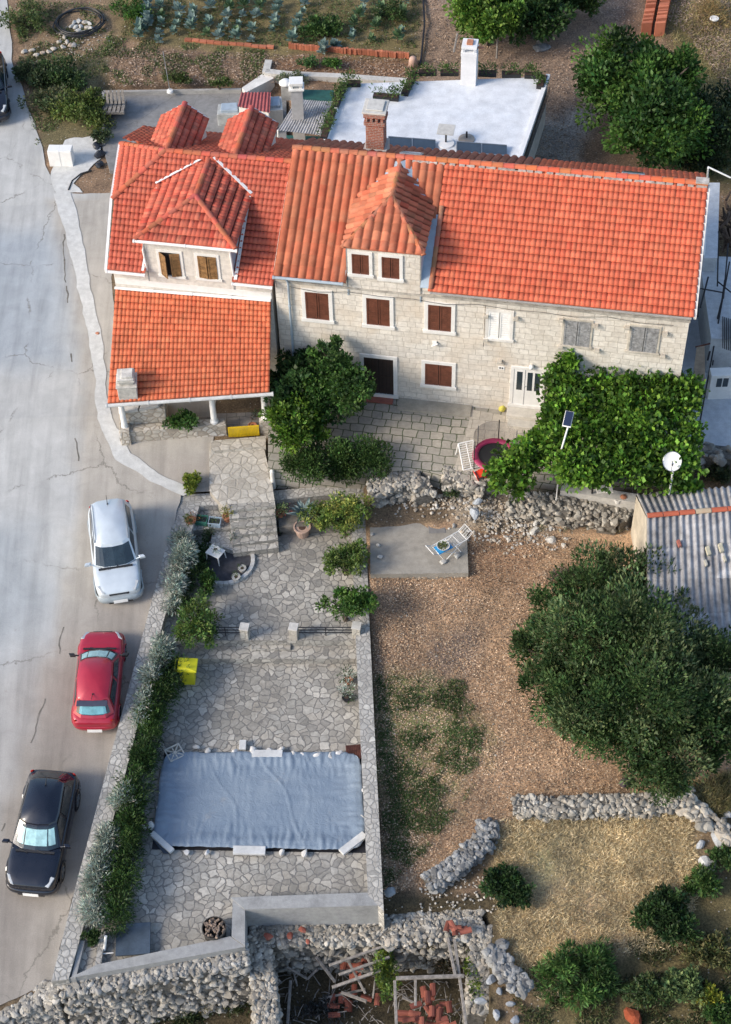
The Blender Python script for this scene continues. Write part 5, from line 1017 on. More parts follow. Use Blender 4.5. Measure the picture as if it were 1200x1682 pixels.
# round bed
c = P(369, 923, ZU); t = thing('round_bed', 'round dark garden bed ringed with pale stones, by the steps', 'garden bed', c)
m = MB(); m.lathe(c, [(1.02, -.05), (1.02, .03), (.01, .035)], 40); m.build('soil', simple('dark_soil', (.065, .065, .075), .95, var=.25, scale=6, bmp=.5), t)
m = MB(); rg2 = random.Random(3)
for k in range(34):
    a = k * math.tau / 34 - 2.6
    if -2.9 < a % math.tau - math.tau < -3.9: continue
    q = c + Vector((math.cos(a), math.sin(a), 0)) * 1.07; tn = Vector((-math.sin(a), math.cos(a), 0)); g = rg2.uniform(.8, 1.1); m.boxc(q + Vector((0, 0, .04)), tn * .095, Vector((math.cos(a), math.sin(a), 0)) * .075, (0, 0, .07), (.56 * g, .55 * g, .52 * g))
m.build('stone_ring', vcol('ring_stone', .85, .3, 6, .4), t, bevel=.01)
# white table with pot
c = P(355, 918, ZU + .03); t = thing('garden_table', 'small square white plastic table standing in the round bed', 'table', c, rad(-32))
def loc(mb, nm, mm, par, **k): o = mb.build(nm, mm, None, origin=(0, 0, 0), **k); o.parent = par; return o
m = MB(); m.box(-.30, .30, -.24, .24, .42, .46); loc(m, 'table_top', M_WPAINT, t, bevel=.01)
for sx in (-1, 1):
    for sy in (-1, 1): m = MB(); m.tube([(sx * .25, sy * .2, .43), (sx * .29, sy * .23, 0)], [.03, .02], 6); loc(m, 'leg', M_WPAINT, t)
def potted(px, py, z, r, h, label, potm, cols, pr, ph, n, size=.1, seed=0, group=None, aspect=.35, prof=None, up=.5, name='potted_plant'):
    c = P(px, py, z); t = thing(name, label, 'potted plant', c, 0, group); m = MB(); m.lathe(c, prof or [(r * .7, 0), (r * .95, h * .85), (r * 1.06, h * .86), (r * 1.06, h), (r * .9, h), (r * .85, h * .9), (.01, h * .9)], 16); pm = m.build('pot', potm, t, smooth=False)
    m = MB(); m.lathe(c, [(r * .86, h * .88), (.01, h * .92)], 14); m.build('soil', simple('pot_soil', (.07, .04, .03), .95), pm)
    if n: leaves('foliage', [(c.x, c.y, c.z + h + ph * .5, pr, pr, ph * .6)], n, size, cols, t, seed, aspect, 8, .4, up)
    return t
potted(354, 905, ZU + .49, .16, .11, 'white bowl with grey-green plant on the white table', M_WPAINT, SILVER, .16, .14, 90, .09, 1)
potted(497, 878, ZU, .32, .48, 'large terracotta pot of bare soil below the agave', simple('pale_terracotta', (.46, .32, .25), .8, var=.15), GREEN_M, .1, .1, 0, name='large_pot')
potted(388, 952, ZU, .16, .2, 'pale pot at the lower edge of the round bed', M_CONC_L, GREEN_M, .13, .12, 60, .07, 3); potted(398, 938, ZU, .15, .2, 'pale pot with dark leaves right of the empty-looking one', M_CONC_L, GREEN_D, .15, .14, 70, .07, 4)
potted(389, 893, ZU, .13, .28, 'tall pale pot beside the steps with grey-green leaves', M_CONC_L, SILVER + GREEN_D, .22, .3, 140, .1, 5); potted(345, 888, ZU, .14, .2, 'dark leafy pot in the corner behind the white table', M_BLACK, GREEN_D, .2, .35, 200, .1, 6)
potted(314, 862, ZU + .45, .2, .3, 'terracotta pot with orange-tinged leaves left of the crates', M_TERRA, [(.25, .12, .04), (.12, .17, .05), (.16, .2, .06)], .24, .35, 220, .09, 7); potted(373, 855, ZU + .45, .16, .28, 'terracotta pot of yellow-green leaves right of the crates', M_TERRA, [(.22, .22, .05), (.3, .24, .08), (.12, .17, .05)], .2, .45, 200, .1, 8)
potted(460, 848, -1.2, .17, .22, 'small terracotta pot of light green leaves beside the steps', M_TERRA, [(.10, .16, .06), (.15, .2, .08), (.3, .08, .05)], .36, .4, 260, .09, 9)
potted(476, 862, -1.3, .1, .12, 'tiny red pot beside the large terracotta one', simple('red_pot', (.45, .05, .04), .5), GREEN_M, .08, .08, 20, .05, 10); potted(459, 878, ZU, .12, .14, 'small dark round pot at the foot of the steps', M_BLACK, GREEN_D, .1, .1, 30, .06, 11)
potted(572, 1122, ZL, .15, .2, 'upper pot of thin grey-green leaves against the right wall', M_TERRA, SILVER + GREEN_D, .26, .5, 260, .11, 12, up=1); potted(569, 1150, ZL, .16, .2, 'lower black pot of thin leaves against the right wall', M_BLACK, SILVER + GREEN_D, .26, .45, 240, .11, 13, up=1)
# shelf with crates
mb = MB(); mb.prism([P(*q, ZU + .44) for q in ((306, 834), (384, 832), (384, 868), (345, 868), (308, 872))], -2.4); tag(mb.build('planter_shelf', M_CRAZY, origin=P(340, 850, -1.2)), 'stone shelf beside the steps with crates and terracotta pots on it', 'stone shelf')
mb = MB(); mb.prism([P(*q, ZU + .25) for q in ((350, 868), (384, 868), (387, 906), (345, 893))], -2.4); tag(mb.build('stone_bench', M_CRAZY_TOP, origin=P(365, 880, -1.2)), 'crazy-paved block between the shelf and the round bed', 'stone block')
for (x, y, label, mt) in ((331, 858, 'green plastic crate planted with seedlings', simple('green_crate', (.06, .22, .16), .5)), (353, 861, 'pale blue plastic crate of seedlings, right of the green one', simple('pale_crate', (.40, .50, .58), .5))):
    c = P(x, y, ZU + .45); t = thing('planting_crate', label, 'crate', c, rad(-9)); m = MB(); w, d, h = .235, .17, .22
    for (a0, a1, b0, b1) in ((-w, w, -d, -d + .02), (-w, w, d - .02, d), (-w, -w + .02, -d + .02, d - .02), (w - .02, w, -d + .02, d - .02)):
        for k in range(4): m.box(a0, a1, b0, b1, .02 + k * .055, .055 + k * .055)
    m.box(-w, w, -d, d, 0, .02); m.box(-w - .01, w + .01, -d - .012, -d, .2, .23); m.box(-w - .01, w + .01, d, d + .012, .2, .23); loc(m, 'basket', mt, t)
    m = MB(); m.box(-w + .025, w - .025, -d + .025, d - .025, .03, .16); loc(m, 'soil', MATS['dark_soil'], t)
    leaves('seedlings', [(c.x, c.y, c.z + .2, .2, .15, .05)], 120, .06, GREEN_D, t, 4)
# agave
def agave(px, py, z, R, n, label, cols, seed=0, name='agave'):
    c = P(px, py, z); t = thing(name, label, 'agave', c); rg = random.Random(seed); V = []; mb = MB()
    for i in range(n):
        a = i * 2.399 + rg.uniform(-.2, .2); el = rad(12 + 60 * (i / n)); L = R * (1 - .25 * i / n) * rg.uniform(.85, 1.1); pts = []; cc = rg.choice(cols); g = rg.uniform(.75, 1.2); side = Vector((-math.sin(a), math.cos(a), 0)); vs = []
        for k in range(6):
            s = k / 5; r = L * s; w = (.055 + .03 * math.sin(s * 3.1)) * (1 - s ** 2.5) * R * 1.5; z_ = r * math.sin(el) - .25 * s * s * L * math.cos(el) + .05; q = c + Vector((math.cos(a), math.sin(a), 0)) * (r * math.cos(el)) + Vector((0, 0, z_)); vs += [q - side * w + Vector((0, 0, .02)), q - Vector((0, 0, .012)), q + side * w + Vector((0, 0, .02))]
        mb.add(vs, [(3 * k + j, 3 * k + j + 1, 3 * k + j + 4, 3 * k + j + 3) for k in range(5) for j in (0, 1)], tuple(x * g for x in cc))
    mb.build('leaf_rosette', vcol('agave_leaf', .5, .15, 4, 0), t); return t
agave(500, 848, -1.1, .85, 26, 'large blue-grey agave spreading pointed leaves in the upper bed', [(.16, .22, .22), (.22, .29, .28)], 4)
mb = MB(); mb.prism([P(*q, -1.15) for q in ((455, 825), (590, 812), (592, 850), (560, 862), (458, 866))], -2.4); tag(mb.build('planting_bed', simple('bed_soil', (.20, .18, .155), .95, var=.3, bmp=.5), origin=P(500, 840, -1.2)), kind='structure')
# white pole by steps
c = P(449, 801, -.9); mb = MB(); mb.lathe(c, [(.09, 0), (.09, .95), (.06, 1.0), (.02, 1.02)], 12); tag(mb.build('white_post', M_WROUGH, origin=c), 'white rendered post standing between the path and the hedge', 'post')
# yellow wheelie bin
c = P(311, 1118, ZL); t = thing('wheelie_bin', 'yellow two-wheeled recycling bin with its lid shut, beside the hedge', 'bin', c, rad(176)); YEL = simple('yellow_plastic', (.72, .66, .02), .4, var=.06)
m = MB(); vs = [(x * (.22 if z == 0 else .29) + (0 if z else .0), y * (.19 if z == 0 else .25), z) for z in (0, .95) for (x, y) in ((-1, -1), (1, -1), (1, 1), (-1, 1))]; m.add(vs, [(3, 2, 1, 0), (0, 1, 5, 4), (1, 2, 6, 5), (2, 3, 7, 6), (3, 0, 4, 7)]); loc(m, 'body', YEL, t, bevel=.02)
m = MB(); m.add([(-.38, -.31, .95), (.34, -.31, .95), (.34, .31, .95), (-.38, .31, .95), (-.36, -.29, .99), (.32, -.28, 1.05), (.32, .28, 1.05), (-.36, .29, .99), (-.1, -.22, 1.06), (.28, -.22, 1.09), (.28, .22, 1.09), (-.1, .22, 1.06)], [(3, 2, 1, 0), (0, 1, 5, 4), (1, 2, 6, 5), (2, 3, 7, 6), (3, 0, 4, 7), (4, 5, 9, 8), (5, 6, 10, 9), (6, 7, 11, 10), (7, 4, 8, 11), (8, 9, 10, 11)]); loc(m, 'lid', YEL, t, bevel=.01)
m = MB(); m.tube([(.34, -.24, .98), (.42, -.24, 1.0), (.42, .24, 1.0), (.34, .24, .98)], .018, 6); loc(m, 'handle', YEL, t)
for s in (-1, 1): m = MB(); m.tube([(.25, s * .24, .1), (.25, s * .29, .1)], .1, 14); loc(m, 'wheel', M_BLACK, t)
# pool cover
zc0 = ZL + .05; PC = [P(*q, zc0) for q in ((268, 1238), (592, 1238), (600, 1399), (250, 1392))]
na, nb_ = 130, 64; V = []
def pcp(s, t): return PC[0].lerp(PC[1], s).lerp(PC[3].lerp(PC[2], s), t)
for j in range(nb_ + 1):
    for i in range(na + 1):
        s, t = i / na, j / nb_; ed = min(s, 1 - s) * 7.6; ed2 = min(t, 1 - t) * 3.8; e = min(ed, ed2)
        # rounded corners
        q = pcp(s, t); rx = max(0, .5 - ed); ry = max(0, .5 - ed2); k = math.hypot(rx, ry)
        sx, sy = s, t
        if rx > 0 and ry > 0 and k > .5: f = .5 / k * .92 + .08 * .0; sx = s + (1 if s < .5 else -1) * rx * (1 - f) / 7.6; sy = t + (1 if t < .5 else -1) * ry * (1 - f) / 3.8; q = pcp(sx, sy)
        q = q + Vector((noise.noise((s * 9, t * 5, 1)) * .05 * (1 if e < .3 else 0), noise.noise((s * 11, t * 7, 5)) * .06 * (1 if e < .2 else 0), 0))
        z = .06 - .05 * min(1, max(0, (e - .28) / .3)) ; wr = math.exp(-((e - .35) / .5) ** 2)
        along = s * 7.6 if ed2 < ed else t * 3.8
        z += .055 * abs(noise.noise((along * 4.2, e * 1.1, 3.0))) * (.25 + wr) * 1.5 + .012 * noise.noise((q.x * 1.2, q.y * 4, 7))
        cr = abs(math.sin(2.1 * (q.x * .95 + q.y * .35) + 1.3 * noise.noise((q.x * .5, q.y * .5, 2)))); z += .03 * math.exp(-(cr / .06) ** 2) * (.3 + .7 * (noise.noise((q.x * .4, q.y * .4, 9)) > 0))
        if e < .02: z -= .03
        V.append((q.x, q.y, zc0 + .06 + z))
Q = [(j * (na + 1) + i, j * (na + 1) + i + 1, (j + 1) * (na + 1) + i + 1, (j + 1) * (na + 1) + i) for j in range(nb_) for i in range(na)]
t = thing('pool_cover', 'wrinkled pale blue tarpaulin stretched over the rectangular pool', 'pool cover', PC[0].lerp(PC[2], .5))
m_, nt, b = newmat('blue_tarpaulin'); co = uvc(nt); c_ = ramp(nt, [(.3, (.17, .225, .295)), (.7, (.24, .295, .355))], noi(nt, co, .5, 5, .6)); c_ = mix(nt, c_, (.30, .30, .29), mix(nt, (0, 0, 0), ramp(nt, [(.60, (0, 0, 0)), (.72, (1, 1, 1))], noi(nt, co, .55, 5, .7)), .7)); nt.links.new(c_, b.inputs['Base Color']); b.inputs['Roughness'].default_value = .5; bump(nt, b, noi(nt, co, 3.5, 6, .7, 2.5), .5, .06)
np_mesh('tarpaulin', np.array(V)[:, :], np.array(Q)[:, ::-1], None, m_, t, smooth=True)
m = MB(); m.prism([P(*q, ZL + .012) for q in ((270, 1235), (593, 1235), (601, 1401), (249, 1395))], ZL - .2); m.build('pool_edge', M_DKMETAL, t)
t2 = M_TARPL = simple('tarp_flap', (.05, .07, .10), .6)
m = MB(); m.prism([P(*q, ZL + .075) for q in ((250, 1378), (275, 1385), (276, 1402), (268, 1401))], ZL + .04); m.build('folded_flap', t2, t)
# stones holding the cover
for (x, y, s) in ((322, 1228, .15), (341, 1234, .15), (385, 1235, .16), (415, 1234, .2), (443, 1234, .16), (461, 1233, .18), (482, 1240, .17), (496, 1241, .14), (521, 1242, .19), (543, 1243, .18), (557, 1238, .18), (264, 1303, .12), (259, 1327, .12), (595, 1300, .15), (593, 1343, .13), (340, 1401, .13), (463, 1400, .17), (500, 1402, .17), (306, 1401, .13), (247, 1357, .22), (233, 1360, .18), (590, 1316, .1)):
    stone(x, y, s, 'white stone weighing down the edge of the blue pool cover', 'stones around the pool cover', ZL + .08, ((.70, .68, .65), (.62, .60, .56)), .6)
for (x0, y0, x1, y1, w, label) in ((414, 1240, 464, 1240, .14, 'pale marble bar on the upper edge of the pool cover'), (383, 1398, 436, 1399, .15, 'pale marble bar on the lower edge of the pool cover'), (560, 1402, 599, 1372, .13, 'slanted marble bar on the lower right corner of the cover'), (398, 1233, 399, 1218, .12, 'short upright white block at the upper edge of the cover'), (249, 1370, 283, 1400, .1, 'slanted marble bar on the lower left corner of the cover')):
    a, b2 = P(x0, y0, ZL + .1), P(x1, y1, ZL + .1); d = (b2 - a) / 2; sd = Vector((-d.y, d.x, 0)).normalized() * w; m = MB(); m.boxc((a + b2) / 2 + Vector((0, 0, .06)), d, sd, (0, 0, .06)); tag(m.build('marble_bar', simple('marble', (.62, .62, .60), .6, var=.12), origin=(a + b2) / 2, bevel=.012), label, 'stone bar', 'marble bars on the pool cover')
# pierced lattice block
c = P(287, 1238, ZL + .1); t = thing('lattice_block', 'cream pierced concrete block with a flower lattice, on the cover corner', 'lattice block', c, rad(28)); m = MB(); w = .29
for (a0, a1, b0, b1) in ((-w, w, -w, -w + .04), (-w, w, w - .04, w), (-w, -w + .04, -w + .04, w - .04), (w - .04, w, -w + .04, w - .04)): m.box(a0, a1, b0, b1, 0, .09)
for k in range(4):
    a = k * math.pi / 4; m.boxc((0, 0, .045), Vector((math.cos(a), math.sin(a), 0)) * (w - .03 if k % 2 == 0 else w * 1.3), Vector((-math.sin(a), math.cos(a), 0)) * .015, (0, 0, .04 + k * .001))
m.lathe((0, 0, 0), [(.06, .0), (.06, .092), (.01, .094)], 12)
for k in range(8):
    a = k * math.pi / 4; m.lathe((math.cos(a) * .15, math.sin(a) * .15, 0), [(.03, 0), (.03, .086), (.001, .087)], 8)
loc(m, 'lattice', simple('cream_concrete', (.64, .60, .52), .8), t)
# brown grate
c = P(581, 1236, ZL + .1); t = thing('rusty_grate', 'rusty brown square grate on the upper right corner of the cover', 'grate', c, rad(4)); m = MB(); RU = simple('rust', (.14, .05, .035), .85, var=.4, scale=8); m.box(-.27, .27, -.29, .29, 0, .04); loc(m, 'plate', RU, t)
m = MB()
for k in range(9): m.box(-.25 + k * .06, -.23 + k * .06, -.27, .27, .041, .06)
loc(m, 'bars', RU, t)
# dark mat / hatch near the lower left
c = P(218, 1543, ZL + .02); q = [P(*k, ZL + .26) for k in ((191, 1518), (247, 1514), (246, 1566), (189, 1570))]; m = MB(); m.prism(q, ZL + .2); t = thing('metal_hatch', 'dark blue-grey square metal cover in the garden lower corner', 'metal cover', c); m.build('panel', simple('blue_steel', (.085, .115, .15), .45, .3, var=.25, scale=2), t, bevel=.01); m = MB(); m.prism([P(*k, ZL + .2) for k in ((194, 1520), (244, 1517), (243, 1563), (192, 1567))], ZL - .1); m.build('rim', M_CONC_D, t)
mb = MB(); a = P(171, 1560, ZL + .1); mb.tube([a, a + Vector((.12, .15, .62))], .05, 8); mb.tube([P(163, 1567, ZL + .12), P(186, 1565, ZL + .12)], .02, 6); tag(mb.build('white_tube', M_WPAINT, origin=a), 'short white tube leaning in the corner by the dark metal cover', 'tube')
# round log stack
c = P(353, 1534, ZL); t = thing('log_basket', 'round dark basket of stacked firewood in the garden corner', 'log basket', c); m = MB(); m.lathe(c, [(.36, 0), (.40, .45), (.37, .45), (.34, .05)], 24); m.build('basket', simple('basket_dark', (.05, .045, .04), .8), t)
m = MB(); r5 = random.Random(9)
for k in range(42):
    a = r5.uniform(0, 6.28); r = .34 * math.sqrt(r5.random()); p = c + Vector((r * math.cos(a), r * math.sin(a), .42 + r5.uniform(-.03, .05))); dd = Vector((r5.gauss(0, .5), r5.gauss(0, .5), r5.gauss(0, .4))).normalized() * .07; g = r5.uniform(.7, 1.3); m.tube([p - dd, p + dd], r5.uniform(.03, .045), 6, (.24 * g, .18 * g, .14 * g))
m.build('logs', vcol('cut_logs', .9, .3, 10, .2), t)
#@@REST
# ------------------------------------------------------------------ COURTYARD THINGS
def wire_rack(name, label, cx, cy, z, ang, L, W, H, tilt=0.0, wings=True):
    c = P(cx, cy, z); t = thing(name, label, 'drying rack', c, ang); m = MB(); r = .018
    T = lambda x, y, q: (x * math.cos(tilt), y, q + x * math.sin(tilt))
    m.tube([T(-L, -W, H), T(L, -W, H), T(L, W, H), T(-L, W, H), T(-L, -W, H)], r, 5); loc(m, 'frame', M_WPAINT, t)
    m = MB()
    for k in range(9): y = -W + 2 * W * (k + .5) / 9; m.tube([T(-L, y, H), T(L, y, H)], .009, 4)
    for k in (-.5, 0, .5): m.tube([T(L * k, -W, H - .005), T(L * k, W, H - .005)], .012, 4)
    loc(m, 'wires', M_WPAINT, t)
    if wings:
        for s in (-1, 1):
            m = MB(); m.tube([T(s * L, -W, H), (s * (L + .28), -W, H + .22), (s * (L + .28), W, H + .22), T(s * L, W, H)], .014, 5)
            for k in range(5): y = -W + 2 * W * (k + .5) / 5; m.tube([T(s * L, y, H), (s * (L + .28), y, H + .22)], .008, 4)
            loc(m, 'wing', M_WPAINT, t)
    for s in (-1, 1): m = MB(); m.tube([T(s * L * .7, -W, H), (-s * L * .6, -W, 0), (-s * L * .6, W, 0), T(s * L * .7, W, H)], r, 5); loc(m, 'leg', M_WPAINT, t)
    return t
wire_rack('drying_rack', 'white wire drying rack with a blue basin on it, on the concrete slab', 737, 907, -1.0, rad(33), .62, .26, .55)
c = P(728, 900, -.42); t = thing('wash_basin', 'blue and white basin holding a green plant, resting on the drying rack', 'basin', c, rad(30)); m = MB(); m.box(-.30, .30, -.2, .2, 0, .04); loc(m, 'tray', simple('bright_blue_plastic', (.03, .30, .62), .4), t, bevel=.01)
m = MB(); m.lathe((0, .02, .04), [(.16, 0), (.23, .10), (.25, .10), (.2, .02), (.01, .02)], 18); loc(m, 'bowl', M_WPAINT, t); leaves('leaves', [(c.x, c.y, c.z + .14, .19, .15, .07)], 150, .09, [(.12, .17, .06), (.2, .22, .08)], t, 8)
c = P(768, 757, 0); t = thing('plastic_lounger', 'folded white rack leaning upright at the courtyard edge', 'folding rack', c, rad(14)); 
m = MB(); 
for s in (-1, 1): m.tube([(s * .32, -.45, .05), (s * .30, .30, .75)], .028, 6)
for k in range(2): m.tube([(-.32, -.45 + .75 * k, .05 + .7 * k), (.32, -.45 + .75 * k, .05 + .7 * k)], .028, 6)
loc(m, 'frame', M_WPAINT, t); m = MB()
for k in range(1, 12): q = k / 12; m.tube([(-.3, -.45 + .75 * q, .06 + .7 * q), (.3, -.45 + .75 * q, .06 + .7 * q)], .014, 4)
m.tube([(0, -.45, .05), (0, .3, .75)], .02, 4); loc(m, 'slats', M_WPAINT, t)
for s in (-1, 1): m = MB(); m.tube([(s * .30, .30, .75), (s * .34, .45, 0)], .025, 6); loc(m, 'leg', M_WPAINT, t)
# trampoline with safety net
c = P(812, 762, 0); t = thing('trampoline', 'round trampoline with dark pink padding half under the vine', 'trampoline', c); m = MB(); R = .85
pts = []; 
m.lathe(c, [(R * .72, .50), (R * .74, .54), (R, .54), (R * 1.02, .50), (R, .47)], 32); m2 = MB()
pad = MB(); vs = []; K = 36
for rr_, z in ((R * .74, .50), (R * .76, .56), (R * .98, .56), (R * 1.02, .50)): vs += [c + Vector((rr_ * math.cos(k * math.tau / K), rr_ * math.sin(k * math.tau / K), z)) for k in range(K)]
pad.add(vs, [(i * K + k, i * K + (k + 1) % K, (i + 1) * K + (k + 1) % K, (i + 1) * K + k) for i in range(3) for k in range(K)]); pad.build('rim_padding', simple('magenta_vinyl', (.38, .03, .10), .5), t, smooth=True)
m = MB(); m.lathe(c, [(.01, .49), (R * .75, .50), (R * .75, .485)], 32); m.build('mat', M_BLACK, t)
for k in range(6):
    a = k * math.pi / 3 + .3; m = MB(); q = c + Vector((math.cos(a), math.sin(a), 0)) * R; m.tube([q, q + Vector((0, 0, 1.55 if k in (0, 1, 2, 3) else .5))], .022, 6); m.build('pole', M_DKMETAL if k % 2 else M_METAL, t)
nm, nt, b = newmat('net'); b.inputs['Base Color'].default_value = (.30, .28, .25, 1); tr = nd(nt, 'ShaderNodeBsdfTransparent'); ms = nd(nt, 'ShaderNodeMixShader'); ms.inputs[0].default_value = .45; nt.links.new(tr.outputs[0], ms.inputs[1]); nt.links.new(b.outputs[0], ms.inputs[2]); nt.links.new(ms.outputs[0], nt.nodes['Material Output'].inputs[0])
m = MB(); ks = range(4, 22); vs = []
for k in ks: a = .3 + (k - 4) * math.pi / 17; q = c + Vector((math.cos(a), math.sin(a), 0)) * R; vs += [q + Vector((0, 0, .55)), q + Vector((0, 0, 1.5))]
m.add(vs, [(2 * i, 2 * i + 2, 2 * i + 3, 2 * i + 1) for i in range(len(ks) - 1)]); m.build('safety_net', nm, t)
# red chair, tipped
c = P(791, 782, .0); t = thing('plastic_chair', 'bright red plastic child chair tipped over beside the folded rack', 'chair', c, rad(20)); RED = simple('red_plastic', (.72, .05, .02), .4)
m = MB(); m.boxc((0, 0, .2), (.2, 0, .05), (0, .18, 0), (-.01, 0, .02)); loc(m, 'seat', RED, t, bevel=.01); m = MB(); m.boxc((-.25, 0, .12), (.05, 0, -.14), (0, .18, 0), (.015, 0, .01)); loc(m, 'backrest', RED, t, bevel=.01)
for sx in (-1, 1):
    for sy in (-1, 1): m = MB(); m.tube([(sx * .15 + .05, sy * .15, .22), (sx * .15 + .3, sy * .2, .15 + .1 * sx)], .022, 5); loc(m, 'leg', RED, t)
c = P(785, 781, .02); mb = MB(); mb.lathe(c, [(.14, 0), (.17, .14), (.15, .14), (.1, .03)], 14); tag(mb.build('white_bowl', M_WPAINT, origin=c), 'white bowl of stones next to the red chair', 'bowl')
# doormat, bag, bowl by the door
mb = MB(); mb.prism([P(*q, .06) for q in ((865, 687), (890, 690), (887, 706), (863, 704))], .035); tag(mb.build('doormat', simple('brown_mat', (.05, .035, .03), .95), origin=P(876, 697, .05)), 'dark rectangular doormat below the white front door', 'doormat')
c = P(826, 673, .03); mb = MB(); rg = random.Random(2); mb.rock(c + Vector((0, 0, .1)), .24, .15, .15, rg); tag(mb.build('yellow_bag', simple('yellow_cloth', (.62, .55, .10), .8), origin=c, smooth=True), 'crumpled yellow bag on the ground left of the white door', 'bag')
c = P(817, 664, .03); mb = MB(); mb.lathe(c, [(.10, 0), (.13, .08), (.12, .2), (.05, .26), (.01, .26)], 14); tag(mb.build('white_hat', M_WPAINT, origin=c, smooth=True), 'round white container between the red bag and the yellow bag', 'container')
c = P(806, 664, .03); mb = MB(); mb.rock(c + Vector((0, 0, .08)), .22, .12, .11, rg); tag(mb.build('red_bag', simple('dark_red_cloth', (.22, .05, .04), .85), origin=c, smooth=True), 'dark red bag on the ground left of the white container', 'bag')
# vine pergola
VZ = 2.45
def vine_poly(pts, z): return [P(*q, z) for q in pts]
vp = [(905, 612), (1128, 612), (1132, 700), (1135, 790), (990, 745), (900, 742), (830, 770), (805, 770), (815, 735), (895, 722), (900, 680)]
c = P(1010, 690, VZ); t = thing('grape_vine', 'leafy green grape vine covering a pergola in front of the stone house', 'vine', (c.x, c.y, 0))
rg = random.Random(4); bl = []
def addb(x, y, z, r, rz=.35): q = P(x, y, z); bl.append((q.x, q.y, q.z, r, r, rz))
for (x, y, r) in [(930 + 44 * i + rg.uniform(-8, 8), 640 + 40 * j + rg.uniform(-8, 8) + (-6 if i > 2 else 0), .78) for i in range(5) for j in range(4)]: addb(x, y, VZ + rg.uniform(-.1, .2), r)
for (x, y, r, z) in ((918, 600, .32, 2.6), (914, 625, .38, 2.4), (912, 655, .45, 2.3), (905, 690, .5, 2.2), (870, 745, .6, 2.0), (840, 758, .6, 1.9), (822, 775, .45, 1.6), (860, 775, .55, 1.6), (900, 760, .6, 1.9), (940, 770, .5, 1.7), (1000, 700, .6, 2.4), (890, 722, .5, 2.1), (1100, 770, .5, 1.9), (1080, 790, .5, 1.6), (1110, 800, .5, 1.2), (1050, 770, .5, 1.9), (1085, 745, .6, 2.2), (1130, 640, .35, 2.4), (850, 800, .3, .9), (820, 800, .3, .8), (1135, 810, .4, .9), (1000, 760, .28, 1.7), (960, 755, .35, 1.8), (930, 590, .3, 3.1), (940, 592, .2, 3.2)): addb(x, y, z, r)
leaves('foliage', bl, 34000, .17, [(.08, .17, .02), (.11, .23, .025), (.17, .32, .04), (.05, .11, .018)], t, 5, .85, 22, .34, .3, cvar=.26)
m = MB(); pq = {}
for (x, y) in ((905, 690), (980, 745), (1055, 755), (1128, 745), (1128, 620), (905, 620)):
    q = P(x, y, VZ - .2); m = MB(); m.tube([(q.x, q.y, -.2), q], .04, 6); m.build('post', M_DKMETAL, t)
m = MB()
for k in range(6): a, b2 = P(905 + k * 44, 622, VZ - .15), P(905 + k * 44, 742, VZ - .15); m.tube([a, b2], .02, 5)
for k in range(5): a, b2 = P(903, 622 + k * 30, VZ - .12), P(1128, 622 + k * 30, VZ - .12); m.tube([a, b2], .018, 5)
m.build('pergola_bars', M_METAL, t); q = P(912, 650, 0); m = MB(); m.tube([(q.x, q.y, 0), (q.x + .1, q.y + .1, 1.2), (q.x, q.y + .3, 2.4)], [.07, .05, .03], 7); m.build('stem', M_BARK, t)
# dark tables under the vine
for (x, y, w, d, h, lb, mt) in ((955, 790, .75, .42, .5, 'black bench with cables half hidden under the vine', M_BLACK), (1010, 795, .75, .45, .62, 'dark slate table under the vine edge, right of the bench', simple('slate', (.10, .10, .11), .7))):
    c = P(x, y, .0); t = thing('outdoor_table', lb, 'table', c, rad(-11)); m = MB(); m.box(-w, w, -d, d, h - .05, h); loc(m, 'table_top', mt, t, bevel=.01)
    for sx in (-1, 1):
        for sy in (-1, 1): m = MB(); m.tube([(sx * (w - .08), sy * (d - .08), h - .05), (sx * (w - .08), sy * (d - .08), 0)], .03, 5); loc(m, 'leg', M_DKMETAL, t)
    m = MB(); 
    for k in range(3): m.box(-w + .1, w - .1, -d + .15 + k * .25, -d + .17 + k * .25, h, h + .012)
    loc(m, 'boards', M_DKMETAL, t)
c = P(993, 803, .55); mb = MB(); mb.box(c.x - .32, c.x + .3, c.y - .2, c.y + .18, c.z - .03, c.z + .02); tag(mb.build('white_tray', M_WROUGH, origin=c, bevel=.02), 'flat pale tray on the dark slate table under the vine', 'tray')
mb = MB(); mb.prism([P(*q, .03) for q in ((925, 792), (1050, 812), (1045, 826), (920, 806))], -.9); tag(mb.build('terrace_kerb', M_CONC_L, origin=P(990, 810, 0)), kind='structure')
c = P(1014, 825, -.2); mb = MB(); mb.lathe(c, [(.11, 0), (.15, .2), (.12, .2), (.1, .05)], 14); tag(mb.build('white_pot', M_WPAINT, origin=c), 'small white pot beside the ivy bush near the shed', 'pot'); c = P(1023, 823, -.2); mb = MB(); mb.lathe(c, [(.09, 0), (.13, .25), (.02, .3)], 10); tag(mb.build('clay_pot', M_TERRA, origin=c), 'small orange clay pot next to the white one near the shed', 'pot')
# solar lamp
b0 = P(921, 741, 2.7); tp = P(935, 693, 3.6); t = thing('solar_lamp', 'white pole with a tilted solar panel rising from the vine', 'solar lamp', (b0.x, b0.y, 0)); m = MB(); m.tube([(b0.x, b0.y, 0), b0, tp], .035, 6); m.build('pole', M_WPAINT, t)
m = MB(); m.boxc(tp + Vector((-.05, .05, .12)), Vector((.13, -.04, 0)), Vector((.07, .22, .14)), Vector((0, -.01, .015))); m.build('panel', simple('solar_cells', (.02, .03, .07), .2), t); m = MB(); m.boxc(tp + Vector((-.05, .05, .095)), Vector((.15, -.045, 0)), Vector((.08, .245, .15)), Vector((0, -.01, .012))); m.build('panel_frame', M_WPAINT, t)
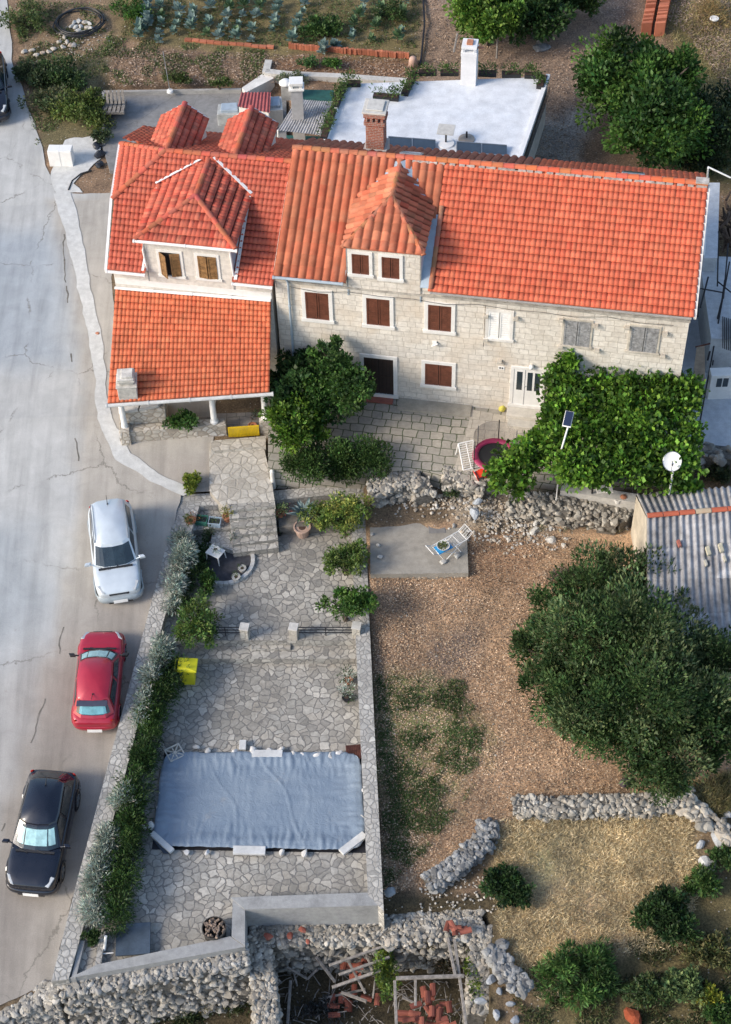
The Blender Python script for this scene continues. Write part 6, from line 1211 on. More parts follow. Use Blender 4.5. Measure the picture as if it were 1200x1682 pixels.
# satellite dish
b0 = P(1103, 786, 2.1); t = thing('satellite_dish', 'round white satellite dish on a short white pole at the vine edge', 'satellite dish', (b0.x, b0.y, 0)); m = MB(); m.tube([(b0.x, b0.y, 0), b0 + Vector((0, 0, .15)), b0 + Vector((0, 0, .5))], .04, 8); m.build('pole', M_WPAINT, t)
n_ = Vector((-.15, -.75, .65)).normalized(); ax = n_.cross(Vector((0, 0, 1))).normalized(); ay = ax.cross(n_); cc_ = P(1104, 758, 2.95); vs = []; fs = []; K = 28
for j in range(6):
    r = .32 * j / 5
    for k in range(K): a = k * math.tau / K; vs.append(cc_ + ax * (r * math.cos(a)) + ay * (r * 1.08 * math.sin(a)) + n_ * (r * r * .8 - .08))
for j in range(5):
    for k in range(K): fs.append((j * K + k, j * K + (k + 1) % K, (j + 1) * K + (k + 1) % K, (j + 1) * K + k))
m = MB(); m.add(vs, fs); m.build('dish', M_WPAINT, t, smooth=True); m = MB(); m.tube([cc_ - ay * .33, cc_ + n_ * .42 - ay * .05], .012, 5); m.lathe(cc_ + n_ * .42 - ay * .05, [(.035, -.05), (.04, .05), (.01, .06)], 8); m.build('feed_arm', M_METAL, t); m = MB(); m.tube([b0 + Vector((0, 0, .5)), cc_ - n_ * .08], .03, 6); m.build('bracket', M_METAL, t)
m = MB(); vs = [cc_ + ax * (.33 * math.cos(k * math.tau / K)) + ay * (.355 * math.sin(k * math.tau / K)) + n_ * .002 for k in range(K + 1)]; m.tube(vs, .012, 5); m.build('rim', M_METAL, t)
# ------------------------------------------------------------------ SHED with corrugated roof
sh = thing('corrugated_shed', 'low shed with grey corrugated roof, terracotta ridge and cream gable wall, at right', 'shed', P(1120, 900, -1.2))
zR, zEs = 1.75, 1.15
r0, r1 = P(1062, 848, zR), P(1300, 828, zR); e0, e1 = P(1064, 1062, .55), P(1330, 1062, .55); k0, k1 = P(1045, 813, 1.1), P(1300, 792, 1.1)
def corr(name, a, b, c, d, waves, m, par, amp=.04, rows=4):
    a, b, c, d = map(Vector, (a, b, c, d)); nrm = (b - a).cross(d - a).normalized(); nrm = nrm if nrm.z > 0 else -nrm; mb = MB(); n = waves * 6
    for r in range(rows):
        t0, t1 = r / rows - .01, (r + 1) / rows; vs = []; rg = random.Random(r); g = rg.uniform(.85, 1.1)
        for i in range(n + 1):
            s = i / n; w = amp * math.sin(s * waves * math.tau); 
            for t_, h in ((t0, .018), (t1, 0)): vs.append(a.lerp(b, s).lerp(d.lerp(c, s), t_) + nrm * (w + h))
        for i in range(n):
            sh_ = int(i / n * waves / 5); g2 = g * (.8 + .4 * ((sh_ * 37 + r * 17) % 10) / 10); mb.add([vs[2 * i], vs[2 * i + 2], vs[2 * i + 3], vs[2 * i + 1]], [(0, 1, 2, 3)], (.40 * g2, .39 * g2, .385 * g2))
    return mb.build(name, m, par, smooth=False)
M_CORR = vcol('corrugated_cement', .9, .45, 3, .3, stain=((.13, .12, .12), 1.2, .7))
corr('front_sheets', e0, e1, r1, r0, 22, M_CORR, sh, .045, 4); corr('back_sheets', k0, k1, r1, r0, 24, M_CORR, sh, .045, 1)
m = MB(); rg = random.Random(3)
nseg = 9
for i in range(nseg):
    a = r0.lerp(r1, i / nseg); b2 = r0.lerp(r1, (i + .96) / nseg); cc = (.50, .13, .07) if i not in (3, 6) else (.52, .44, .30); d = (b2 - a).normalized(); s = d.cross(Vector((0, 0, 1))).normalized(); vs = []
    for q in (a, b2):
        for k in range(7): th_ = math.pi * k / 6; vs.append(q + s * (.11 * math.cos(th_)) + Vector((0, 0, .03 + .08 * math.sin(th_))))
    m.add(vs, [(k, k + 1, k + 8, k + 7) for k in range(6)], cc)
m.build('ridge', M_TILE, sh)
m = MB(); g0_, g1_ = Vector((k0.x, k0.y, 1.02)), Vector((e0.x, e0.y, .48)); m.add([g0_, r0 - Vector((0, 0, .06)), g1_, (g1_.x, g1_.y, -2.6), (g0_.x, g0_.y, -2.6)], [(0, 1, 2, 3, 4)])
gx = Vector((.2, 0, 0)); m.add([g0_ + gx, r0 - Vector((0, 0, .06)) + gx, g1_ + gx, (g1_.x + .2, g1_.y, -2.6), (g0_.x + .2, g0_.y, -2.6)], [(4, 3, 2, 1, 0)]); m.add([g1_, g1_ + gx, (g1_.x + .2, g1_.y, -2.6), (g1_.x, g1_.y, -2.6)], [(0, 1, 2, 3)])
# leaning pale gable face seen in the picture
q0, q1, q2, q3 = P(1044, 816, 1.0), P(1064, 850, 1.62), P(1066, 930, 1.1), P(1045, 925, -.9)
m.build('gable_wall', simple('cream_render', (.58, .52, .42), .9, var=.22, scale=1.5, bmp=.2), sh)
m = MB(); m.prism([(g0_.x + .2, g0_.y, .8), (k1.x, k1.y, .8), (e1.x, e1.y, .3), (g1_.x + .2, g1_.y, .3)], -2.6); m.build('wall', MATS['cream_render'], sh)
for (x, y, w, cc, lb) in ((1115, 893, .12, (.42, .14, .10), 'reddish tile piece lying on the shed roof near the ridge'), (1163, 905, .15, (.55, .50, .36), 'yellowish brick on the shed roof, left of two'), (1184, 900, .15, (.55, .50, .36), 'yellowish brick on the shed roof, right of two'), (1159, 925, .1, (.55, .5, .4), 'small pale brick lump below the yellowish bricks'), (1190, 918, .1, (.55, .5, .38), 'small yellowish stone right of the brick lump')):
    zz = 1.5; c = P(x, y, zz); t_ = (r0.y - c.y) / (r0.y - e0.y); zz = zR + (.55 - zR) * t_ + .1; c = P(x, y, zz); mb = MB(); mb.boxc(c, (w * .55, .03, 0), (-.02, w * 1.2, .02), (0, 0, .05), cc); tag(mb.build('roof_brick', M_ROCK, origin=c, bevel=.03), lb, 'brick')
# ------------------------------------------------------------------ RUIN: beams and tiles
ZP = -5.3
def beam(pts, r, label, name='fallen_beam'):
    q = [P(x, y, z) for x, y, z in pts]; mb = MB(); d = (q[-1] - q[0]).normalized(); s = d.cross(Vector((0, 0, 1))).normalized() * r; u = s.cross(d).normalized() * r * .8; mb.boxc((q[0] + q[-1]) / 2, (q[-1] - q[0]) / 2, s, u); tag(mb.build(name, M_OLDWOOD, origin=q[0], bevel=.015), label, 'beam', 'old beams in the ruin')
for i, (a, b2, r) in enumerate([((540, 1586, -3.5), (634, 1553, -3.3), .045), ((556, 1601, -3.6), (640, 1572, -3.4), .045), ((545, 1622, -3.8), (625, 1594, -3.5), .05), ((568, 1572, -3.9), (600, 1632, -4.0), .04), ((600, 1565, -3.8), (614, 1600, -3.7), .035), ((650, 1607, -3.2), (762, 1603, -3.2), .06), ((648, 1610, -3.3), (651, 1690, -3.6), .05), ((682, 1608, -3.3), (682, 1652, -3.6), .045), ((735, 1540, -3.0), (748, 1605, -3.2), .05), ((746, 1542, -3.0), (766, 1690, -3.7), .05), ((518, 1571, -4.0), (550, 1613, -4.6), .05), ((477, 1610, -4.5), (472, 1682, -4.9), .05), ((440, 1594, -4.2), (462, 1615, -4.6), .04), ((470, 1588, -4.3), (505, 1608, -4.7), .04), ((505, 1608, -4.6), (521, 1592, -4.3), .035), ((560, 1630, -4.6), (602, 1645, -4.5), .05), ((660, 1638, -4.2), (690, 1652, -4.2), .04), ((612, 1640, -4.6), (617, 1600, -4.3), .03), ((480, 1590, -4.6), (488, 1620, -4.8), .03), ((530, 1640, -5.0), (600, 1625, -4.8), .04)]):
    beam([a, b2], r, ['grey weathered beam fallen across the pit of the ruin', 'long grey beam lying across the right half of the ruin'][5 <= i <= 9])
def tile_heap(px, py, z, n, label, seed, sp=.35):
    c = P(px, py, z); t = thing('tile_pile', label, 'tile pile', c); rg = random.Random(seed); m = MB()
    for i in range(n):
        p = c + Vector((rg.gauss(0, sp), rg.gauss(0, sp * .6), .05 + i * .012)); a = rg.choice((0, 1.5)) + rg.gauss(0, .25); X = Vector((math.cos(a), math.sin(a), rg.gauss(0, .15))) * .2; Y = Vector((-math.sin(a), math.cos(a), rg.gauss(0, .15))) * .10; vs = []
        for e in (-1, 1):
            for k in range(5): th_ = math.pi * k / 4; vs.append(p + X * e + Y * math.cos(th_) + Vector((0, 0, .07 * math.sin(th_))))
        g = rg.uniform(.7, 1.25); m.add(vs, [(k, k + 1, k + 6, k + 5) for k in range(4)], (.25 * g, .08 * g, .055 * g))
    m.build('tiles', M_TILE, t)
tile_heap(700, 1672, -4.2, 30, 'heap of red curved roof tiles at the bottom of the ruin', 1, .5); tile_heap(745, 1528, -2.85, 6, 'few red curved tiles on the top of the ruin wall', 2, .16); tile_heap(596, 1590, -4.4, 9, 'broken red tiles scattered under the grey beams', 3, .4); tile_heap(570, 1660, -5.1, 10, 'dull red tiles in the pit below the beams', 4, .5)
for (x, y, s, lb) in ((441, 1538, .2, 'reddish block on the ruin wall, leftmost'), (463, 1537, .13, 'tan stone between the red pieces on the ruin wall'), (476, 1537, .17, 'curved red tile piece on the ruin wall'), (496, 1527, .17, 'red broken bricks on the ruin wall, topmost'), (505, 1547, .12, 'small round red stone on the ruin wall face')):
    c = P(x, y, -2.95); mb = MB(); mb.rock(c, s, s * .8, s * .5, random.Random(int(x)), (.36, .11, .075) if 'tan' not in lb else (.45, .38, .30)); tag(mb.build('red_rubble', M_ROCK, origin=c), lb, 'rubble')
# ------------------------------------------------------------------ BEHIND THE HOUSES
FB = thing('flat_roofed_house', 'low building behind the houses with a flat white roof and white chimney', 'house', hw(4, 14, 0))
fr = [P(*q, 3.0) for q in ((566, 138), (900, 126), (851, 268), (531, 242))]
m = MB(); m.prism(fr, -.2); m.build('wall', M_WROUGH, FB)
m = MB(); cf = sum((q for q in fr), Vector()) / 4; m.prism([Vector((*(q.lerp(cf, .012)).xy, 3.02)) for q in fr], 2.9); m.build('roof', M_WHITE_ROOF, FB)
m = MB()
for a, b2 in ((fr[1], fr[2]), (fr[2], fr[3]), (fr[3], fr[0])): strip(m, a + Vector((0, 0, .14)), b2 + Vector((0, 0, .14)), .09, .25)
m.build('parapet', M_WHITE, FB)
m = MB(); a, b2 = fr[1], fr[2]; s = Vector((.12, 0, 0)); m.add([a + s - Vector((0, 0, .4)), b2 + s - Vector((0, 0, .4)), b2 + s - Vector((0, 0, .9)), a + s - Vector((0, 0, .9))], [(3, 2, 1, 0)]); m.build('window_band', M_GLASS, FB)
c = P(770, 134, 3.0); m = MB(); X, Y = E1 * .34, N1 * .34; m.boxc(c + Vector((0, .0, .85)), X, Y, (0, 0, .85)); ch = m.build('white_chimney', M_WHITE, FB, bevel=.01)
m = MB(); m.boxc(c + Vector((0, 0, 1.62)), X * 1.05, Y * 1.05, (0, 0, .1)); m.boxc(c + Vector((0, 0, 1.95)), X * 1.0, Y * 1.0, (0, 0, .06)); 
for sx in (-1, 1):
    for sy in (-1, 1): m.boxc(c + X * (.75 * sx) + Y * (.75 * sy) + Vector((0, 0, 1.8)), (.06, 0, 0), (0, .06, 0), (0, 0, .1))
m.build('chimney_cap', M_WHITE, ch, bevel=.01); m = MB(); m.boxc(c + Vector((0, 0, 2.05)), X * .4, Y * .5, (0, 0, .05)); m.boxc(c + X * 1.3 + Vector((0, .1, 1.75)), X * .5, Y * .2, (0, 0, .02)); m.build('cap_tile', M_TERRA, ch, bevel=.01)
for k, (x0, x1) in enumerate(((638, 676), (677, 715), (750, 790), (791, 832))):
    yy = 238 + (x0 - 638) * .075; a, b2 = P(x0, yy - 10, 3.1), P(x1, yy - 7, 3.1); c_, d_ = P(x1, yy + 6, 3.1), P(x0, yy + 3, 3.1); m = MB(); m.prism([a + Vector((0, 0, .12)), b2 + Vector((0, 0, .12)), c_ , d_], 3.04); t = m.build('solar_collector', simple('dark_blue_panel', (.05, .075, .11), .3), origin=a); tag(t, ['dark solar collector right of the brick chimney, first of the left pair', 'dark solar collector, second of the pair nearer the brick chimney', 'dark solar collector right of the small roof table, first of its pair', 'dark solar collector at the far right of the white roof front'][k], 'solar panel', 'solar panels along the white roof')
    f = MB(); strip(f, a + Vector((0, 0, .14)), b2 + Vector((0, 0, .14)), .02); strip(f, d_ + Vector((0, 0, .02)), c_ + Vector((0, 0, .02)), .02); strip(f, a + Vector((0, 0, .14)), d_ + Vector((0, 0, .02)), .02); f = f.build('panel_frame', M_METAL, t)
c = P(732, 236, 3.02); t = thing('roof_table', 'square grey table on a central foot standing on the white roof', 'table', c); m = MB(); m.lathe(c, [(.38, 0), (.36, .06), (.06, .09), (.05, .1)], 20); m.build('foot', M_WHITE, t); m = MB(); m.tube([c + Vector((0, 0, .08)), c + Vector((0, 0, .72))], .04, 8); m.build('column', M_DKMETAL, t); m = MB(); m.boxc(c + Vector((0, 0, .74)), E1 * .36, N1 * .36, (0, 0, .02)); m.build('table_top', M_CONC_L, t, bevel=.01)
c = P(766, 229, 3.02); t = thing('parasol_base', 'round tan parasol base with a short dark tube on the white roof', 'parasol base', c); m = MB(); m.lathe(c, [(.36, 0), (.35, .05), (.15, .10), (.05, .11)], 22); m.build('disc', simple('tan_stone_base', (.36, .31, .26), .8), t); m = MB(); m.tube([c + Vector((0, 0, .1)), c + Vector((0, 0, .4))], .04, 8); m.build('tube', M_DKMETAL, t)
def planter(x0, y0, x1, y1, z, label, h=.18, w=.16, ph=.28, cols=GREEN_M, k=130, grp='planter boxes edging the white roof'):
    a, b2 = P(x0, y0, z), P(x1, y1, z); t = thing('planter_box', label, 'planter', (a + b2) / 2, 0, grp); d = (b2 - a) / 2; s = Vector((-d.y, d.x, 0)).normalized() * w; m = MB(); m.boxc((a + b2) / 2 + Vector((0, 0, h / 2)), d, s, (0, 0, h / 2)); bx = m.build('box', M_BLACK, t, bevel=.01); m = MB(); m.boxc((a + b2) / 2 + Vector((0, 0, h)), d * .94, s * .85, (0, 0, .012)); m.build('soil', MATS['pot_soil'], bx)
    n = max(2, int(d.length * 2 / .35)); leaves('plants', [(*(a.lerp(b2, (i + .5) / n)).xy, z + h + ph * .5, d.length / n * 1.1, w * 1.1, ph * .7) for i in range(n)], int(k * n * .7), .15, cols, t, int(x0), .3, 8, .5, .9)
planter(687, 122, 717, 122, 3.02, 'black planter box with short plants, left of the white chimney, leftmost of the pair'); planter(723, 122, 753, 122, 3.02, 'black planter box of plants directly left of the white chimney'); planter(785, 123, 815, 124, 3.02, 'black planter box of plants directly right of the white chimney'); planter(824, 125, 855, 125, 3.02, 'black planter box of plants, second to the right of the white chimney'); planter(861, 126, 890, 127, 3.02, 'black planter box of plants nearest the far right roof corner')
planter(893, 128, 886, 147, 3.02, 'short planter box turned sideways at the right roof corner'); planter(680, 122, 664, 158, 3.02, 'long planter box running down from the back edge of the white roof'); planter(613, 160, 655, 164, 3.02, 'planter box with upright plants just behind the brick chimney', ph=.45); planter(565, 140, 549, 180, 3.02, 'upper planter box along the left edge of the white roof', ph=.35); planter(547, 184, 531, 232, 3.02, 'lower planter box along the left edge of the white roof', ph=.35); planter(570, 140, 592, 140, 3.02, 'planter box at the left back corner of the white roof', ph=.4)
# pergola with grey sheets, green mats
t = thing('grey_canopy', 'weathered grey slatted canopy left of the white roof', 'canopy', P(510, 190, 0)); a = [P(*q, 2.35) for q in ((487, 163), (545, 167), (527, 222), (456, 214))]; corr('sheets', a[3], a[2], a[1], a[0], 16, simple('grey_slats', (.46, .45, .45), .85, var=.25, scale=3), t, .02, 3)
for q in a: m = MB(); m.tube([(q.x, q.y, 0), q], .05, 6); m.build('post', M_WPAINT, t)
for (pp, z, lb) in ((((493, 147), (548, 148), (545, 165), (488, 164)), .9, 'dark green mat behind the grey canopy'), (((470, 222), (530, 224), (524, 246), (474, 244)), .9, 'dark green mat strip in front of the grey canopy')): m = MB(); m.prism([P(*q, z) for q in pp], z - .9); tag(m.build('green_mat', simple('green_netting', (.02, .10, .085), .8, var=.2, bmp=.4), origin=P(*pp[0], z)), lb, 'mat')
for (pp, z0, z1, nm, mt, lb, ct) in ((((392, 176), (398, 157), (443, 157), (441, 186)), .5, 1.6, 'red_roofed_hut', simple('faded_red_sheet', (.36, .09, .09), .7, var=.2), 'tiny hut with faded red ribbed roof behind the right rear dormer', 'hut'), (((441, 160), (462, 158), (464, 180), (440, 182)), .5, 1.3, 'white_box', M_WROUGH, 'white box standing right of the faded red roof', 'box'), (((356, 188), (358, 171), (395, 169), (397, 188)), .35, 1.0, 'water_tank', simple('tank_grey', (.42, .43, .42), .8, var=.2), 'grey square tank on the concrete yard between the rear dormers', 'tank')):
    t = thing(nm, lb, ct, P(*pp[0], z0)); q = [P(*k, z1) for k in pp]; m = MB(); m.prism(q, z0 - .3); m.build('body', mt if nm != 'red_roofed_hut' else M_WROUGH, t, bevel=.02)
    if nm == 'red_roofed_hut': corr('roof', q[0] + Vector((-.05, -.05, .06)), q[3] + Vector((.05, -.05, .06)), q[2] + Vector((.05, .05, .15)), q[1] + Vector((-.05, .05, .15)), 9, mt, t, .025, 1)
    else: c = sum(q, Vector()) / 4; m = MB(); m.prism([c.lerp(k, .7) + Vector((0, 0, .14)) for k in q], z1 - .05); m.build('lid', simple('blue_grey_lid', (.34, .41, .48), .5), t, bevel=.03)
c = P(492, 232, 1.0); t = thing('grey_chimney', 'tall slim grey chimney with a white cap in front of the grey canopy', 'chimney', c); tp = c + Vector((0, 0, 2.9)); m = MB(); m.boxc(c + Vector((0, 0, 1.2)), (.26, 0, 0), (0, .24, 0), (0, 0, 1.7)); m.build('shaft', simple('grey_render', (.42, .42, .43), .85, var=.12), t, bevel=.01); m = MB(); m.boxc(c + Vector((0, 0, 2.92)), (.34, 0, 0), (0, .30, 0), (0, 0, .04)); m.boxc(c + Vector((0, 0, 3.2)), (.30, 0, 0), (0, .28, 0), (0, 0, .07)); 
for sx in (-1, 1): m.boxc(c + Vector((sx * .2, 0, 3.05)), (.06, 0, 0), (0, .2, 0), (0, 0, .1))
m.build('cap', M_WPAINT, t, bevel=.01)
c = P(470, 158, 1.0); t = thing('vent_chimney', 'small white vent chimney with rounded cap at the back', 'chimney', c); m = MB(); m.boxc(c + Vector((0, 0, .3)), (.22, 0, 0), (0, .2, 0), (0, 0, .4)); m.build('shaft', M_CONC_L, t); m = MB(); m.lathe(c + Vector((0, 0, .7)), [(.3, 0), (.3, .06), (.22, .14), (.05, .18)], 14); m.build('cap', M_WPAINT, t, smooth=True)
m = MB()
for a, b2 in (((441, 98), (436, 118)), ((436, 116), (470, 120)), ((470, 120), (560, 124)), ((560, 124), (670, 132))):
    p, q = P(*a, .9), P(*b2, .9); strip(m, p, q, .17, .8)
tag(m.build('garden_kerb_wall', M_CONC_L, origin=P(440, 100, .9)), 'low pale concrete wall between the vegetable garden and the roofs', 'wall')
m = MB(); m.prism([P(*q, .75) for q in ((397, 144), (434, 119), (450, 128), (403, 152))], 0); tag(m.build('white_ramp', M_WROUGH, origin=P(420, 135, .7)), 'short whitewashed ramp leading up to the pale garden wall', 'ramp')
m = MB(); strip(m, P(169, 150, .55), P(396, 146, .55), .07, .3); strip(m, P(169, 150, .55), P(169, 232, .55), .06, .3); tag(m.build('yard_kerb', M_CONC, origin=P(169, 150, .5)), 'low grey kerb around the concrete yard behind the left house', 'kerb')
c = P(279, 151, .6); t = thing('washing_pole', 'thin leaning pole with a white foot behind the concrete yard', 'pole', c); m = MB(); m.tube([c, c + Vector((-.15, .5, 1.9))], .02, 5); m.build('pole', M_METAL, t); m = MB(); m.lathe(c, [(.16, 0), (.14, .1), (.03, .12)], 12); m.build('foot', M_WPAINT, t)
# pallets
for i in range(3):
    c = P(189, 178, .38 + i * .2); t = thing('wooden_pallet', ['lowest wooden pallet of the stack on the concrete yard', 'middle wooden pallet of the stack on the concrete yard', 'top wooden pallet of the stack on the concrete yard'][i], 'pallet', c, rad(2 - 3 * i), 'stacked pallets')
    for k in range(5): m = MB(); x = -.40 + k * .2; m.box(x - .07, x + .07, -.5, .5, .13, .155); loc(m, 'board', M_OLDWOOD, t)
    for k in (-1, 0, 1): m = MB(); m.box(-.48, .48, k * .44 - .05, k * .44 + .05, .02, .13); loc(m, 'bearer', M_OLDWOOD, t)
c = P(190, 168, 1.05); t = thing('wooden_pallet', 'wooden pallet standing on edge on the pallet stack', 'pallet', c, 0, 'stacked pallets')
for k in range(5): m = MB(); x = -.36 + k * .18; m.boxc((x, 0, .3), (.06, 0, 0), (0, .12, .30), (0, .02, -.01)); loc(m, 'board', M_OLDWOOD, t)
m = MB(); m.tube([P(177, 196, .36), P(178, 182, .4), P(178, 182, .9)], .03, 5); tag(m.build('rusty_rod', MATS['rust'], origin=P(178, 190, .4)), 'rusty rod below the pallet stack', 'rod')
# white blocks, black bags
for (x, lb) in ((93, 'left one of two white foam blocks beside the road'), (112, 'right one of two white foam blocks beside the road')): c = G(x, 268, 0); m = MB(); m.boxc(c + Vector((0, 0, .42)), (.27, -.02, 0), (.02, .26, 0), (0, 0, .42)); tag(m.build('foam_block', M_WPAINT, origin=c, bevel=.02), lb, 'block', 'white foam blocks')
rg = random.Random(12)
for (x, y, s, lb) in ((158, 243, .22, 'crumpled black plastic bag, upper one beside the cement path'), (163, 258, .24, 'shiny black plastic bag, middle one beside the cement path'), (162, 275, .2, 'small black bag, lowest beside the cement path')): c = G(x, y); m = MB(); m.rock(c + Vector((0, 0, s * .6)), s * 1.1, s, s * .8, rg); m.rock(c + Vector((.1, .12, s * .5)), s * .7, s, s * .7, rg); tag(m.build('black_bag', simple('black_bag_plastic', (.03, .032, .04), .3, var=.3), origin=c), lb, 'bag')
c = G(125, 290); m = MB(); m.tube([G(150, 280, .05), G(133, 285, .06), G(118, 297, .05), G(112, 312, .06)], .035, 6); tag(m.build('black_hose', M_BLACK, origin=c), 'black hose curling over the cement by the road', 'hose')
# coil of pipe with stones
c = G(130, 40, .0); t = thing('pipe_coil', 'big coil of black water pipe lying round a heap of stones', 'pipe coil', c); rg = random.Random(6)
for k in range(5):
    m = MB(); ox, oy, R = rg.uniform(-.15, .15), rg.uniform(-.15, .1), 1.12 + rg.uniform(-.13, .13); m.tube([c + Vector((ox + R * math.cos(a * math.tau / 40), oy + R * .92 * math.sin(a * math.tau / 40), .08 + k * .045 + .05 * math.sin(a * .5 + k))) for a in range(41)], .032, 6, cap=False); m.build('loop', M_BLACK, t)
for (x, y) in ((122, 38), (130, 36), (140, 38), (124, 46), (133, 45), (143, 47), (128, 52), (137, 54), (147, 40), (118, 44), (150, 48)): stone(x, y, .19, 'pale stone inside the coil of black pipe', 'stones inside the pipe coil', cols=((.55, .54, .5), (.48, .44, .38)))
for (x, y) in ((100, 56), (106, 62), (97, 70), (110, 70), (116, 76), (103, 78), (121, 76), (60, 92), (70, 88), (52, 84), (40, 86), (80, 86), (88, 82)): stone(x, y, .2, 'pinkish stone below the pipe coil near the road', 'stones below the pipe coil', cols=((.50, .40, .31), (.55, .50, .43)))
# edging
def edging(name, x0, y0, x1, y1, n, label, z=.75, h=.14, cat='edging', cols=(.42, .15, .085), fall=0):
    rg = random.Random(int(x0)); a, b2 = G(x0, y0), G(x1, y1); t = thing(name, label, cat, a); m = MB(); d = (b2 - a) / n
    for i in range(n):
        c = a + d * (i + .5); g = rg.uniform(.75, 1.25); X = d * .47; Y = Vector((-d.y, d.x, 0)).normalized() * (.06 if not fall else .1); m.boxc(c + Vector((0, rg.gauss(0, .02), h / 2)), X, Y + Vector((0, 0, rg.gauss(0, .01))), (0, 0, h / 2), tuple(q * g for q in cols))
    m.build('bricks', M_TILE, t, bevel=.008)
edging('brick_edging', 303, 67, 450, 80, 12, 'line of orange bricks below the vegetable rows', fall=1, h=.12); edging('tile_edging', 474, 80, 672, 96, 46, 'long row of upright terracotta tiles closing the vegetable bed', h=.3)
m = MB(); m.tube([G(694, -20, .1), G(697, 40, .2), G(692, 90, .1), G(690, 106, .1)], .05, 6); tag(m.build('grey_pipe', M_DKMETAL, origin=G(694, 50)), 'dark pipe running along the right side of the vegetable garden', 'pipe')
c = G(678, 108); m = MB(); m.lathe(c, [(.24, 0), (.17, .42), (.13, .48), (.02, .5)], 14); tag(m.build('clay_cone', simple('pale_clay', (.55, .36, .28), .8), origin=c, smooth=True), 'pale clay chimney pot standing at the end of the tile row', 'clay pot')
c = G(1075, 60); t = thing('tile_stack', 'long stack of orange roof tiles at the top right', 'tile stack', c); rg = random.Random(1)
for col_ in range(2):
    m = MB()
    for i in range(20):
        x = 1060 + col_ * 22 + i * .9; y = 58 - i * 4.5; q = G(x, y, .0); g = rg.uniform(.75, 1.2); hh = .32 + rg.uniform(-.05, .05); m.boxc(q + Vector((0, 0, hh)), (.24, .02, 0), (0, .05, .01), (0, .02, hh), (.50 * g, .17 * g, .095 * g))
    m.build('tiles', M_TILE, t)
c = G(1166, 30); t = thing('hay_heap', 'small heap of dry hay with a white bucket lid at the top right', 'hay heap', c); leaves('hay', [(c.x, c.y, c.z + .15, .9, .8, .35)], 2500, .3, [(.34, .24, .10), (.42, .31, .15)], t, 3, .08, 10, .5, .1); c = G(1173, 31, .45); m = MB(); m.lathe(c, [(.22, 0), (.22, .05), (.2, .06)], 16); tag(m.build('bucket_lid', M_WPAINT, origin=c), 'round white lid lying on the hay heap', 'lid')  # hay heap, and the round lid of a white bucket on it
c = G(888, 82); m = MB(); m.rock(c + Vector((0, 0, .1)), .5, .3, .2, rg); m.rock(c + Vector((-.1, .2, .3)), .2, .12, .3, rg); tag(m.build('junk_heap', simple('grey_tin', (.25, .26, .27), .6, var=.4), origin=c), 'bent grey metal junk lying near the trees at the back', 'junk')
for (a, b2, lb) in (((819, 26, 1.8), (815, 96, 0), 'thin wooden stake standing before the back trees'), ((745, 86, 1.2), (751, 55, 1.8), 'slanted board leaning behind the white chimney')): p = P(a[0], a[1], 1 + a[2]); q = P(b2[0], b2[1], 1 + b2[2]); m = MB(); m.tube([q, p], .05, 5); tag(m.build('wooden_stake', M_OLDWOOD, origin=q), lb, 'stake')
# ------------------------------------------------------------------ NEIGHBOUR AT THE RIGHT
NB = thing('neighbour_house', 'whitish neighbouring building at the right edge with a small window door', 'house', P(1190, 520, 0)); 
m = MB(); nw = [hw(16.35, 0, 0), hw(22, -1.1, 0), hw(22, 9, 0), hw(16.35, 9, 0)]
m = MB(); m.prism([Vector((*q.xy, 1.9)) for q in [P(1148, 420, 1.9), P(1260, 424, 1.9), P(1260, 560, 1.9), P(1168, 556, 1.9)]], -.5); m.build('wall', mottled('blue_white_render', [(.44, .48, .53), (.56, .58, .60), (.50, .52, .55)], .8, 4, 20), NB)
m = MB(); m.prism([P(*q, 2.6) for q in ((1163, 300), (1182, 300), (1178, 424), (1156, 424))], 0); m.build('side_wall', MATS['blue_white_render'], NB)
q = P(1184, 626, 1.0); m = MB(); m.box(q.x - .42, q.x + .6, q.y - .05, q.y + .4, 0, 1.35); dw = m.build('window_door', M_WPAINT, NB, bevel=.01); m = MB(); m.box(q.x - .18, q.x + .02, q.y - .07, q.y - .045, .75, 1.2); m.box(q.x + .07, q.x + .27, q.y - .07, q.y - .045, .75, 1.2); m.build('pane', M_GLASS, dw)
m = MB(); q0 = P(1168, 556, 1.9); m.prism([(q0.x, q0.y - .02, 1.95), (q0.x + 3, q0.y - .1, 1.95), (q0.x + 3, q0.y - 2.2, 1.3), (q0.x + .15, q0.y - 2.0, 1.3)], 1.2) if 0 else None
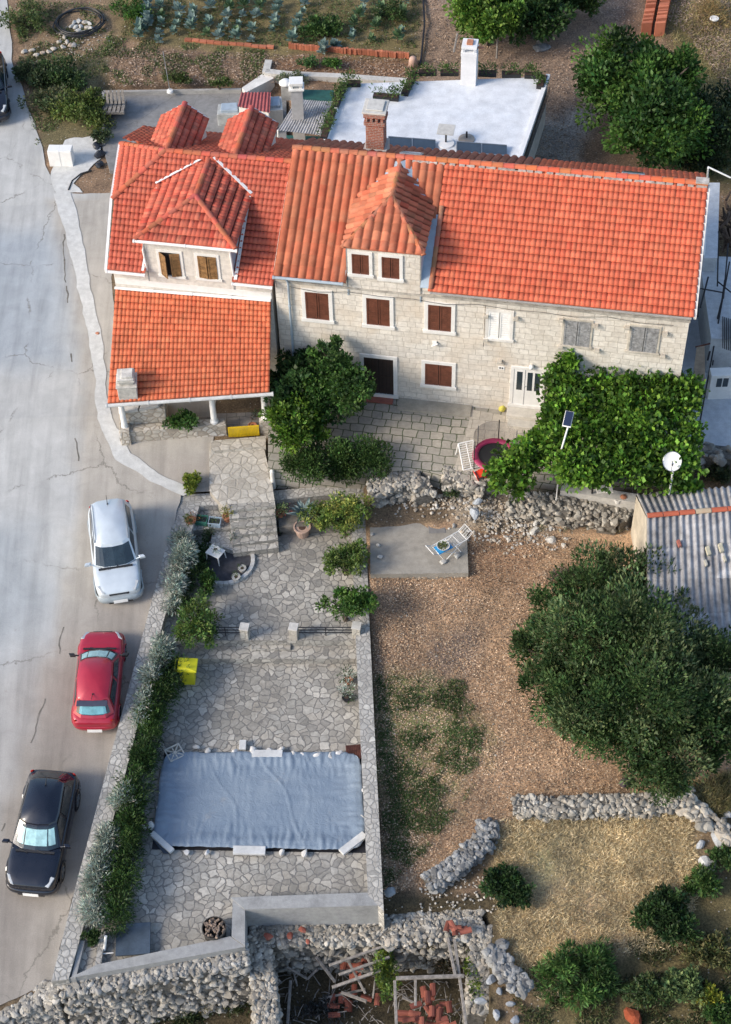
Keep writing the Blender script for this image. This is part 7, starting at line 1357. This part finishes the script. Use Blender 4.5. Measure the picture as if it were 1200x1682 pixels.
for (a, b2, r, lb) in (((1163, 300, 3.4), (1156, 420, 2.6), .04, 'pale steel tube standing at the house corner'), ((1162, 274, 4.6), (1200, 292, 4.4), .035, 'pale horizontal tube at the top of the scaffold'), ((1163, 276, 4.6), (1160, 312, 3.0), .04, 'upright white scaffold tube beside the roof end'), ((1198, 430, 3), (1148, 700, .1), .03, 'long dark pole slanting down to the white yard'), ((1190, 460, 2.6), (1170, 600, .6), .025, 'second dark pole beside the neighbouring wall'), ((1142, 570, 1.6), (1172, 563, 1.6), .035, 'short rusty tube bridging the gap to the neighbour'), ((1148, 425, 2.6), (1146, 520, 2), .03, 'dark tube against the end wall of the long house'), ((1186, 492, 2.3), (1162, 592, 1.0), .04, 'thick dark pole crossing the neighbouring flat roof'), ((1150, 474, 2.3), (1190, 481, 2.3), .03, 'dark cross tube over the neighbouring flat roof'), ((1180, 380, 2.6), (1178, 470, 2.2), .03, 'thin upright dark tube behind the neighbouring roof'), ((1196, 400, 2.6), (1188, 490, 2.2), .03, 'thin dark tube at the very right edge'), ((1163, 455, 2.3), (1150, 505, 2.1), .035, 'short slanting dark tube beside the roof corner'), ((1178, 462, 2.4), (1200, 480, 2.4), .03, 'short dark tube running to the right edge'), ((1145, 578, 1.8), (1138, 635, 1.0), .03, 'dark tube along the left side of the tan plank')):
    m = MB(); m.tube([P(*a), P(*b2)], r, 6); tag(m.build('scaffold_tube', M_WPAINT if 'white' in lb[:14] or 'pale' in lb else (MATS['rust'] if 'rusty' in lb else M_DKMETAL), origin=P(*b2)), lb, 'tube')
m = MB(); m.prism([P(*q, 2.1) for q in ((1144, 570), (1157, 568), (1158, 632), (1136, 632))], 2.04); tag(m.build('wooden_plank', simple('tan_plank', (.34, .25, .17), .8, var=.2), origin=P(1148, 600, 1.5), bevel=.005), 'broad tan plank lying beside the long house end wall', 'plank')
m = MB(); 
for k in range(7): m.tube([P(1187 + k * 3, 520 + k, 2.0), P(1187 + k * 3, 572 + k, 1.95)], .02, 4)
tag(m.build('iron_bars', M_DKMETAL, origin=P(1166, 400, 2)), 'dark iron bars lying on the neighbouring roof', 'bars', kind=None)
rubble('dry_stone_wall', 'dark stone strip between the white yard and the shed', [P(1128, 742, -.1), P(1200, 748, -.1)], .7, [.1, .1], -1.1, 60, .18, 18)
c = P(150, 1674, -5.4); t = thing('blue_tub', 'blue and yellow plastic tub half cut by the bottom edge', 'tub', c); m = MB(); m.lathe(c, [(.36, 0), (.45, .35), (.49, .36), (.40, .3), (.3, .08)], 18); m.build('tub', simple('deep_blue', (.03, .10, .32), .4), t); m = MB(); m.tube([c + Vector((.5 * math.cos(a * .35 + .2), .5 * math.sin(a * .35 + .2), .3)) for a in range(10)], .06, 6); m.build('rim', simple('mustard', (.50, .38, .12), .6), t)
#@@PLANTS
T_ = tree
# citrus in the garden
T_('citrus_tree', 'small citrus tree at the upper right corner of the garden', 'tree', 566, 838, -.1, 42, 42, ZU, [(.085, .15, .03), (.12, .20, .045), (.18, .25, .05), (.30, .34, .08)], 3400, .12, 6, 1, .5, 'citrus trees along the right garden wall')
T_('citrus_tree', 'pale green citrus shrub beside the agave', 'tree', 524, 848, -.5, 31, 31, -1.1, [(.085, .15, .03), (.14, .21, .05), (.26, .30, .07)], 1800, .11, 5, 2, .5, 'citrus trees along the right garden wall')
T_('citrus_tree', 'citrus tree in the middle of the right garden wall', 'tree', 567, 914, -.6, 42, 38, ZU, [(.07, .13, .03), (.11, .18, .04), (.17, .24, .06)], 3400, .12, 6, 3, .5, 'citrus trees along the right garden wall')
T_('citrus_tree', 'dense dark green citrus tree just above the black railing', 'tree', 566, 990, -.6, 43, 40, ZU, [(.05, .12, .025), (.08, .17, .03), (.11, .21, .04)], 3600, .13, 6, 4, .5, 'citrus trees along the right garden wall')
T_('leafy_shrub', 'bushy yellow-green shrub at the left end of the black railing', 'shrub', 324, 1030, -.9, 42, 50, ZU, [(.06, .13, .03), (.10, .18, .04), (.15, .22, .05)], 3800, .12, 7, 5)
T_('leafy_shrub', 'small shrub on the left of the round bed', 'shrub', 338, 958, -1.2, 18, 22, ZU, [(.05, .11, .03), (.08, .16, .035)], 1400, .12, 4, 6)
T_('leafy_shrub', 'yellow-green shrub standing at the road corner above the garden', 'shrub', 313, 790, -.3, 18, 20, -.9, [(.20, .26, .03), (.28, .33, .05), (.14, .20, .03)], 2000, .12, 4, 7, .4)
T_('ivy_bush', 'dark ivy bush climbing the inner wall beside the round bed', 'shrub', 330, 915, -1.3, 13, 45, ZU, GREEN_D, 1700, .1, 5, 8, trunk=False)
# hedge of rosemary
def hedge(name, label, line, w, h, n, size, cols, seed, cat='hedge', zf=None, group=None, aspect=.25, up=.6, clumps=6, sp=.45, trunk=True):
    a = line[0]; t = thing(name, label, cat, (a.x, a.y, a.z), 0, group); bl = []; rg = random.Random(seed)
    for p, q in zip(line[:-1], line[1:]):
        k = max(1, int((q - p).length / (w * .8)))
        for i in range(k): c = p.lerp(q, (i + .5) / k); bl.append((c.x + rg.uniform(-.08, .08), c.y, c.z + h * .45, w * rg.uniform(.5, .62), w * .62, h * .55))
    leaves('foliage', bl, n, size, cols, t, seed, aspect, clumps, sp, up)
    if trunk:
        m = MB()
        for b in bl[::2]: m.tube([(b[0], b[1], a.z - .2 if a.z < b[2] else b[2] - .5), (b[0], b[1], b[2])], .03, 5)
        m.build('stems', M_BARK, t)
    return t
hedge('rosemary_hedge', 'long dark green rosemary hedge hanging inside the left garden wall', [P(290, 1090, -1.75), P(268, 1140, -1.8), P(245, 1210, -1.85), (P(222, 1300, -1.9)), P(205, 1400, -1.95), P(190, 1530, -2.0)], .72, .75, 30000, .13, [(.045, .095, .022), (.065, .125, .03), (.03, .065, .02)], 3, sp=.5, clumps=14)
hedge('rosemary_hedge', 'short upper stretch of dark hedge beside the round bed wall', [P(322, 890, -1.4), P(312, 960, -1.5), P(300, 1010, -1.6)], .45, .5, 3000, .12, GREEN_D, 4)
for (pts, w, lb, n) in (([(304, 885), (294, 950), (280, 1000)], .6, 'uppermost silvery grey shrub spilling over the left garden wall', 5500), ([(266, 1058), (256, 1100), (248, 1130)], .5, 'silvery shrub on the wall beside the red car', 3400), ([(238, 1140), (232, 1190)], .35, 'thin silvery tuft on the wall below the red car', 900), ([(212, 1305), (200, 1330)], .5, 'small silvery shrub on the wall level with the black car roof', 1500), ([(180, 1370), (168, 1430), (158, 1490), (152, 1520)], .62, 'lowest and largest silvery grey shrub near the bottom corner', 7500)):
    hedge('silver_shrub', lb, [P(x, y, -1.0 - (y - 880) / 640.) for x, y in pts], w, .5, n, .17, SILVER, int(pts[0][0]), 'shrub', None, 'silvery shrubs on the garden wall', .2, .2, 10, .5)
T_('leafy_shrub', 'small green shrub at the lower end of the silvery shrubs', 'shrub', 148, 1540, -1.7, 20, 14, -2.2, GREEN_D, 900, .1, 4, 9)
hedge('privet_hedge', 'low dark green hedge between the flagstones and the garden', [P(470, 775, .1), P(530, 768, .1), P(590, 762, .1), P(635, 755, .15)], 1.25, .8, 15000, .11, [(.04, .085, .02), (.06, .115, .028), (.09, .16, .04)], 6, clumps=12, aspect=.5)
# trees by the left end of the long house
T_('fig_tree', 'dark leafy tree growing against the stone facade left of the dark door', 'tree', 556, 634, 1.9, 54, 72, 0, [(.035, .085, .02), (.055, .125, .028), (.08, .17, .035)], 19000, .13, 10, 11, .7, cvar=.3, zf=1.0, r=.09)
T_('fig_tree', 'dark tree in the corner between the two houses', 'tree', 488, 622, 1.8, 56, 66, 0, [(.025, .06, .018), (.04, .09, .025)], 10000, .17, 8, 12, .7, r=.08)
T_('lemon_tree', 'bright yellow-green tree at the lower left of the dark pair', 'tree', 490, 688, 1.3, 56, 56, 0, [(.09, .17, .02), (.14, .25, .03), (.05, .11, .02)], 10000, .15, 8, 13, .6, r=.07)
T_('sprig_bush', 'slim leafy shoots reaching up the facade above the dark tree', 'shrub', 545, 572, 3.2, 20, 24, .2, [(.05, .11, .03), (.08, .15, .04)], 700, .15, 5, 14, .6, r=.03, irr=.4)
T_('porch_bush', 'green bush seen through the porch opening', 'shrub', 302, 690, .5, 32, 20, -.35, [(.05, .12, .03), (.08, .17, .035)], 1600, .14, 5, 15)
potted(415, 707, -.38, .17, .3, 'brown clay pot behind the yellow gate on the porch', M_TERRA, GREEN_D, .12, .12, 0); potted(417, 692, -.38, .13, .22, 'smaller clay pot with a dark plant on the porch', M_TERRA, GREEN_D, .15, .25, 90, .08, 21)
# olive
OC = P(1035, 1110, .6); 
ot = thing('olive_tree', 'huge dark green olive tree with broad ragged crown in the brown yard', 'tree', (OC.x, OC.y, zt(OC.y)))
rg = random.Random(8); bl = []
for (x, y, r, z) in ((930, 990, 58, .3), (985, 960, 62, .8), (1045, 960, 60, .8), (1085, 985, 55, .5), (905, 1060, 50, .2), (960, 1050, 75, 1.5), (1040, 1040, 80, 1.8), (1110, 1060, 70, 1.2), (1160, 1100, 60, .6), (920, 1130, 58, .3), (975, 1150, 70, 1.0), (1060, 1140, 85, 1.8), (1140, 1165, 68, 1.0), (1180, 1190, 55, .4), (1000, 1210, 52, .3), (1070, 1225, 62, .5), (1120, 1250, 55, .2), (1095, 1275, 42, -.2), (950, 1190, 45, -.1), (1160, 1230, 45, .2), (880, 1060, 32, .3), (885, 1110, 30, .1), (1000, 925, 28, .4), (1130, 960, 30, .2), (1185, 1060, 36, .3)):
    q = P(x, y, z); s = scl(q); bl.append((q.x, q.y, q.z, r / s, r / s, r / s * .85))
leaves('crown', bl, 100000, .17, [(.036, .075, .024), (.055, .105, .032), (.085, .145, .048), (.14, .19, .08)], ot, 8, .38, 24, .21, 1.1, cvar=.26, fillv=.35)
branches('trunk', (OC.x, OC.y, zt(OC.y)), bl, .28, ot, 4)
# other trees
T_('carob_tree', 'large dense green tree behind the right part of the long roof', 'tree', 1050, 165, 2.8, 108, 118, .6, [(.035, .085, .018), (.055, .12, .025), (.085, .17, .03)], 42000, .2, 14, 21, .6, cvar=.28, r=.25, zf=1.0, irr=.5)
T_('dark_tree', 'dark shaded tree at the right edge beside the large dense one', 'tree', 1182, 205, 1.6, 66, 88, .4, [(.03, .055, .02), (.045, .078, .028)], 8000, .2, 9, 22, .5, r=.16)
T_('dark_tree', 'low dark bush below the big tree, right of the roof end', 'tree', 1150, 262, .9, 45, 32, 0, [(.03, .05, .02), (.05, .075, .03)], 3000, .18, 6, 23, .5)
T_('garden_tree', 'bright green tree behind the white chimney', 'tree', 800, 22, 2.6, 66, 62, 1.0, [(.07, .15, .02), (.10, .20, .03), (.15, .25, .04)], 11000, .2, 9, 24, .6, r=.12)
T_('garden_tree', 'darker tree right of the bright one behind the white chimney', 'tree', 872, 18, 2.4, 62, 60, 1.0, [(.035, .08, .02), (.055, .11, .03)], 8500, .2, 8, 25, .6, r=.12)
T_('garden_tree', 'dark shrubby trees at the top edge, left of the tile stack', 'tree', 935, -8, 2.2, 45, 38, 1.2, [(.04, .08, .02), (.06, .11, .03)], 4500, .2, 6, 26, .6, r=.1)
for i, (x, y, rx, ry, cols, n, lb) in enumerate(((138, 180, 50, 46, [(.12, .17, .04), (.17, .22, .055), (.09, .13, .035)], 5500, 'yellow-green bush left of the pallet stack'), (95, 118, 50, 36, [(.05, .09, .03), (.07, .12, .04)], 3800, 'dark green bush below the stones near the road'), (52, 122, 30, 36, OLIVE, 2600, 'small olive-green bush at the road edge'), (78, 165, 40, 34, [(.09, .10, .05), (.06, .09, .035)], 1800, 'scrubby bush between the dark green bush and the road'), (40, 32, 44, 40, [(.07, .11, .035), (.11, .15, .05)], 2200, 'bush at the top left corner beside the pipe coil'), (218, 16, 32, 28, [(.05, .13, .025), (.08, .17, .03)], 2000, 'small round green sapling at the top, left of the kale'), (165, 222, 18, 14, OLIVE, 500, 'low shrub just under the yellow-green bush'), (478, 128, 24, 15, [(.13, .18, .09), (.18, .22, .12)], 1300, 'feathery grey-green shrub before the pale garden wall'), (292, 128, 26, 12, [(.10, .12, .04), (.08, .12, .03)], 900, 'weedy shrub behind the concrete yard'), (360, 135, 26, 8, [(.08, .12, .03)], 500, 'flat weed patch behind the concrete yard kerb'), (525, 45, 38, 26, [(.05, .11, .03), (.08, .15, .04)], 3000, 'broad green squash plant among the vegetable rows'), (505, 102, 16, 12, [(.08, .16, .05)], 500, 'leafy plant in front of the terracotta row, left'), (545, 103, 18, 10, [(.09, .19, .04)], 500, 'leafy plant in front of the terracotta row, right'), (640, 18, 30, 22, [(.09, .13, .05), (.06, .11, .03)], 1400, 'loose weeds at the top of the vegetable garden'), (835, 1455, 38, 40, [(.025, .055, .018), (.04, .085, .025)], 3800, 'dark round shrub in the dry grass, leftmost'), (1097, 1505, 52, 50, [(.03, .06, .02), (.045, .09, .025)], 6000, 'dark round shrub in the dry grass, on the right'), (948, 1605, 60, 62, [(.07, .15, .035), (.10, .20, .05), (.05, .10, .03)], 6500, 'fresh green long-leaved bush at the bottom of the dry grass'), (1120, 1620, 32, 36, [(.13, .19, .07), (.17, .24, .09)], 2400, 'pale green shrub near the bottom right corner'), (1165, 1635, 24, 18, [(.30, .32, .04), (.22, .25, .04)], 900, 'yellow-flowering shrub near the bottom right corner'), (1150, 1450, 28, 30, [(.06, .12, .03), (.09, .16, .04)], 1800, 'leafy shrub beside the boulders at the right edge'), (1190, 1410, 24, 30, [(.05, .10, .03), (.08, .14, .04)], 1500, 'green shrub behind the boulders at the right edge'), (1165, 1560, 44, 34, [(.15, .15, .06), (.10, .12, .04)], 2200, 'dry brownish shrub at the lower right'), (1190, 1665, 34, 26, [(.06, .12, .03)], 1400, 'green shrub in the bottom right corner'), (1060, 1630, 40, 30, [(.05, .09, .03), (.08, .12, .04)], 2000, 'dark weedy bush between the two bigger shrubs at the bottom'), (965, 828, 34, 20, [(.17, .16, .04), (.22, .20, .05), (.12, .13, .03)], 2400, 'yellowish ivy bush on the stone bank below the vine'), (925, 945, 34, 18, [(.14, .12, .10), (.20, .17, .14)], 900, 'dry leafless brush above the olive tree'), (1180, 775, 26, 22, [(.05, .07, .03), (.08, .10, .04)], 1000, 'dark weeds between the white yard and the shed'), (740, 808, 16, 10, [(.09, .13, .05)], 350, 'small green weed in the broken courtyard edge'))):
    s_n = 'shrub'; sz = .2 if 'long-leaved' in lb else .14
    if 'kale' in lb or 'weed' in lb: sz = .12
    z0 = zt(G(x, y).y); c = G(x, y, .3); h = ry / scl(c) * .5
    T_('shrub', lb, 'shrub', x, y, c.z + h * .2, rx, ry, z0, cols, n, sz, 6, 40 + i, zf=.65, r=.05, aspect=.22 if 'long-leaved' in lb or 'feathery' in lb or 'brush' in lb else .5, trunk=True)
# ivy in the ruin
for (x, y, rx, ry, n, lb, z) in ((632, 1600, 17, 55, 2600, 'yellow-green ivy column hanging in the middle of the ruin', -3.7), (776, 1600, 12, 45, 1200, 'ivy strip on the inner side of the right ruin wall', -3.7)):
    T_('ivy', lb, 'ivy', x, y, z, rx, ry, -5.3, [(.13, .20, .03), (.20, .27, .04), (.08, .13, .03)], n, .11, 6, int(x), zf=.7, trunk=True, r=.03)
for (x, y, rx, ry, n, lb, z, cols) in ((380, 1640, 60, 26, 2600, 'dark weeds growing left of the ruin wall', -5.2, [(.04, .065, .025), (.07, .095, .035)]), (300, 1660, 70, 30, 2600, 'dark scrub below the retaining wall', -5.3, [(.035, .06, .022), (.06, .08, .03)]), (370, 1600, 22, 26, 700, 'dry yellowish tuft hanging on the retaining wall', -4.2, [(.20, .17, .08), (.13, .13, .05)]), (140, 1652, 40, 18, 1000, 'dry brown scrub at the foot of the retaining wall', -5.2, [(.14, .13, .07), (.09, .09, .04)]), (10, 1672, 24, 16, 800, 'dark scrub in the bottom left corner', -5.2, [(.05, .08, .03)]), (730, 1575, 30, 22, 700, 'dry brown bush inside the right part of the ruin', -4.6, [(.13, .10, .06), (.09, .08, .04)]), (520, 1660, 50, 26, 1200, 'grey leafless brambles in the pit of the ruin', -5.1, [(.10, .10, .10), (.06, .06, .055)]), (700, 1545, 16, 14, 400, 'tuft of dry grass on the ruin wall', -3.4, [(.18, .15, .08)]), (288, 1566, 8, 8, 160, 'green weed rooted in the retaining wall', -2.8, [(.06, .11, .04)])):
    T_('scrub', lb, 'scrub', x, y, z, rx, ry, z - .5, cols, n, .15, 6, int(x) + 3, zf=.5, trunk=True, r=.03, aspect=.25)
# kale plants
protos = []
for k, cols in enumerate(([(.20, .29, .27), (.27, .36, .33)], [(.16, .25, .20), (.22, .31, .26)], [(.10, .18, .08), (.15, .23, .11)])):
    t = thing('kale_plant', 'blue-green kale plant in the vegetable rows', 'vegetable', (0, 0, 0), 0, 'kale plants in the vegetable rows'); rg = random.Random(k); m = MB()
    for i in range(16):
        a = i * 2.399; el = rad(15 + 3.6 * i); L = .30 * rg.uniform(.8, 1.15); d = Vector((math.cos(a) * math.cos(el), math.sin(a) * math.cos(el), math.sin(el))); s = Vector((-math.sin(a), math.cos(a), 0)) * L * .33; o = Vector((0, 0, .12 + i * .008)); g = rg.uniform(.7, 1.25); c = rg.choice(cols)
        m.add([o, o + d * L * .5 - s, o + d * L * 1.05 - Vector((0, 0, .04)), o + d * L * .5 + s], [(0, 1, 2, 3)], tuple(x * g for x in c))
    o = m.build('leaf_rosette', M_LEAF, None, origin=(0, 0, 0)); o.parent = t; m = MB(); m.tube([(0, 0, 0), (0, 0, .25)], .02, 5); o = m.build('stem', M_BARK, None, origin=(0, 0, 0)); o.parent = t; protos.append(t)
rows = [((530, 90), (560, 74)), ((575, 70), (600, 5)), ((612, 72), (628, 20)), ((230, 74), (232, 30)), ((260, 70), (268, 0)), ((288, 60), (300, -6)), ((313, 55), (320, -4)), ((342, 60), (352, 0)), ((362, 66), (382, 0)), ((388, 68), (408, -2)), ((412, 70), (432, 0)), ((448, 68), (456, 6)), ((240, 55), (244, 6)), ((655, 70), (668, 0)), ((482, 70), (500, 8))]
rg = random.Random(10); first = [True] * 3
for (a, b2) in rows:
    for i in range(6):
        if rg.random() < .12: continue
        x, y = a[0] + (b2[0] - a[0]) * i / 5.5 + rg.uniform(-3, 3), a[1] + (b2[1] - a[1]) * i / 5.5 + rg.uniform(-3, 3); k = rg.choice((0, 0, 1, 1, 2)) if x < 600 else rg.choice((1, 2)); p = G(x, y)
        if first[k]: o = protos[k]; first[k] = False
        else: o = copy_tree(protos[k])
        o.location = p; o.rotation_euler.z = rg.uniform(0, 6); s = rg.uniform(.8, 1.35); o.scale = (s, s, s * rg.uniform(.9, 1.4))
# ------------------------------------------------------------------ GROUND COVER (stuff)
def scatter(name, polys, n, size, cols, seed, m, aspect=.1, up=1.0, flat=False, z=None, mask=None, dz=.0):
    rg = np.random.default_rng(seed); PX = []; 
    from itertools import cycle
    need = n; pts = []
    for poly in polys:
        a = np.array(poly, float); lo_, hi_ = a.min(0), a.max(0); k = int(n / len(polys) * 1.0); q = rg.uniform(lo_, hi_, (k * 3, 2)); q = q[inpoly(q[:, 0], q[:, 1], poly)][:k]; pts.append(q)
    q = np.concatenate(pts); 
    if mask: q = q[np.array([mask(x, y) for x, y in q])]
    # unproject onto the terrain
    d = np.array(fw)[None] + np.array(CR)[None] * ((q[:, 0:1] - 600) / F) - np.array(CU)[None] * ((q[:, 1:2] - 841) / F); zz = np.full(len(q), -1.0)
    for _ in range(20): t = (zz - HC) / d[:, 2]; Y = d[:, 1] * t; zz = .5 * zz + .5 * (np.interp(Y, YT, ZT) if z is None else z)
    t = (zz - HC) / d[:, 2]; c = np.stack([d[:, 0] * t, d[:, 1] * t, zz + dz], 1); N = len(c)
    ax = rg.normal(size=(N, 3)); ax[:, 2] = np.abs(ax[:, 2]) * up + (.0 if flat else .3)
    if flat: ax[:, 2] *= .25; c[:, 2] += .05 + rg.random(N) * .05
    ax /= np.linalg.norm(ax, axis=1, keepdims=True); tn = np.cross(ax, rg.normal(size=(N, 3)) if not flat else rg.normal(0, .35, (N, 3)) + [0, 0, 1]); tn /= np.linalg.norm(tn, axis=1, keepdims=True)
    sz = size * rg.uniform(.5, 1.4, (N, 1)); w = tn * sz * aspect * .5; V = np.stack([c, c + ax * sz * .45 + w, c + ax * sz, c + ax * sz * .45 - w], 1).reshape(-1, 3)
    col = np.array(cols)[rg.integers(0, len(cols), N)] * np.clip(rg.normal(1, .2, (N, 1)), .5, 1.6)
    col *= np.array([1 + .45 * noise.noise((a * .55, b_ * .55, seed)) + .3 * noise.noise((a * 1.9, b_ * 1.9, seed)) for a, b_ in c[:, :2]])[:, None]
    return tag(np_mesh(name, V, np.arange(N * 4).reshape(N, 4), col, m, None, c.mean(0)), kind='stuff')
M_DRY = vcol('dry_leaf', .8, .1, 3, 0, trans=.15, spec=.15)
pn = lambda s, k, th: (lambda x, y: noise.noise((x * s, y * s * 1.4, k)) > th)
yard = [(608, 945), (770, 945), (770, 890), (900, 880), (1040, 900), (1130, 1050), (1190, 1330), (845, 1345), (700, 1450), (628, 1480)]
scatter('leaf_litter', [yard], 75000, .058, [(.50, .33, .20), (.66, .51, .36), (.38, .24, .145), (.19, .13, .09), (.58, .41, .27), (.30, .24, .17)], 1, M_DRY, .6, .3, True)
scatter('leaf_litter', [[(180, 80), (700, 100), (700, 130), (395, 140), (180, 145)], [(700, 0), (1050, 0), (960, 270), (870, 270), (900, 120), (700, 120)], [(1050, 0), (1200, 0), (1200, 160), (1130, 60)]], 12000, .10, [(.34, .24, .17), (.24, .17, .12), (.42, .32, .24)], 2, M_DRY, .6, .3, True)
scatter('green_grass', [[(618, 1110), (760, 1120), (795, 1190), (780, 1290), (700, 1400), (632, 1460)]], 48000, .13, [(.06, .125, .035), (.085, .16, .045), (.14, .18, .07)], 3, M_LEAF, .14, 1, mask=lambda x, y: noise.noise((x * .022, y * .03, 4)) + .55 * noise.noise((x * .11, y * .13, 8)) > -.02, dz=.04)
dry = [(815, 1350), (1130, 1335), (1150, 1450), (1120, 1560), (1000, 1570), (960, 1640), (880, 1640), (830, 1570), (810, 1480)]
scatter('dry_grass', [dry], 42000, .22, [(.68, .55, .32), (.76, .63, .41), (.56, .45, .27), (.52, .46, .30)], 4, M_DRY, .07, .8)
scatter('dry_grass', [[(1080, 20), (1200, 0), (1200, 200), (1140, 140), (1080, 60)], [(1140, 1290), (1200, 1270), (1200, 1340), (1160, 1340)]], 7000, .28, [(.34, .28, .13), (.42, .36, .18), (.20, .20, .08)], 5, M_DRY, .07, 1)
scatter('weeds', [[(960, 1560), (1200, 1500), (1200, 1690), (860, 1690), (830, 1600)]], 15000, .16, [(.11, .13, .05), (.07, .10, .035), (.22, .19, .10), (.05, .07, .03)], 6, M_LEAF, .2, 1, mask=pn(.02, 1, -.15))
scatter('weeds', [[(200, 0), (690, -10), (690, 80), (450, 76), (300, 64), (200, 60)], [(30, 0), (190, 10), (180, 130), (60, 240), (30, 120)], [(170, 60), (460, 86), (440, 130), (260, 140), (170, 140)]], 34000, .14, [(.08, .14, .04), (.12, .18, .06), (.20, .19, .09)], 7, M_LEAF, .25, 1, mask=pn(.03, 2, -.08))
scatter('weeds', [[(410, 1575), (800, 1560), (800, 1690), (440, 1690)], [(-20, 1672), (400, 1610), (405, 1700), (-20, 1700)]], 12000, .2, [(.06, .07, .03), (.10, .09, .05), (.03, .04, .02), (.13, .11, .08)], 8, M_LEAF, .12, 1, z=-5.5)
scatter('weeds', [[(830, 850), (1040, 840), (1040, 880), (870, 880)], [(1130, 745), (1200, 745), (1200, 800), (1130, 800)], [(560, 650), (800, 660), (770, 700), (560, 690)]], 2600, .12, [(.10, .13, .05), (.17, .16, .08)], 9, M_LEAF, .25, 1, mask=pn(.05, 2, .1), dz=.15)

mb = MB(); rg = random.Random(31)
for i in range(170):
    x = rg.uniform(440, 770); y = rg.uniform(1585, 1700); a = P(x, y, -5.3 + rg.uniform(0, .5)); d = Vector((rg.gauss(0, 1), rg.gauss(0, 1), rg.gauss(0, .5))).normalized() * rg.uniform(.25, .7); mb.tube([a, a + d * .5 + Vector((0, 0, .08)), a + d], [.02, .015, .008], 4)
tag(mb.build('dead_twigs', M_OLDWOOD, origin=P(600, 1650, -5.3)), kind='stuff')

mb = MB(); rg = random.Random(41)
for i in range(70):
    a = P(rg.uniform(1184, 1215), rg.uniform(320, 415), .6 + rg.uniform(0, 1.0)); d = Vector((rg.gauss(0, .3), rg.gauss(0, 1), rg.gauss(0, .3))).normalized() * rg.uniform(.4, 1.0); g = rg.uniform(.6, 1.4); mb.tube([a, a + d], rg.uniform(.03, .06), 5, (.13 * g, .085 * g, .06 * g))
tag(mb.build('wood_pile', vcol('dark_firewood', .95, .3, 8, .3), origin=P(1195, 370, .3)), 'dark pile of old wood at the right edge behind the neighbouring roof', 'wood pile')

hedge('scrub', 'dark weedy strip growing along the foot of the retaining wall', [P(-20, 1688, -5.2), P(100, 1670, -5.2), P(240, 1652, -5.2), P(395, 1625, -5.1)], .9, .6, 9000, .13, [(.045, .07, .025), (.08, .10, .04), (.13, .12, .06)], 77, 'scrub', clumps=10, aspect=.3)
